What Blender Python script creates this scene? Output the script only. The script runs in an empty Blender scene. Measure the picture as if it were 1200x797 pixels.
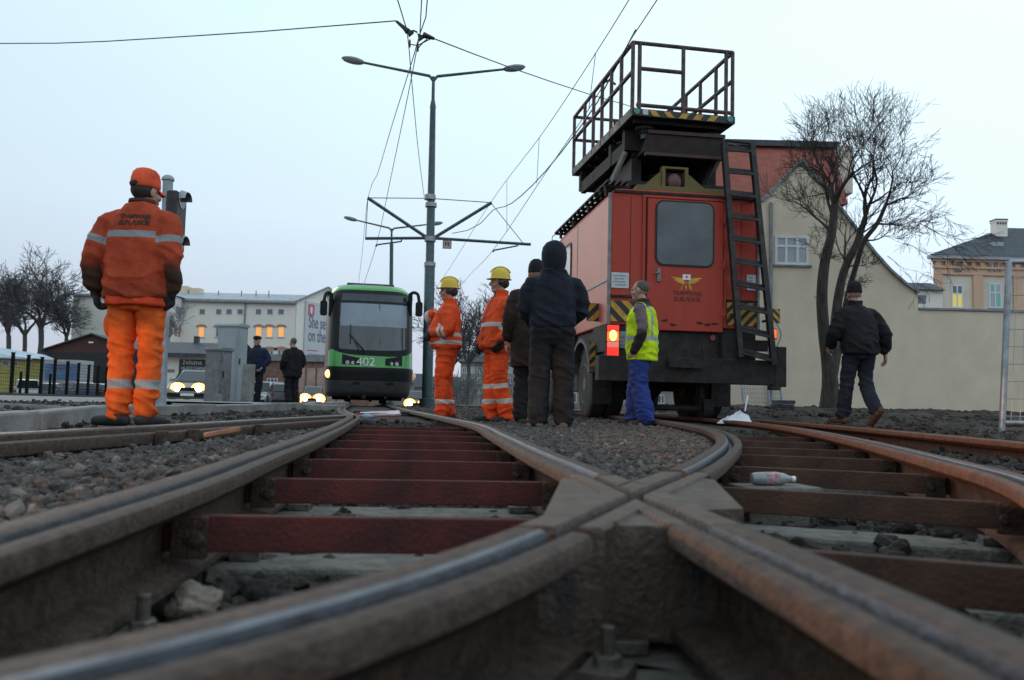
import bpy, bmesh, math, random
import numpy as np
from mathutils import Vector, Matrix, noise, Quaternion
from mathutils.bvhtree import BVHTree
PI = math.pi
R = math.radians
scn = bpy.context.scene
COL = scn.collection
rnd = random.Random(7)

# ------------------------------------------------------------------ camera
F, CX, CY = 1000.0, 600.0, 398.5
TH, ROLL, CZ = math.atan(70.5 / 1000), R(1.4), 0.265
cr, sr, ct, st = math.cos(ROLL), math.sin(ROLL), math.cos(TH), math.sin(TH)
def at(px, py, Y):
    """the point at distance Y in front of the tripod seen towards a photo pixel (used to read positions off the photograph)"""
    cx, cy = (px - CX) / F, -(py - CY) / F
    u, v = cx * cr - cy * sr, cx * sr + cy * cr
    d = (u, ct - v * st, st + v * ct)
    t = Y / d[1]
    return Vector((d[0] * t, Y, CZ + d[2] * t))
cam = bpy.data.cameras.new('camera')
cam.sensor_width = 36.0
cam.lens = 30.0
cam.clip_start, cam.clip_end = 0.02, 3000
cam.dof.use_dof = True
cam.dof.focus_distance = 9.0
cam.dof.aperture_fstop = 4.0
camo = bpy.data.objects.new('camera', cam)
COL.objects.link(camo)
bx = Vector((cr, -sr * st, sr * ct)); by = Vector((-sr, -cr * st, cr * ct)); bz = -Vector((0, ct, st))
M = Matrix((bx, by, bz)).transposed().to_4x4()
M.translation = (0, 0, CZ)
camo.matrix_world = M
scn.camera = camo

# ------------------------------------------------------------------ world and light
w = bpy.data.worlds.new('World'); scn.world = w; w.use_nodes = True
nt = w.node_tree; N = nt.nodes; L = nt.links
N.clear()
SUN_EL, SUN_ROT = 5.0, 200.0
sky = N.new('ShaderNodeTexSky'); sky.sky_type = 'NISHITA'; sky.sun_disc = False
sky.sun_elevation = R(SUN_EL); sky.sun_rotation = R(SUN_ROT); sky.air_density = 1.0; sky.dust_density = 0.6; sky.ozone_density = 2.0
tc = N.new('ShaderNodeTexCoord'); sep = N.new('ShaderNodeSeparateXYZ'); L.new(tc.outputs['Generated'], sep.inputs[0])
ramp = N.new('ShaderNodeValToRGB'); L.new(sep.outputs['Z'], ramp.inputs[0])
E = ramp.color_ramp.elements
def ramp_set(vals):
    while len(E) > 1: E.remove(E[-1])
    E[0].position = vals[0][0]; E[0].color = (*vals[0][1], 1)
    for p, c in vals[1:]:
        e = E.new(p); e.color = (*c, 1)
# thin even cloud layer: pale lavender low down, pale blue white above
ramp_set([(0.0, (6.8, 7.2, 8.8)), (0.08, (7.4, 8.3, 10.0)), (0.20, (8.9, 10.7, 12.2)), (0.40, (9.7, 12.3, 13.5)), (1.0, (8.0, 10.2, 11.6))])
# broad soft difference across the cloud: brighter to the right of the view
nz = N.new('ShaderNodeTexNoise'); nz.inputs['Scale'].default_value = 1.2; nz.inputs['Detail'].default_value = 3
L.new(tc.outputs['Generated'], nz.inputs['Vector'])
ma = N.new('ShaderNodeMath'); ma.operation = 'MULTIPLY_ADD'; ma.inputs[1].default_value = 0.10; ma.inputs[2].default_value = 0.93
L.new(nz.outputs['Fac'], ma.inputs[0])
mb_ = N.new('ShaderNodeMath'); mb_.operation = 'MULTIPLY_ADD'; mb_.inputs[1].default_value = 0.24
L.new(sep.outputs['X'], mb_.inputs[0]); L.new(ma.outputs[0], mb_.inputs[2])
sc_ = N.new('ShaderNodeVectorMath'); sc_.operation = 'SCALE'
L.new(ramp.outputs[0], sc_.inputs[0]); L.new(mb_.outputs[0], sc_.inputs['Scale'])
mx = N.new('ShaderNodeMixRGB'); mx.inputs[0].default_value = 0.86
L.new(sky.outputs[0], mx.inputs[1]); L.new(sc_.outputs[0], mx.inputs[2])
bg = N.new('ShaderNodeBackground'); bg.inputs['Strength'].default_value = 0.1
L.new(mx.outputs[0], bg.inputs[0])
out = N.new('ShaderNodeOutputWorld'); L.new(bg.outputs[0], out.inputs[0])
sl = bpy.data.lights.new('sun', 'SUN'); sl.energy = 0.8; sl.angle = R(40); sl.color = (1.0, 0.9, 0.82)
so = bpy.data.objects.new('sun', sl); COL.objects.link(so)
# the low sky glow stands behind and right of the camera
so.rotation_euler = (R(90 - 14), 0, R(180 - SUN_ROT + 180 + 60))
vs = scn.view_settings
vs.view_transform = 'Standard'; vs.look = 'None'; vs.gamma = 1.0; vs.exposure = 0.0; vs.use_curve_mapping = False
scn.cycles.use_denoising = True
scn.cycles.max_bounces = 6

# ------------------------------------------------------------------ materials
MATS = {}
def mat(name, col, rough=0.8, metal=0.0, var=0.18, scale=8.0, bump=0.0, bscale=40.0, emit=None, estr=0.0, spec=0.5, coat=0.0, col2=None, stretch=(1, 1, 1)):
    if name in MATS: return MATS[name]
    m = bpy.data.materials.new(name); m.use_nodes = True
    n, l = m.node_tree.nodes, m.node_tree.links
    b = n['Principled BSDF']
    b.inputs['Roughness'].default_value = rough; b.inputs['Metallic'].default_value = metal
    b.inputs['Specular IOR Level'].default_value = spec; b.inputs['Coat Weight'].default_value = coat
    c = n.new('ShaderNodeTexCoord'); mp = n.new('ShaderNodeMapping'); mp.inputs['Scale'].default_value = stretch
    l.new(c.outputs['Object'], mp.inputs[0])
    t = n.new('ShaderNodeTexNoise'); t.inputs['Scale'].default_value = scale; t.inputs['Detail'].default_value = 5; t.inputs['Roughness'].default_value = 0.62
    l.new(mp.outputs[0], t.inputs['Vector'])
    rp = n.new('ShaderNodeValToRGB')
    c2 = col2 or tuple(x * (1 - 2 * var) for x in col)
    c1 = col if col2 else tuple(min(1, x * (1 + var)) for x in col)
    rp.color_ramp.elements[0].position = 0.32; rp.color_ramp.elements[1].position = 0.68
    rp.color_ramp.elements[0].color = (*c2, 1); rp.color_ramp.elements[1].color = (*c1, 1)
    l.new(t.outputs['Fac'], rp.inputs[0]); l.new(rp.outputs[0], b.inputs['Base Color'])
    if bump:
        t2 = n.new('ShaderNodeTexNoise'); t2.inputs['Scale'].default_value = bscale; t2.inputs['Detail'].default_value = 6
        l.new(mp.outputs[0], t2.inputs['Vector'])
        bp = n.new('ShaderNodeBump'); bp.inputs['Strength'].default_value = bump; bp.inputs['Distance'].default_value = 0.02
        l.new(t2.outputs['Fac'], bp.inputs['Height']); l.new(bp.outputs[0], b.inputs['Normal'])
    if emit:
        b.inputs['Emission Color'].default_value = (*emit, 1); b.inputs['Emission Strength'].default_value = estr
    MATS[name] = m
    return m
def cloth(name, col, band=(0.36, 0.37, 0.38), dark=(0.03, 0.022, 0.02), grime=0.35, rough=0.9):
    """woven cloth; the mesh attributes 'band' and 'dark' say where reflective tape and soaked sleeves are"""
    if name in MATS: return MATS[name]
    m = mat(name, col, rough, var=0.16, scale=9, bump=0.25, bscale=55, spec=0.2)
    n, l = m.node_tree.nodes, m.node_tree.links
    b = n['Principled BSDF']; src = b.inputs['Base Color'].links[0].from_socket
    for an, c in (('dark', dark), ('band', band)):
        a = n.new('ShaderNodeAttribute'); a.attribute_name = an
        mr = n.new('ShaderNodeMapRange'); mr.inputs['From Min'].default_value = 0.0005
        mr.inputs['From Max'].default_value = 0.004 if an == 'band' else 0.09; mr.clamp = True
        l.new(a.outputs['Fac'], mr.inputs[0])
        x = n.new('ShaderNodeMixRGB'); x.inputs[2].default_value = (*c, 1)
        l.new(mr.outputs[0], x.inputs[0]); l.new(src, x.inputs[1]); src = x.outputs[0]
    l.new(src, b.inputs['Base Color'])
    return m

# ------------------------------------------------------------------ mesh builder
class MB:
    def __init__(s): s.v, s.f, s.m = [], [], []
    def add(s, vs, fs, mi=0):
        k = len(s.v); s.v.extend(tuple(p) for p in vs)
        for f in fs: s.f.append(tuple(k + i for i in f)); s.m.append(mi)
    def box(s, c, size, rz=0.0, mi=0, mtx=None):
        a, b, h = size[0] / 2, size[1] / 2, size[2] / 2
        m = mtx or (Matrix.Translation(c) @ Matrix.Rotation(rz, 4, 'Z'))
        vs = [m @ Vector((x, y, z)) for x in (-a, a) for y in (-b, b) for z in (-h, h)]
        s.add(vs, [(0, 1, 3, 2), (4, 6, 7, 5), (0, 4, 5, 1), (2, 3, 7, 6), (0, 2, 6, 4), (1, 5, 7, 3)], mi)
    def b2(s, lo, hi, mi=0):
        s.box([(lo[i] + hi[i]) / 2 for i in range(3)], [abs(hi[i] - lo[i]) for i in range(3)], 0, mi)
    def bar(s, p, q, w_, h_, mi=0, up=(0, 0, 1)):
        p, q = Vector(p), Vector(q); d = (q - p); ln = d.length; d.normalize()
        u = Vector(up)
        if abs(d.dot(u)) > 0.97: u = Vector((0, 1, 0))
        x = d.cross(u).normalized(); u = x.cross(d)
        m = Matrix((x, d, u)).transposed().to_4x4(); m.translation = (p + q) / 2
        s.box(None, (w_, ln, h_), 0, mi, m)
    def tube(s, pts, r, n=8, mi=0, caps=True):
        pts = [Vector(p) for p in pts]; k = len(pts)
        rr = r if isinstance(r, (list, tuple)) else [r] * k
        rings = []; x = None
        for i, p in enumerate(pts):
            d = (pts[min(i + 1, k - 1)] - pts[max(i - 1, 0)])
            if d.length < 1e-9: d = Vector((0, 0, 1))
            d.normalize()
            if x is None:
                x = d.cross(Vector((0, 0, 1)) if abs(d.z) < 0.9 else Vector((0, 1, 0))).normalized()
            else:
                x = (x - d * x.dot(d)); x.normalize()
            y = d.cross(x)
            rings.append([p + (x * math.cos(2 * PI * j / n) + y * math.sin(2 * PI * j / n)) * rr[i] for j in range(n)])
        s.loft(rings, mi, caps)
    def loft(s, rings, mi=0, caps=True, closed=True):
        n = len(rings[0]); vs = [p for r_ in rings for p in r_]; fs = []
        for i in range(len(rings) - 1):
            for j in range(n if closed else n - 1):
                a, b = i * n + j, i * n + (j + 1) % n
                fs.append((a, b, b + n, a + n))
        if caps and closed:
            fs.append(tuple(range(n - 1, -1, -1))); fs.append(tuple((len(rings) - 1) * n + j for j in range(n)))
        s.add(vs, fs, mi)
    def cyl(s, p, q, r, n=16, mi=0, r2=None): s.tube([p, q], [r, r if r2 is None else r2], n, mi)
    def prism(s, poly, a, b, axis='y', mi=0):
        """polygon extruded along an axis; poly pairs are (x,z) for y, (x,y) for z, (y,z) for x"""
        f = {'y': lambda p, t: (p[0], t, p[1]), 'z': lambda p, t: (p[0], p[1], t), 'x': lambda p, t: (t, p[0], p[1])}[axis]
        s.loft([[f(p, a) for p in poly], [f(p, b) for p in poly]], mi)
    def ell(s, c, r, n=16, k=10, mi=0, mtx=None, z0=-1.0, z1=1.0):
        rings = []
        t0, t1 = math.asin(max(-1, z0)), math.asin(min(1, z1))
        for i in range(k + 1):
            t = t0 + (t1 - t0) * i / k
            cc, ss = max(math.cos(t), 0.02), math.sin(t)
            ring = [Vector((r[0] * cc * math.cos(2 * PI * j / n), r[1] * cc * math.sin(2 * PI * j / n), r[2] * ss)) for j in range(n)]
            rings.append([(mtx @ p if mtx else p) + Vector(c) for p in ring])
        s.loft(rings, mi)
    def build(s, name, mats, parent=None, smooth=None, bevel=0.0, fix=True):
        me = bpy.data.meshes.new(name)
        me.from_pydata([tuple(p) for p in s.v], [], s.f)
        if not isinstance(mats, (list, tuple)): mats = [mats]
        for m in mats: me.materials.append(m)
        if len(mats) > 1: me.polygons.foreach_set('material_index', s.m)
        if fix and len(s.f) < 60000:
            b = bmesh.new(); b.from_mesh(me); bmesh.ops.recalc_face_normals(b, faces=b.faces); b.to_mesh(me); b.free()
        if smooth is not None:
            me.polygons.foreach_set('use_smooth', [True] * len(me.polygons))
            if smooth < 179: me.set_sharp_from_angle(angle=R(smooth))
        o = bpy.data.objects.new(name, me); COL.objects.link(o)
        if parent is not None: o.parent = parent
        if bevel:
            bm_ = o.modifiers.new('b', 'BEVEL'); bm_.width = bevel; bm_.segments = 2; bm_.limit_method = 'ANGLE'; bm_.angle_limit = R(40)
        return o
def tag(o, label=None, cat=None, group=None, kind=None):
    if label: o['label'] = label
    if cat: o['category'] = cat
    if group: o['group'] = group
    if kind: o['kind'] = kind
    return o
def thing(name, label, cat, loc=(0, 0, 0), rz=0.0, group=None):
    o = bpy.data.objects.new(name, None); COL.objects.link(o)
    o.location = loc; o.rotation_euler = (0, 0, rz); o.empty_display_size = 0.2
    return tag(o, label, cat, group)
def copy_tree(o, parent=None):
    c = o.copy(); COL.objects.link(c)
    if parent is not None: c.parent = parent
    for ch in [x for x in bpy.data.objects if x.parent == o]: copy_tree(ch, c)
    return c
REAR = Matrix(((1, 0, 0), (0, 0, -1), (0, 1, 0))).to_4x4()      # text plane that faces -y
def text(name, s, size, m4, parent, mtl, extr=0.002, sx=1.0, align='CENTER', bold=0.0):
    cu = bpy.data.curves.new('t', 'FONT'); cu.body = s; cu.size = size; cu.extrude = extr; cu.offset = bold; cu.align_x = align; cu.align_y = 'CENTER'
    o = bpy.data.objects.new('t', cu); COL.objects.link(o)
    dg = bpy.context.evaluated_depsgraph_get()
    me = bpy.data.meshes.new_from_object(o.evaluated_get(dg)); bpy.data.objects.remove(o)
    me.name = name; me.transform(m4 @ Matrix.Diagonal((sx, 1, 1, 1)))
    me.materials.clear(); me.materials.append(mtl)
    r = bpy.data.objects.new(name, me); COL.objects.link(r)
    if parent is not None: r.parent = parent
    return r
def spline(pts, step):
    P = [Vector((*p, 0)) if len(p) == 2 else Vector(p) for p in pts]
    P = [P[0] * 2 - P[1]] + P + [P[-1] * 2 - P[-2]]
    o = []
    for i in range(1, len(P) - 2):
        a, b, c, d = P[i - 1:i + 3]
        k = max(1, int((c - b).length / step))
        for j in range(k):
            t = j / k
            o.append(0.5 * (2 * b + (c - a) * t + (2 * a - 5 * b + 4 * c - d) * t * t + (3 * b - a - 3 * c + d) * t ** 3))
    o.append(P[-2]); return o
def sstep(a, b, x):
    t = np.clip((x - a) / (b - a), 0, 1); return t * t * (3 - 2 * t)
# ------------------------------------------------------------------ track geometry (metres; y is the distance ahead)
RH = 0.075                                     # rail head height
PA = [(.43, -.3), (.405, .1), (.378, .6), (.335, 1.13), (.263, 1.84), (.165, 2.7), (.105, 3.2), (-.06, 4.8), (-.25, 6.6), (-.66, 8.7), (-1.08, 10.8), (-1.82, 14.5), (-3.2, 22.4), (-4.9, 31), (-6.6, 40), (-8.4, 50)]
PL = [(-.60, -.3), (-.61, .4), (-.635, 1.0), (-.68, 1.8), (-.775, 2.7), (-.90, 3.9), (-1.19, 6.2), (-1.56, 8.6), (-2.08, 10.8), (-2.84, 14.5), (-4.22, 22.4), (-5.9, 31), (-7.6, 40), (-9.4, 50)]
PB = [(-.66, .1), (-.34, .52), (-.15, .80), (.03, 1.16), (.263, 1.68), (.263 + .06, 1.84), (.70, 2.98), (1.24, 4.8), (1.62, 6.8), (1.77, 9.0), (1.74, 11), (1.5, 14), (1.05, 17.5), (.3, 22), (-.8, 27), (-2.5, 33), (-5.4, 42), (-8, 49)]
PB = [(-.70, .1), (-.36, .50), (-.16, .78), (.015, 1.13), (.263, 1.80), (.70, 2.98), (1.24, 4.8), (1.62, 6.8), (1.77, 9.0), (1.74, 11), (1.5, 14), (1.05, 17.5), (.3, 22), (-.8, 27), (-2.5, 33), (-5.4, 42), (-8, 49)]
PR = [(.0, -.1), (.55, .62), (.98, 1.4), (1.415, 2.36), (1.67, 3.26), (2.15, 5.29), (2.56, 7.45), (2.79, 9.3), (2.83, 11), (2.62, 14), (2.15, 17.5), (1.4, 22), (.3, 27), (-1.4, 33), (-4.3, 42), (-7, 49)]
P3 = [(3.12, 2.6), (3.25, 4.2), (3.35, 5.6), (3.46, 7.0), (3.58, 9.0), (3.58, 11.5), (3.35, 15), (2.9, 18.5), (2.2, 22.8)]
PF = [(-2.42, .8), (-2.3, 2.2), (-2.16, 3.64), (-2.09, 4.3), (-2.0, 5.1), (-1.9, 6.6), (-1.72, 8.5), (-1.68, 8.9)]
def X_at(path):
    p = spline(path, .08); ys = np.array([q.y for q in p]); xs = np.array([q.x for q in p])
    return lambda y: np.interp(y, ys, xs)
PA = [(x + .038, y) for x, y in PA]; PB = [(x - .040, y) for x, y in PB]; PL = [(x - .038, y) for x, y in PL]; PR = [(x + .038, y) for x, y in PR]   # from groove to running edge
xA, xL, xB, xR, x3, xF = [X_at(p) for p in (PA, PL, PB, PR, P3, PF)]

def groundz(x, y):
    """height of the trodden ground and ballast"""
    x = np.asarray(x, float); y = np.asarray(y, float)
    z = np.zeros(np.broadcast(x, y).shape)
    def inside(a, b, m=.05): return sstep(a - m, a + m, x) * (1 - sstep(b - m, b + m, x))
    fall = 1 - sstep(6.4, 9.4, y)
    trm = inside(xL(y), xA(y)) * fall * sstep(-2, -1.5, y)
    trk = inside(xB(y), xR(y)) * fall
    deep = np.maximum(trm, trk)
    wedge = inside(xA(y), xB(y), .04) * sstep(1.7, 2.0, y)          # gravel filling between the two tracks
    z = z + .035 * wedge * (1 - sstep(4, 8, y))
    left = inside(xF(y), xL(y), .05) * (1 - sstep(8, 9, y))
    z = z - .035 * left
    right = sstep(0, .1, x - xR(y)) * (1 - sstep(10, 12, y)) * (1 - sstep(3.6, 5, x))
    z = z - .06 * right
    z = z * (1 - deep) - .165 * deep
    # soil thrown up beside the wall on the right
    m = sstep(2.9, 4.6, x) * sstep(11.0, 13.5, y) * (1 - sstep(24, 27, y))
    z = z + m * (.13 + .10 * sstep(14, 22, y))
    z = z + .09 * sstep(4.2, 6.5, x) * (1 - sstep(11, 13, y)) * sstep(6, 8, y)
    # verge and pavement on the left
    z = z + .035 * (1 - sstep(-4.2, -3.2, x)) * sstep(3, 5, y) * (1 - sstep(16, 20, y))
    # the street falls away gently behind
    z = z - sstep(2, -6, x - 0.0) * np.clip(y - 24, 0, 120) * .0195
    z = z - sstep(3, 8, x) * 0
    return z

def railfall(p): return -float(sstep(2, -6, p.x)) * max(0.0, min(p.y - 24, 120)) * .0195
def axis(segs):
    a = []
    for lo, hi, st_ in segs: a += list(np.arange(lo, hi, st_))
    a.append(segs[-1][1]); return np.array(a)
gx = axis([(-900, -120, 60), (-120, -30, 6), (-30, -8, 1.0), (-8, -3, .15), (-3, 4.2, .04), (4.2, 14, .12), (14, 40, 1.0), (40, 160, 8), (160, 900, 60)])
gy = axis([(-60, -4, 4), (-4, 0, .3), (0, 9.5, .04), (9.5, 14, .12), (14, 28, .2), (28, 60, 1.0), (60, 200, 6), (200, 1500, 60)])
GX, GY = np.meshgrid(gx, gy)
GZ = groundz(GX, GY)
near = (np.abs(GX) < 16) & (GY > -1) & (GY < 30)
amp = np.where((GX > 3.0) & (GY > 10.5) & (GY < 26), .11, .016)
for i, j in zip(*np.nonzero(near)):
    x, y = GX[i, j], GY[i, j]
    GZ[i, j] += amp[i, j] * (noise.noise(Vector((x * 1.7, y * 1.1, 3))) + .5 * noise.noise(Vector((x * 5, y * 4, 9)))) + .007 * noise.noise(Vector((x * 14, y * 14, 5)))
nx, ny = len(gx), len(gy)
me = bpy.data.meshes.new('ground')
vs_ = np.stack([GX.ravel(), GY.ravel(), GZ.ravel()], 1)
idx = np.arange(nx * ny).reshape(ny, nx)
fc = np.stack([idx[:-1, :-1], idx[:-1, 1:], idx[1:, 1:], idx[1:, :-1]], -1).reshape(-1, 4)
def np_mesh(me, v, f, smooth=True):
    k = f.shape[1]
    me.vertices.add(len(v)); me.vertices.foreach_set('co', v.astype(np.float32).ravel())
    me.loops.add(f.size); me.loops.foreach_set('vertex_index', f.astype(np.int32).ravel())
    me.polygons.add(len(f)); me.polygons.foreach_set('loop_start', np.arange(0, f.size, k, dtype=np.int32))
    me.polygons.foreach_set('use_smooth', np.full(len(f), smooth))
    me.update(calc_edges=True)
np_mesh(me, vs_, fc)
m_soil = mat('soil', (.066, .055, .048), .95, var=.35, scale=1.6, bump=.9, bscale=18, col2=(.026, .021, .018), spec=.2)
me.materials.append(m_soil)
o = bpy.data.objects.new('ground', me); COL.objects.link(o); tag(o, kind='structure')
gbv = BVHTree.FromPolygons([tuple(p) for p in vs_], [tuple(q) for q in fc])
def gz(x, y):
    h = gbv.ray_cast(Vector((x, y, 5)), Vector((0, 0, -1)))[0]
    return h.z if h else 0.0

# ------------------------------------------------------------------ rails
m_rust = mat('rail_rust', (.098, .064, .049), .68, .25, scale=38, bump=.45, bscale=130, col2=(.036, .024, .019), spec=.3)
m_orange = mat('rail_rust_warm_light', (.19, .075, .042), .7, .25, scale=20, bump=.4, bscale=130, col2=(.075, .036, .026), spec=.3)  # rust with the warm headlight on the right rails put into its colour
m_shine = mat('rail_polish', (.17, .175, .20), .42, .85, scale=25, bump=.12, bscale=90, col2=(.09, .08, .08), stretch=(1, .2, 1))
m_groove = mat('rail_groove', (.060, .066, .085), .48, .6, scale=25, bump=.2, bscale=90, col2=(.03, .027, .029))  # groove steel with its shade and sky reflection put into the colour
# cross-section of a grooved rail, s towards the groove, z down from the head
PROF = [(-.040, -.040), (-.042, -.010), (-.037, -.004), (-.028, 0), (.010, 0), (.019, -.003), (.023, -.010), (.026, -.036), (.034, -.040), (.045, -.040), (.052, -.030), (.055, -.006), (.060, -.001), (.078, -.001), (.089, -.005), (.093, -.015), (.092, -.036), (.062, -.058), (.018, -.072), (.011, -.10), (.012, -.15), (.085, -.166), (.085, -.180), (-.085, -.180), (-.085, -.166), (-.012, -.15), (-.011, -.08), (-.022, -.054)]
POL = {3: 0, 4: 1, 5: 2, 6: 2, 7: 2, 8: 2, 9: 2, 10: 2}
def sweep(path, side, y0=None, y1=None, step=.07, zoff=0.0, shape=PROF, wob=0.0, name='rail', mats=None, pol=POL, parent=None):
    pts = [p for p in spline(path, step) if (y0 is None or p.y >= y0) and (y1 is None or p.y <= y1)]
    rings = []
    for i, p in enumerate(pts):
        d = (pts[min(i + 1, len(pts) - 1)] - pts[max(i - 1, 0)]).normalized()
        rt = Vector((d.y, -d.x, 0)) * side
        rf_ = railfall(p); rings.append([p + rt * s + Vector((0, 0, RH + zoff + z + rf_)) for s, z in shape])
    b = MB(); n = len(shape); k = 0
    vs = [q for r_ in rings for q in r_]; fs = []; mi = []
    for i in range(len(rings) - 1):
        for j in range(n):
            a, c = i * n + j, i * n + (j + 1) % n
            fs.append((a, c, c + n, a + n)); mi.append(pol.get(j, 0))
    b.v = [tuple(q) for q in vs]; b.f = fs; b.m = mi
    b.f.append(tuple(range(n))); b.m.append(0); b.f.append(tuple((len(rings) - 1) * n + j for j in range(n))[::-1]); b.m.append(0)
    return b.build(name, mats or [m_rust, m_shine, m_groove], parent, smooth=38)
C0 = Vector((.263, 1.80))       # where the two rails cross
LAST = None
def rail(path, side, label, y0=None, y1=None, mats=None, **kw):
    o = sweep(path, side, y0, y1, mats=mats, **kw); tag(o, label, 'rail', 'grooved tram rails'); return o
dull = {3: 0, 4: 0, 5: 2, 6: 2, 7: 2, 8: 2, 9: 2, 10: 2}
rail(PA, -1, 'brown rail running from the crossing towards the lower right, thickest rail in view', None, 1.40, pol=dull)
rail(PA, -1, 'straight rail running from the crossing to the green tram', 2.27, 50)
rail(PB, 1, 'rail with painted blue shade in its groove running from the crossing to the lower left', None, 1.34)
rail(PB, 1, 'rail curving from the crossing round the gravel to the red truck', 2.43, 49)
rail(PL, 1, 'rail left of the red cross bars, leading to the green tram', None, 50, pol=dull)
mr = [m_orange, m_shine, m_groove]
rail(PR, -1, 'rusted rail coloured orange for warm headlight at the right end of the brown cross bars', None, 49, mats=mr)
rail(P3, -1, 'outermost rusted rail coloured orange for warm headlight beside the dark soil and wall', mats=mr, pol=dull)
fl = rail(PF, 1, 'rail under the boots of the worker in the orange cap')
# check rail riding lower beside it, bolted on
PROF_C = [(.10, -.052), (.105, -.036), (.118, -.028), (.145, -.028), (.16, -.034), (.166, -.05), (.162, -.085), (.14, -.10), (.135, -.16), (.10, -.16)]
sweep(PF, 1, 1.2, 8.3, shape=PROF_C, name='check_rail', pol={}, mats=[m_rust], parent=fl)
for y in (4.6, 4.95, 6.0):
    b = MB(); x = float(xF(y)); b.box((x + .19, y, .0), (.05, .07, .11)); b.build('rail_chair', m_rust, fl, bevel=.006)

# ------------------------------------------------------------------ the cast crossing: rail heads, grooves and filler plates in one casting
def dist_curve(path, X, Y):
    p = [q for q in spline(path, .03) if 0.6 < q.y < 3.4]; P = np.array([(q.x, q.y) for q in p])
    best = np.full(X.shape, 9.0); sg = np.zeros(X.shape)
    for i in range(len(P) - 1):
        a, d = P[i], P[i + 1] - P[i]; ln = np.hypot(*d); d = d / ln
        rx, ry = X - a[0], Y - a[1]
        t = np.clip(rx * d[0] + ry * d[1], 0, ln)
        dx, dy = rx - t * d[0], ry - t * d[1]; dd = np.hypot(dx, dy)
        s = np.sign(rx * d[1] - ry * d[0]); k = dd < best
        best[k] = dd[k]; sg[k] = s[k]
    return best * sg
cx_ = np.arange(-.16, .80, .0030); cy_ = np.arange(1.22, 2.60, .0035)
X, Y = np.meshgrid(cx_, cy_)
dA = -dist_curve(PA, X, Y)          # + towards the groove (left)
dB = dist_curve(PB, X, Y)           # + towards the groove (right)
def groove(d): return .036 * (sstep(.020, .027, d) * (1 - sstep(.049, .056, d)))
railA = (dA > -.043) & (dA < .094) & (Y > 1.385) & (Y < 2.28)
railB = (dB > -.043) & (dB < .094) & (Y > 1.325) & (Y < 2.44)
def tri(poly):
    m_ = np.zeros(X.shape, bool); n_ = len(poly); j = n_ - 1
    for i in range(n_):
        xi, yi = poly[i]; xj, yj = poly[j]
        c = ((yi > Y) != (yj > Y)) & (X < (xj - xi) * (Y - yi) / (yj - yi + 1e-12) + xi)
        m_ ^= c; j = i
    return m_
wl = tri([(.27, 1.93), (float(xA(2.24)) - .02, 2.24), (float(xA(2.24)) - .12, 2.22), (float(xB(1.52)) - .06, 1.50), (float(xB(1.50)), 1.50)])
wr = tri([(.27, 1.93), (float(xB(2.40)) + .02, 2.40), (float(xB(2.3)) + .13, 2.28), (float(xA(1.62)) + .13, 1.66), (float(xA(1.60)), 1.60)])
wf = tri([(.27, 1.95), (float(xA(1.395)), 1.395), (float(xB(1.395)), 1.395)])
mask = railA | railB | wl | wr | wf
H = RH - .0012 - np.maximum(groove(dA) * ((dA > -.05) & (dA < .1)), groove(dB) * ((dB > -.05) & (dB < .1)))
plate = (wl | wr | wf) & ~railA & ~railB
H = np.where(plate, H - .006, H)
# rounded shoulders of the rail heads
for d, rm in ((dA, railA), (dB, railB)):
    e = np.minimum(d + .043, .094 - d); H = np.where(rm & ~wl & ~wr & ~wf & (e < .012), H - .008 * (1 - np.clip(e / .012, 0, 1)) ** 2, H)
iy, ix = X.shape; vid = -np.ones(X.shape, int); keep = mask
vid[keep] = np.arange(keep.sum())
V = np.stack([X[keep], Y[keep], H[keep]], 1); nt_ = len(V)
fs = []; mi = []
full = keep[:-1, :-1] & keep[:-1, 1:] & keep[1:, 1:] & keep[1:, :-1]
inG = ((dA > .021) & (dA < .055)) | ((dB > .021) & (dB < .055))
edges = {}
for i, j in zip(*np.nonzero(full)):
    q = (vid[i, j], vid[i, j + 1], vid[i + 1, j + 1], vid[i + 1, j])
    fs.append(q); mi.append(0)
    for a, c in ((q[0], q[1]), (q[1], q[2]), (q[2], q[3]), (q[3], q[0])):
        if (c, a) in edges: del edges[(c, a)]
        else: edges[(a, c)] = 1
bot = {}
Vl = [tuple(p) for p in V]
def bott(a):
    if a not in bot:
        bot[a] = len(Vl); Vl.append((Vl[a][0], Vl[a][1], -.115))
    return bot[a]
for a, c in edges: fs.append((c, a, bott(a), bott(c))); mi.append(0)
cb = MB(); cb.v = Vl; cb.f = fs; cb.m = mi
m_cast = mat('cast_steel', (.125, .093, .074), .64, .3, scale=22, bump=.5, bscale=90, col2=(.066, .047, .038), spec=.3)
o = cb.build('rail_crossing', [m_cast, m_groove], None, smooth=50, fix=False)
gd = np.maximum(groove(dA) * ((dA > -.05) & (dA < .1)), groove(dB) * ((dB > -.05) & (dB < .1))) / .036
a_ = o.data.attributes.new('shaded', 'FLOAT', 'POINT'); a_.data.foreach_set('value', np.concatenate([gd[keep], np.zeros(len(Vl) - nt_)]).astype(np.float32))
n_t, l_t = m_cast.node_tree.nodes, m_cast.node_tree.links; bs = n_t['Principled BSDF']
an = n_t.new('ShaderNodeAttribute'); an.attribute_name = 'shaded'; mxn = n_t.new('ShaderNodeMixRGB'); mxn.inputs[2].default_value = (.040, .043, .056, 1)  # bluish dark painted in by groove depth, standing for shade and sky
l_t.new(an.outputs['Fac'], mxn.inputs[0]); l_t.new(bs.inputs['Base Color'].links[0].from_socket, mxn.inputs[1]); l_t.new(mxn.outputs[0], bs.inputs['Base Color'])
tag(o, 'cast steel crossing block where two grooved rails meet in the foreground', 'rail crossing')

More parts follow.
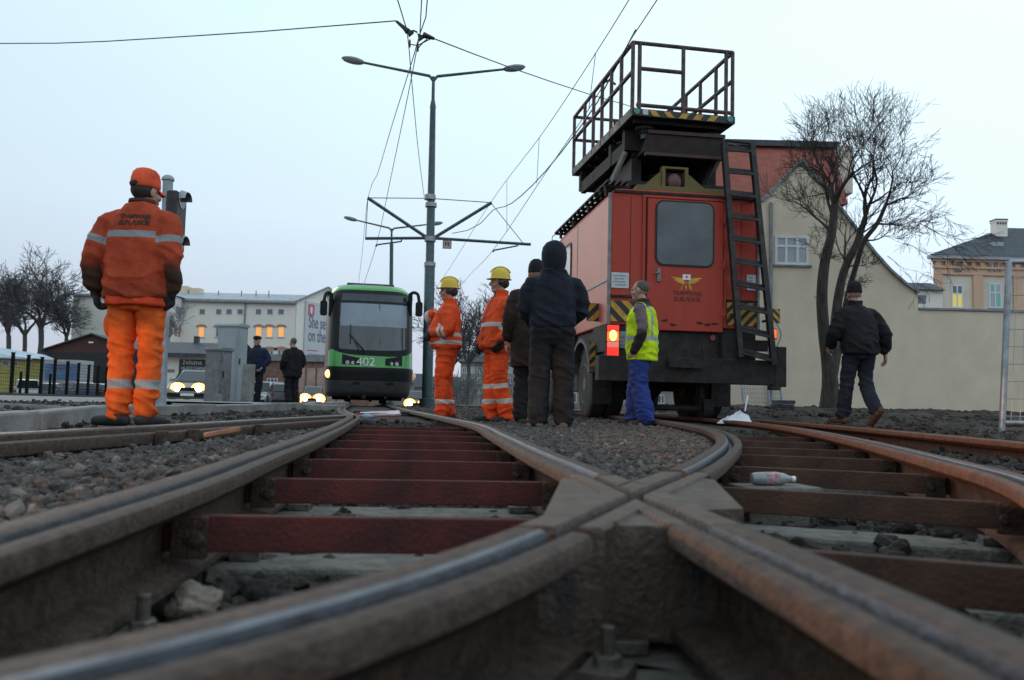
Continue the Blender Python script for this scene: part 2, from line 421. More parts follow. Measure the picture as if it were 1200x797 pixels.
# ------------------------------------------------------------------ gauge bars, sleepers, bolts
m_redbar = mat('gauge_bar_red', (.135, .030, .027), .75, .1, scale=5, bump=.3, bscale=90, col2=(.045, .020, .019), spec=.25)
m_brbar = mat('gauge_bar_brown', (.105, .050, .034), .75, .1, scale=5, bump=.3, bscale=90, col2=(.04, .025, .02), spec=.25)
m_conc = mat('sleeper_concrete', (.19, .17, .148), .9, var=.2, scale=14, bump=.6, bscale=60, col2=(.075, .066, .058))
m_bolt = mat('bolt_steel', (.22, .20, .18), .5, .6, scale=30, bump=.2, col2=(.10, .08, .065))
def tdir(path_x, y): return Vector((float(path_x(y + .1) - path_x(y - .1)), .2, 0)).normalized()
WORD = ['nearest', 'second nearest', 'third', 'fourth', 'fifth', 'sixth', 'seventh', 'eighth', 'ninth']
def bars(xl, xr, ys, m_, txt, grp, slack):
    for k, y in enumerate(ys):
        d = tdir(xl, y); nrm = Vector((d.y, -d.x, 0))
        p = Vector((float(xl(y)) + .013, y, 0)); 
        # walk across to the other rail along the normal
        q = p.copy(); 
        for _ in range(400):
            q = q + nrm * .004
            if q.x >= float(xr(q.y)) - .013: break
        t = thing('gauge_bar', txt % WORD[k], 'gauge bar', p, math.atan2(nrm.y, nrm.x), grp)
        ln = (q - p).length
        b = MB(); b.box((ln / 2, 0, -.024), (ln, .022, .075)); b.build('bar', m_, t, bevel=.003)
        for e in (.075, ln - .075):
            c = MB(); sg = 1 if e < .5 else -1
            c.box((e - sg * .02, -.021, -.03), (.07, .018, .085)); c.cyl((e, -.03, -.03), (e, -.05, -.03), .014, 6); c.build('lug', m_rust, t, bevel=.002)
bars(xL, xA, [1.78, 2.59, 3.40, 4.12, 4.88, 5.7, 6.5, 7.3], m_redbar, '%s red steel bar between the rails leading to the green tram', 'red gauge bars', 0)
bars(xB, xR, [1.66, 2.70, 3.62, 4.5, 5.3, 6.3, 7.2], m_brbar, '%s brown steel bar between the curved rail and the orange rail', 'brown gauge bars', 0)
def sleepers(xl, xr, ys, txt, grp):
    for k, y in enumerate(ys):
        d = tdir(xl, y); nrm = Vector((d.y, -d.x, 0))
        p = Vector((float(xl(y)), y, 0)); c = p + nrm * .5
        t = thing('concrete_sleeper', txt % WORD[k], 'sleeper', (c.x, c.y, -.222), math.atan2(nrm.y, nrm.x) , grp)
        b = MB()
        prof = [(-.13, -.08), (-.115, .085), (.115, .085), (.13, -.08)]
        b.prism(prof, -.98, .98, 'x'); b.build('sleeper_body', m_conc, t, bevel=.012)
        for sx in (-.5, .5):
            for s2 in (-.115, .115):
                cl = MB()
                cl.box((sx + s2, 0, .098), (.07, .08, .022)); cl.cyl((sx + s2, 0, .10), (sx + s2, 0, .125), .022, 6); cl.cyl((sx + s2, 0, .12), (sx + s2, 0, .165), .011, 10)
                cl.build('rail_clip', m_bolt, t, bevel=.002)
sleepers(xL, xA, [.62, 1.38, 2.10, 3.02, 3.85, 4.6, 5.4], '%s concrete sleeper under the tram rails and red bars', 'sleepers below the tram rails')
sleepers(xB, xR, [1.30, 2.12, 2.9, 3.75, 4.6, 5.5], '%s concrete sleeper under the brown bars right of the crossing', 'sleepers below the curved track')

# ------------------------------------------------------------------ ballast
def ico(sub):
    b = bmesh.new(); bmesh.ops.create_icosphere(b, subdivisions=sub, radius=1)
    v = np.array([tuple(q.co) for q in b.verts]); f = np.array([[q.index for q in p.verts] for p in b.faces]); b.free(); return v, f
rs = np.random.RandomState(5)
def scatter(n, xmin, xmax, ymin, ymax, test, size, sub, power=1.0, zmul=.65, sink=.35):
    u = rs.rand(n) ** power
    y = ymin + (ymax - ymin) * u; x = xmin + (xmax - xmin) * rs.rand(n)
    k = test(x, y); x, y = x[k], y[k]; n = len(x)
    z = groundz(x, y); s = size[0] + (size[1] - size[0]) * rs.rand(n) ** 2
    v, f = ico(sub)
    q = rs.randn(n, 4); q /= np.linalg.norm(q, axis=1)[:, None]; a, b, c, d = q.T
    Rm = np.stack([1 - 2 * (c * c + d * d), 2 * (b * c - a * d), 2 * (b * d + a * c), 2 * (b * c + a * d), 1 - 2 * (b * b + d * d), 2 * (c * d - a * b), 2 * (b * d - a * c), 2 * (c * d + a * b), 1 - 2 * (b * b + c * c)], 1).reshape(n, 3, 3)
    sc = np.stack([.7 + .6 * rs.rand(n), .7 + .5 * rs.rand(n), .45 + .4 * rs.rand(n)], 1)
    jit = 1 + .5 * (rs.rand(n, len(v)) - .5)
    P = v[None] * jit[:, :, None] * sc[:, None, :] * s[:, None, None]
    P = np.einsum('nij,nkj->nki', Rm, P); P[:, :, 2] *= .85
    P += np.stack([x, y, z + s * (rs.rand(n) * .9 - sink)], 1)[:, None, :]
    ff = f[None] + (np.arange(n) * len(v))[:, None, None]
    col = rs.rand(n)
    return P.reshape(-1, 3), ff.reshape(-1, 3), np.repeat(col, len(v))
def stones(name, parts, label, m_):
    Vs, Fs, Cs, k = [], [], [], 0
    for v, f, c in parts: Vs.append(v); Fs.append(f + k); Cs.append(c); k += len(v)
    me = bpy.data.meshes.new(name); np_mesh(me, np.concatenate(Vs), np.concatenate(Fs), False)
    at_ = me.attributes.new('tone', 'FLOAT', 'POINT'); at_.data.foreach_set('value', np.concatenate(Cs).astype(np.float32))
    me.materials.append(m_); o = bpy.data.objects.new(name, me); COL.objects.link(o); tag(o, label, name.replace('_', ' '), kind='stuff')
def stone_mat(name, a, b_, c):
    m = mat(name, a, .9, var=.3, scale=30, bump=.4, bscale=80, spec=.25)
    n, l = m.node_tree.nodes, m.node_tree.links
    at_ = n.new('ShaderNodeAttribute'); at_.attribute_name = 'tone'; rp = n.new('ShaderNodeValToRGB')
    e = rp.color_ramp.elements; e[0].color = (*b_, 1); e[1].color = (*c, 1); e[1].position = 1.0
    x = e.new(.55); x.color = (*a, 1); x = e.new(.9); x.color = (a[0] * 1.25, a[1] * 1.12, a[2] * 1.0, 1)
    l.new(at_.outputs['Fac'], rp.inputs[0])
    mix = n.new('ShaderNodeMixRGB'); mix.blend_type = 'MULTIPLY'; mix.inputs[0].default_value = .6
    src = n['Principled BSDF'].inputs['Base Color'].links[0].from_socket
    g = n.new('ShaderNodeMixRGB'); g.inputs[0].default_value = .5; l.new(rp.outputs[0], g.inputs[1]); l.new(src, g.inputs[2])
    l.new(g.outputs[0], n['Principled BSDF'].inputs['Base Color'])
    return m
m_grey = stone_mat('gravel_stone', (.095, .080, .075), (.024, .021, .021), (.32, .265, .24))
m_dark = stone_mat('dark_stone', (.045, .038, .034), (.018, .016, .015), (.115, .098, .088))
parts = [
    scatter(17000, -2.4, -.5, 1.0, 9, lambda x, y: (x > xF(y) + .12) & (x < xL(y) - .09), (.012, .034), 1, 1.0),
    scatter(42000, -.8, 1.8, 1.85, 9.5, lambda x, y: (x > xA(y) + .08) & (x < xB(y) - .08), (.009, .023), 1, 1.2),
    scatter(22000, -4.0, 2.2, 8.0, 22, lambda x, y: (x > xA(y) + .08) & (x < xB(y) - .1), (.014, .034), 1, 1.0),
    scatter(3500, -4.5, 2.5, 22, 45, lambda x, y: (x > xA(y) + .08) & (x < xB(y) - .1), (.03, .06), 1, 1.0),
]
stones('gravel', parts, 'grey crushed stone ballast lying between and beside the tracks', m_grey)
slp = lambda y: np.minimum.reduce([np.abs(y - q) for q in (.62, 1.38, 2.10, 3.02, 3.85, 4.6, 5.4)])
slk = lambda y: np.minimum.reduce([np.abs(y - q) for q in (1.30, 2.12, 2.9, 3.75, 4.6, 5.5)])
parts = [
    scatter(6500, -1.9, .45, .3, 9, lambda x, y: (x > xL(y) + .1) & (x < xA(y) - .1) & ((slp(y - (x + .2) * .15) > .11) | (rs.rand(len(x)) < .3)), (.014, .045), 2, 1.0),
    scatter(6000, -.2, 2.9, .3, 9, lambda x, y: (x > np.maximum(xB(y) + .1, xA(y) + .1)) & (x < xR(y) - .1) & ((slk(y + (x - xB(y)) * .35) > .12) | (rs.rand(len(x)) < .25)), (.014, .045), 2, 1.0),
    scatter(5000, .5, 5.5, .5, 12, lambda x, y: (x > xR(y) + .1), (.015, .05), 1, 1.0),
    scatter(12000, 3.2, 14, 10.5, 24.5, lambda x, y: (x > x3(np.minimum(y, 22)) + .3), (.012, .07), 1, 1.3, sink=.5),
    scatter(3000, -9, -1.75, 4.5, 16, lambda x, y: (x < xF(np.minimum(y, 8.8)) - .12) & (x < xL(y) - .15), (.015, .05), 1, 1.0, sink=.5),
    scatter(3000, -6, -1.7, 8.8, 22, lambda x, y: (x < xL(y) - .12) & (x > -3.4), (.015, .045), 1, 1.0),
]
stones('rubble', parts, 'dark broken stone and soil crumbs among the sleepers and on the soil bank', m_dark)
# single stones and a bottle that catch the eye close to the lens
def rock(label, c, r, m_, seed, name='stone', cat='stone'):
    b = bmesh.new(); bmesh.ops.create_icosphere(b, subdivisions=4, radius=1)
    for v in b.verts:
        k = 1 + .35 * noise.noise(v.co * 1.3 + Vector((seed, 0, 0))) + .12 * noise.noise(v.co * 4 + Vector((seed, 3, 0)))
        v.co = Vector((v.co.x * r[0], v.co.y * r[1], v.co.z * r[2])) * k
    me = bpy.data.meshes.new(name); b.to_mesh(me); b.free(); me.materials.append(m_)
    me.polygons.foreach_set('use_smooth', [True] * len(me.polygons)); me.set_sharp_from_angle(angle=R(25))
    o = bpy.data.objects.new(name, me); COL.objects.link(o); o.location = c; tag(o, label, cat); return o
m_rock = mat('brown_stone', (.23, .185, .15), .9, var=.3, scale=20, bump=.5, bscale=30)
m_blk = mat('black_clod', (.045, .04, .037), .95, var=.4, scale=25, bump=.9, bscale=30)
rock('brown stone lying inside the left rail near the lens', (-.60, 1.66, -.135), (.05, .045, .036), m_rock, 1)
for i, (x, y, s) in enumerate([(-.55, 1.45, .04), (-.50, 1.50, .03), (-.44, 1.72, .035), (-.56, 1.86, .03)]):
    rock('small black clod of earth lying inside the left rail by the brown stone', (x, y, -.15), (s * 1.4, s, s * .8), m_blk, 10 + i, 'earth_clod', 'clod')['group'] = 'earth clods by the rail'
rock('dark stone lying at the right edge behind the near brown bar', (1.10, 1.75, -.13), (.035, .03, .022), m_dark, 33)
b = MB()
pts = [(-.68, 1.30, -.15), (-.60, 1.37, -.135), (-.55, 1.46, -.13), (-.52, 1.55, -.14)]
b.tube(pts, [.006, .011, .010, .006], 7)
o = b.build('dead_root', m_blk, None, smooth=60); tag(o, 'black bent root lying along the foot of the left rail', 'root')
# reddish chip of wood on the gravel on the left
b = MB(); b.bar((-1.62, 4.55, .04), (-1.45, 4.62, .075), .05, .025); o = b.build('wood_chip', mat('chip', (.28, .14, .09), .8), None, bevel=.006); tag(o, 'reddish broken piece of wood lying on the gravel beside the left rail', 'wood chip')
# ------------------------------------------------------------------ street on the left: kerbs, asphalt, fence, cabinets, signal
m_asph = mat('asphalt', (.15, .148, .15), .7, var=.15, scale=3, bump=.35, bscale=90, col2=(.10, .10, .103))
m_kerb = mat('kerb_concrete', (.27, .265, .255), .85, var=.15, scale=5, bump=.4, bscale=40, col2=(.15, .145, .14))
m_galv = mat('galvanised', (.36, .375, .39), .5, .6, scale=12, col2=(.25, .26, .275))
m_black = mat('black_paint', (.018, .018, .02), .5, scale=10, var=.3)
m_rubber = mat('rubber', (.022, .021, .021), .85, scale=20, var=.3, bump=.2)
m_glass = mat('glass_dark', (.018, .022, .027), .08, var=.1, spec=.7)
m_white = mat('white_paint', (.72, .72, .70), .6, var=.08)
m_chrome = mat('chrome', (.6, .6, .62), .2, 1.0)
b = MB()
def road_strip(poly, zl, name):
    b = MB(); n_ = len(poly)
    b.add([(p[0], p[1], p[2]) for p in poly], [tuple(range(n_))]); o = b.build(name, m_asph); tag(o, kind='structure'); return o
def strip(left, right, name, m_, n_=40):
    l, r_ = spline(left, 1.0), spline(right, 1.0); b = MB(); rg = []
    for i in range(n_ + 1):
        t = i / n_; p = l[int(t * (len(l) - 1))]; q = r_[int(t * (len(r_) - 1))]; row = []
        for k in range(9):
            c = p.lerp(q, k / 8); row.append((c.x, c.y, float(groundz(c.x, c.y)) + (.07 if 0 < k < 8 else -.06)))
        rg.append(row)
    b.loft(rg, 0, False, False); o = b.build(name, m_, None, smooth=180); tag(o, kind='structure'); return o
strip([(-60, 13.2), (-30, 13.0), (-12, 12.8), (-7.2, 14.5), (-6.4, 22), (-7.5, 32), (-10, 46), (-14, 80)], [(-60, 24), (-32, 25), (-24, 27), (-19, 32), (-18, 40), (-19, 48), (-21, 60), (-24, 82)], 'road', m_asph)
strip([(-6.2, 14.6), (-5.5, 22), (-6.3, 30), (-8.4, 42), (-12, 78)], [(-4.15, 14.6), (-4.4, 18), (-5.6, 24), (-7.2, 31), (-10.6, 50)], 'pavement', mat('paving', (.27, .265, .255), .85, var=.15, scale=4, bump=.3))
# far side road to the right of the tram
strip([(-2.6, 30), (-4.5, 45), (-8, 70), (-12, 100)], [(3, 34), (1.5, 50), (0, 75), (-3, 105)], 'far_road', m_asph)
kp = spline([(-2.75, 3.6), (-3.05, 5.2), (-3.4, 6.6), (-3.72, 8.2), (-3.72, 10.4), (-3.62, 13.2), (-3.75, 17.5), (-4.2, 22)], .05)
acc = 0; seg = [kp[0]]; kb = []
for i in range(1, len(kp)):
    acc += (kp[i] - kp[i - 1]).length; 
    if acc >= 1.0: kb.append((seg[0], kp[i])); seg = [kp[i]]; acc = 0
for i, (p, q) in enumerate(kb):
    c = (p + q) / 2; d = q - p
    b = MB(); b.box((0, 0, 0), (d.length - .012, .15, .26)); 
    o = b.build('kerb_stone', m_kerb, None, bevel=.018); o.location = (c.x, c.y, .0 + rnd.uniform(-.012, .012)); o.rotation_euler = (rnd.uniform(-.03, .03), rnd.uniform(-.01, .01), math.atan2(d.y, d.x))
    tag(o, 'long pale kerb stone in the low row between the left rail and the street', 'kerb stone', 'kerb stones along the street')
b = MB(); b.box((0, 0, 0), (1.15, .7, .08)); o = b.build('concrete_slab', m_kerb, None, bevel=.012); o.location = at(70, 481, 10.2) + Vector((0, 0, .0)); o.rotation_euler = (R(-4), R(2), R(12)); tag(o, 'loose grey concrete slab lying tilted on the dirt near the fence', 'slab')
b = MB(); b.box((0, 0, 0), (1.5, .4, .22)); o = b.build('concrete_block', m_kerb, None, bevel=.015); o.location = at(352, 481, 15) ; o.rotation_euler = (0, 0, R(-6)); tag(o, 'low pale concrete block standing at the end of the kerb before the dark jacket man', 'concrete block')

# mesh fence with dark posts
m_fence = mat('fence_green_black', (.010, .012, .012), .8, scale=10, var=.3, spec=.1)
A0, A1 = at(-40, 457, 25.5), at(150, 462, 41)
def on_fence(px):
    d = at(px, 455, 1.0); k = d.x / d.y
    t = (k * A0.y - A0.x) / ((A1.x - A0.x) - k * (A1.y - A0.y)); return A0.lerp(A1, t)
f = thing('mesh_fence', 'black mesh panel fence with square posts along the street at the left', 'fence', (A0.x, A0.y, 0))
def post_(p, h_, w_):
    b = MB(); b.b2((p.x - w_ / 2, p.y - w_ / 2, -.4), (p.x + w_ / 2, p.y + w_ / 2, h_)); b.box((p.x, p.y, h_ + .01), (w_ + .02, w_ + .02, .03))
    b.v = [(x - A0.x, y - A0.y, z) for x, y, z in b.v]; b.build('fence_post', m_fence, f)
pxs = [-22, 13, 31.5, 47.5, 63, 78, 91, 103, 114, 124, 133, 141]
for i, px in enumerate(pxs):
    p = on_fence(px); post_(p, float(groundz(p.x, p.y)) + 1.52, .085)
b = MB(); P0, P1 = on_fence(-40), on_fence(148)
for k in range(11):
    z = .15 + .12 * k
    b.bar(P0 + Vector((0, 0, z - P0.z)), P1 + Vector((0, 0, z - P1.z - .15)), .008, .010)
n_ = 120
for k in range(n_):
    p = P0.lerp(P1, k / n_); b.b2((p.x - .003, p.y - .003, .0), (p.x + .003, p.y + .003, 1.32))
b.v = [(x - A0.x, y - A0.y, z) for x, y, z in b.v]; b.build('wire_mesh', m_fence, f)
b = MB(); b.bar(P0 + Vector((0, .1, .05 - P0.z)), P1 + Vector((0, .1, -.1 - P1.z)), .12, .16); b.v = [(x - A0.x, y - A0.y, z) for x, y, z in b.v]
b.build('plinth', mat('plinth_dark', (.07, .068, .065), .9), f)
for i, (px, py, h_) in enumerate([(23.5, 458, 1.05), (58, 457, 1.0)]):
    p = at(px, py, 33); b = MB(); b.cyl((0, 0, -.3), (0, 0, h_), .05, 10); b.ell((0, 0, h_), (.05, .05, .03), 10, 4)
    o = b.build('bollard', m_fence, None, smooth=40); o.location = (p.x, p.y, float(groundz(p.x, p.y))); tag(o, 'thin black bollard standing behind the mesh fence by the %s' % ('yellow hut' if i == 0 else 'blue painted container'), 'bollard')

# electrical cabinets
def cabinet(label, px0, px1, px2, pyt, pyb, Y, m_, rz):
    p = at((px0 + px1) / 2, pyb, Y); k = Y / F
    wd, dp, h_ = (px1 - px0) * k / math.cos(rz), .42, (pyb - pyt) * k
    t = thing('electric_cabinet', label, 'cabinet', (p.x, p.y, p.z), rz)
    b = MB(); b.b2((-wd / 2, 0, .12), (wd / 2, dp, h_ - .07)); b.build('housing', m_, t, bevel=.008)
    b = MB(); b.b2((-wd / 2 - .03, -.035, h_ - .07), (wd / 2 + .03, dp + .03, h_ - .03)); b.prism([(-.035, h_ - .03), (dp + .03, h_ - .03), (dp, h_), (.0, h_)], -wd / 2 - .03, wd / 2 + .03, 'x'); b.build('lid', m_, t)
    b = MB(); b.b2((-wd / 2 - .02, -.02, -.1), (wd / 2 + .02, dp + .02, .12)); b.build('base', m_kerb, t, bevel=.01)
    d = MB(); d.b2((wd / 2 + .001, .03, .16), (wd / 2 + .014, dp - .03, h_ - .12)); dd = d.build('door', m_, t, bevel=.003)
    d = MB(); d.b2((wd / 2 + .014, .06, h_ * .52), (wd / 2 + .035, .09, h_ * .52 + .13)); d.build('handle', m_black, dd)
    d = MB(); 
    for x in (-.5, .5) if wd > .55 else (0,): d.b2((x * wd - .004 if x else -wd * .3, -.003, .15), (x * wd + .004 if x else wd * .3, -.001, h_ - .1))
    d = MB(); d.b2((-wd * .44, -.012, .16), (wd * .44, -.001, h_ - .12)); d.build('front_panel', m_, t, bevel=.003)
    return t
m_cab = mat('cabinet_grey', (.33, .36, .385), .6, var=.10, scale=3, col2=(.27, .295, .315))
m_cab2 = mat('cabinet_dirty', (.20, .21, .22), .75, var=.3, scale=9, col2=(.12, .125, .13))
cabinet('tall pale grey electric cabinet left of the man in the blue jacket', 250, 276, 288, 379, 478, 19.6, m_cab, R(-14))
cabinet('short dirty grey electric cabinet in front of the tall pale cabinet', 237, 257, 263, 407, 480, 18.4, m_cab2, R(-14))
def slabpost(label, px, pyt, pyb, Y, w_, d_):
    p = at(px, pyb, Y); h_ = (pyb - pyt) * Y / F; b = MB(); b.b2((-w_ / 2, -d_ / 2, -.2), (w_ / 2, d_ / 2, h_)); b.b2((-w_ / 2 - .006, -d_ / 2 - .006, h_ * .22), (w_ / 2 + .006, d_ / 2 + .006, h_ * .235)); o = b.build('concrete_post', m_kerb, None, bevel=.012); o.location = p; o.rotation_euler = (0, R(1.5), R(-20)); tag(o, label, 'concrete post')
slabpost('pale concrete post hiding the legs of the man in the blue jacket', 288.5, 427, 481, 18.6, .22, .16)
slabpost('short stub of a concrete post before the dirty grey cabinet', 255, 462, 484, 16.5, .10, .1)

# tram signal seen from its side, behind the worker
p = at(187, 478, 9.5)
t = thing('tram_signal', 'grey signal post with a black two lamp head seen from the side behind the worker', 'signal post', (p.x, p.y, p.z - .02))
q = at(197, 208, 9.5) - p
m_sig = mat('signal_grey', (.30, .34, .37), .55, .3, scale=8)
b = MB(); b.tube([Vector((0, 0, 0)), q * .45, q * .46, q], [.068, .066, .058, .056], 20); b.tube([(0, 0, 0), (0, 0, .03)], [.13, .13], 16); b.build('post', m_sig, t, smooth=40)
b = MB(); b.ell(q, (.068, .068, .05), 16, 6, z0=0); b.tube([q - Vector((0, 0, .015)), q + Vector((0, 0, .006))], .07, 16); b.build('post_cap', m_galv, t, smooth=50)
c = at(206, 258, 9.5) - p
b = MB(); b.b2((c.x - .065, c.y - .15, c.z - .33), (c.x + .06, c.y + .15, c.z + .33)); h_ = b.build('signal_head', m_black, t, bevel=.02)
for dz in (.25, -.25):
    v = MB(); n_ = 14; ri = []
    for xx in (0, .075):
        ri.append([(c.x + .06 + xx, c.y + .11 * math.cos(a), c.z + dz + .11 * math.sin(a) * (1 if xx == 0 else .8)) for a in [PI * (.0 + k / (n_ - 1)) for k in range(n_)]] + [(c.x + .06 + xx, c.y + .104 * math.cos(a), c.z + dz + .104 * math.sin(a) * (1 if xx == 0 else .8)) for a in [PI * (1 - k / (n_ - 1)) for k in range(n_)]])
    v.loft(ri); v.build('visor', m_galv, h_, smooth=40)
    v = MB(); v.cyl((c.x + .058, c.y, c.z + dz), (c.x + .066, c.y, c.z + dz), .1, 20); v.build('lens', m_glass, h_, smooth=40)
for dz in (.3, -.3):
    v = MB(); v.bar((c.x - .05, c.y, c.z + dz), (c.x - .14, c.y, c.z + dz), .03, .03); v.build('bracket', m_galv, t)

# ------------------------------------------------------------------ street lamps and overhead line
m_pole = mat('pole_green_grey', (.055, .09, .10), .5, .2, scale=8)
m_lampb = mat('lamp_body', (.20, .23, .25), .5, .3)
m_lens = mat('lamp_glass', (.30, .32, .34), .25, var=.05)
m_wire = mat('wire_dark', (.11, .12, .14), .6, .3)
def lamp(label, base, joint, Lh, Rh, r0, r1, grp='double armed street lamps'):
    t = thing('street_lamp', label, 'street lamp', base, 0, grp)
    J = joint - base; zj = J.z
    b = MB(); prf = [(0, r0 * 1.5), (.25, r0 * 1.5), (.27, r0), (zj * .42, r0), (zj * .425, r0 * .82), (zj * .60, r0 * .80), (zj * .605, r0 * .72), (zj * .90, r1), (zj * .905, r1 * 1.12), (zj * .93, r1 * .6), (zj, r1 * .55)]
    b.tube([Vector((J.x * z / zj, J.y * z / zj, z)) for z, _ in prf], [r for _, r in prf], 16); pl = b.build('pole', m_pole, t, smooth=35)
    for k in (.425, .605):
        c = MB(); c.tube([(J.x * k, 0, zj * k - .06), (J.x * k, 0, zj * k + .06)], r0 * 1.12, 16); c.build('collar', m_galv, pl, smooth=35)
    for E_ in (Lh, Rh):
        e = E_ - base; d = (e - J).normalized(); b = MB()
        b.tube([J - Vector((0, 0, .12)), J + d * .12, e - d * .3], [.055, .045, .035], 10); arm = b.build('lamp_arm', m_pole, t, smooth=40)
        h_ = MB(); x = Vector((d.x, d.y, d.z)); side = x.cross(Vector((0, 0, 1))).normalized(); up = side.cross(x)
        mt = Matrix((x, side, up)).transposed().to_4x4()
        h_.ell(e, (.36, .17, .10), 16, 8, mtx=mt, z0=-.1); hd = h_.build('lamp_head', m_lampb, t, smooth=60)
        g = MB(); g.ell(e - up * .015, (.33, .15, .085), 16, 6, mtx=mt, z1=0); g.build('lamp_glass', m_lens, hd, smooth=60)
    return t
LB = at(500.5, 472, 25); LB.z = .0
LJ = at(508, 90, 25)
lmp = lamp('nearer tall street lamp with two arms, its pole also carrying the overhead wires', LB, LJ, at(414, 71, 24.8), at(602.5, 80, 25.3), .155, .085)
LB2 = at(457.5, 466, 42); LB2.z = -.2
lamp('farther street lamp with two arms standing behind the green tram', LB2, at(459, 268, 42), at(411, 256.5, 41.8), at(511, 262, 42.3), .14, .09)
# brackets for the wires: thing of their own clamped to the pole
t = thing('wire_bracket', 'pair of horizontal booms with slanting struts holding tram wires on the lamp pole', 'wire bracket', at(504, 280, 25))
o0 = Vector(t.location)
def rel(px, py, Y=25): return at(px, py, Y) - o0
b = MB(); b.tube([rel(503, 279), rel(428, 279.5, 24.8)], .045, 8); b.build('boom', m_pole, t, smooth=40)
b = MB(); b.tube([rel(506, 279), rel(622, 286.5, 25.3)], .045, 8); b.build('boom', m_pole, t, smooth=40)
b = MB(); b.tube([rel(504, 281), rel(431, 232, 24.8)], .05, 8); b.build('strut', m_pole, t, smooth=40)
b = MB(); b.tube([rel(505, 281), rel(576, 237.5, 25.2)], .05, 8); b.build('strut', m_pole, t, smooth=40)
b = MB(); b.tube([rel(431, 232, 24.8), rel(503, 232.5), rel(575, 237.5, 25.2)], .014, 5); b.build('stay_rod', m_wire, t)
b = MB(); b.tube([rel(431, 232, 24.8), rel(428.5, 279.5, 24.8)], .012, 5); b.build('hanger', m_wire, t)
b = MB(); b.tube([rel(575, 237.5, 25.2), rel(613, 285, 25.3)], .012, 5); b.build('hanger', m_wire, t)
for (a, c) in (((470.5, 283), (441, 287)), ((607, 288), (578, 293.5))):
    b = MB(); b.tube([rel(a[0], a[1] - 3, 25), rel(*a, 25)], .02, 6); b.tube([rel(*a, 25), rel(*c, 25)], .024, 6); b.tube([rel(*c, 25), rel(c[0], c[1] + 2, 25)], .03, 6); b.build('steady_arm', m_wire, t)
for y in (231.5, 280.5):
    c = rel(504, y); b = MB(); b.tube([c - Vector((0, 0, .07)), c + Vector((0, 0, .07))], .17, 16); b.build('clamp', m_galv, t, smooth=35)
p = at(524, 286.5, 24.9)
s = thing('square_sign', 'small square red bordered sign hanging under the right boom of the pole', 'sign', p)
b = MB(); b.b2((-.13, -.01, -.13), (.13, .01, .13)); b.build('plate', mat('sign_grey', (.42, .40, .40), .6), s, bevel=.01)
b = MB()
for q in ((-.13, -.13, .13, -.10), (-.13, .10, .13, .13), (-.13, -.10, -.10, .10), (.10, -.10, .13, .10)): b.b2((q[0], -.014, q[1]), (q[2], -.011, q[3]))
b.build('border', mat('sign_red', (.28, .10, .09), .6), s)
b = MB()
for q in ((-.06, -.05, -.03, .05), (.03, -.05, .06, .05), (-.03, -.012, .03, .012), (-.06, .055, .06, .07)): b.b2((q[0], -.014, q[1]), (q[2], -.011, q[3]))
b.build('symbol', m_black, s)

def wire(label, pts, r=.008, cat='overhead wire', name='overhead_wire', grp=None, sag=0):
    P = [Vector(p) for p in pts]
    if P[0].y < 10.6 and P[0].z > 3.5: P = [P[0] + Vector((P[0].x - P[1].x, P[0].y - P[1].y, 0)).normalized() * q - Vector((0, 0, 0)) for q in (26, 12, 5)] + P     # on over the camera to the next mast
    if len(P) > 2: P = spline(P, 1.0)
    elif sag:
        a, c = P; P = [a.lerp(c, k / 12) - Vector((0, 0, sag * 4 * (k / 12) * (1 - k / 12))) for k in range(13)]
    b = MB(); b.tube(P, r, 5); o = b.build(name, m_wire, None, smooth=180); return tag(o, label, cat, grp)
J1, J2 = at(480, 40, 11.2), at(492, 42, 11.2)
wire('thin span wire from the left edge of the sky to the insulators above the lamp', [at(-330, 38, 16), at(0, 51, 14), at(230, 42, 12.4), at(464, 24.5, 11.2)], .009)
wire('thin span wire running right from the insulators, passing behind the platform railing', [at(509, 45.5, 11.2), at(600, 80, 13), at(692, 111, 15.4), at(760, 132, 18.5), at(893, 182, 25.2)], .009)
# insulator set where the wires cross
t = thing('wire_insulator', 'cluster of dark insulators and clamps where wires cross above the lamp', 'insulator', at(486, 42, 11.2)); o0 = Vector(t.location)
def rl(px, py, Y=11.2): return at(px, py, Y) - o0
b = MB(); b.tube([rl(464.5, 25), rl(474, 33), rl(478, 37)], [.018, .03, .045], 8); b.build('rod_insulator', m_black, t, smooth=50)
b = MB(); b.tube([rl(496, 41), rl(509, 45.5)], [.045, .02], 8); b.build('rod_insulator', m_black, t, smooth=50)
b = MB(); b.prism([(rl(476, 34).x, rl(476, 34).z), (rl(485, 38).x, rl(485, 38).z), (rl(479, 43).x, rl(479, 43).z)], -.03, .03); b.build('hanger_plate', m_black, t)
b = MB(); b.prism([(rl(489, 40).x, rl(489, 40).z), (rl(498, 43).x, rl(498, 43).z), (rl(491, 48).x, rl(491, 48).z)], -.03, .03); b.build('hanger_plate', m_black, t)
b = MB(); b.tube([rl(478, 37), rl(485, 36), rl(489, 38)], .012, 6); b.build('link', m_black, t)
b = MB(); b.tube(spline([rl(480, 52), rl(490, 53), rl(498, 48), rl(505, 42), rl(506, 45), rl(496, 50), rl(490, 57)], .05), .008, 5); b.build('jumper_cable', m_black, t)
b = MB(); b.b2(tuple(rl(479, 54)), tuple(rl(481.5, 48, 11.25))); b.b2(tuple(rl(488.5, 59)), tuple(rl(491, 53, 11.25))); b.build('wire_clamp', m_black, t)
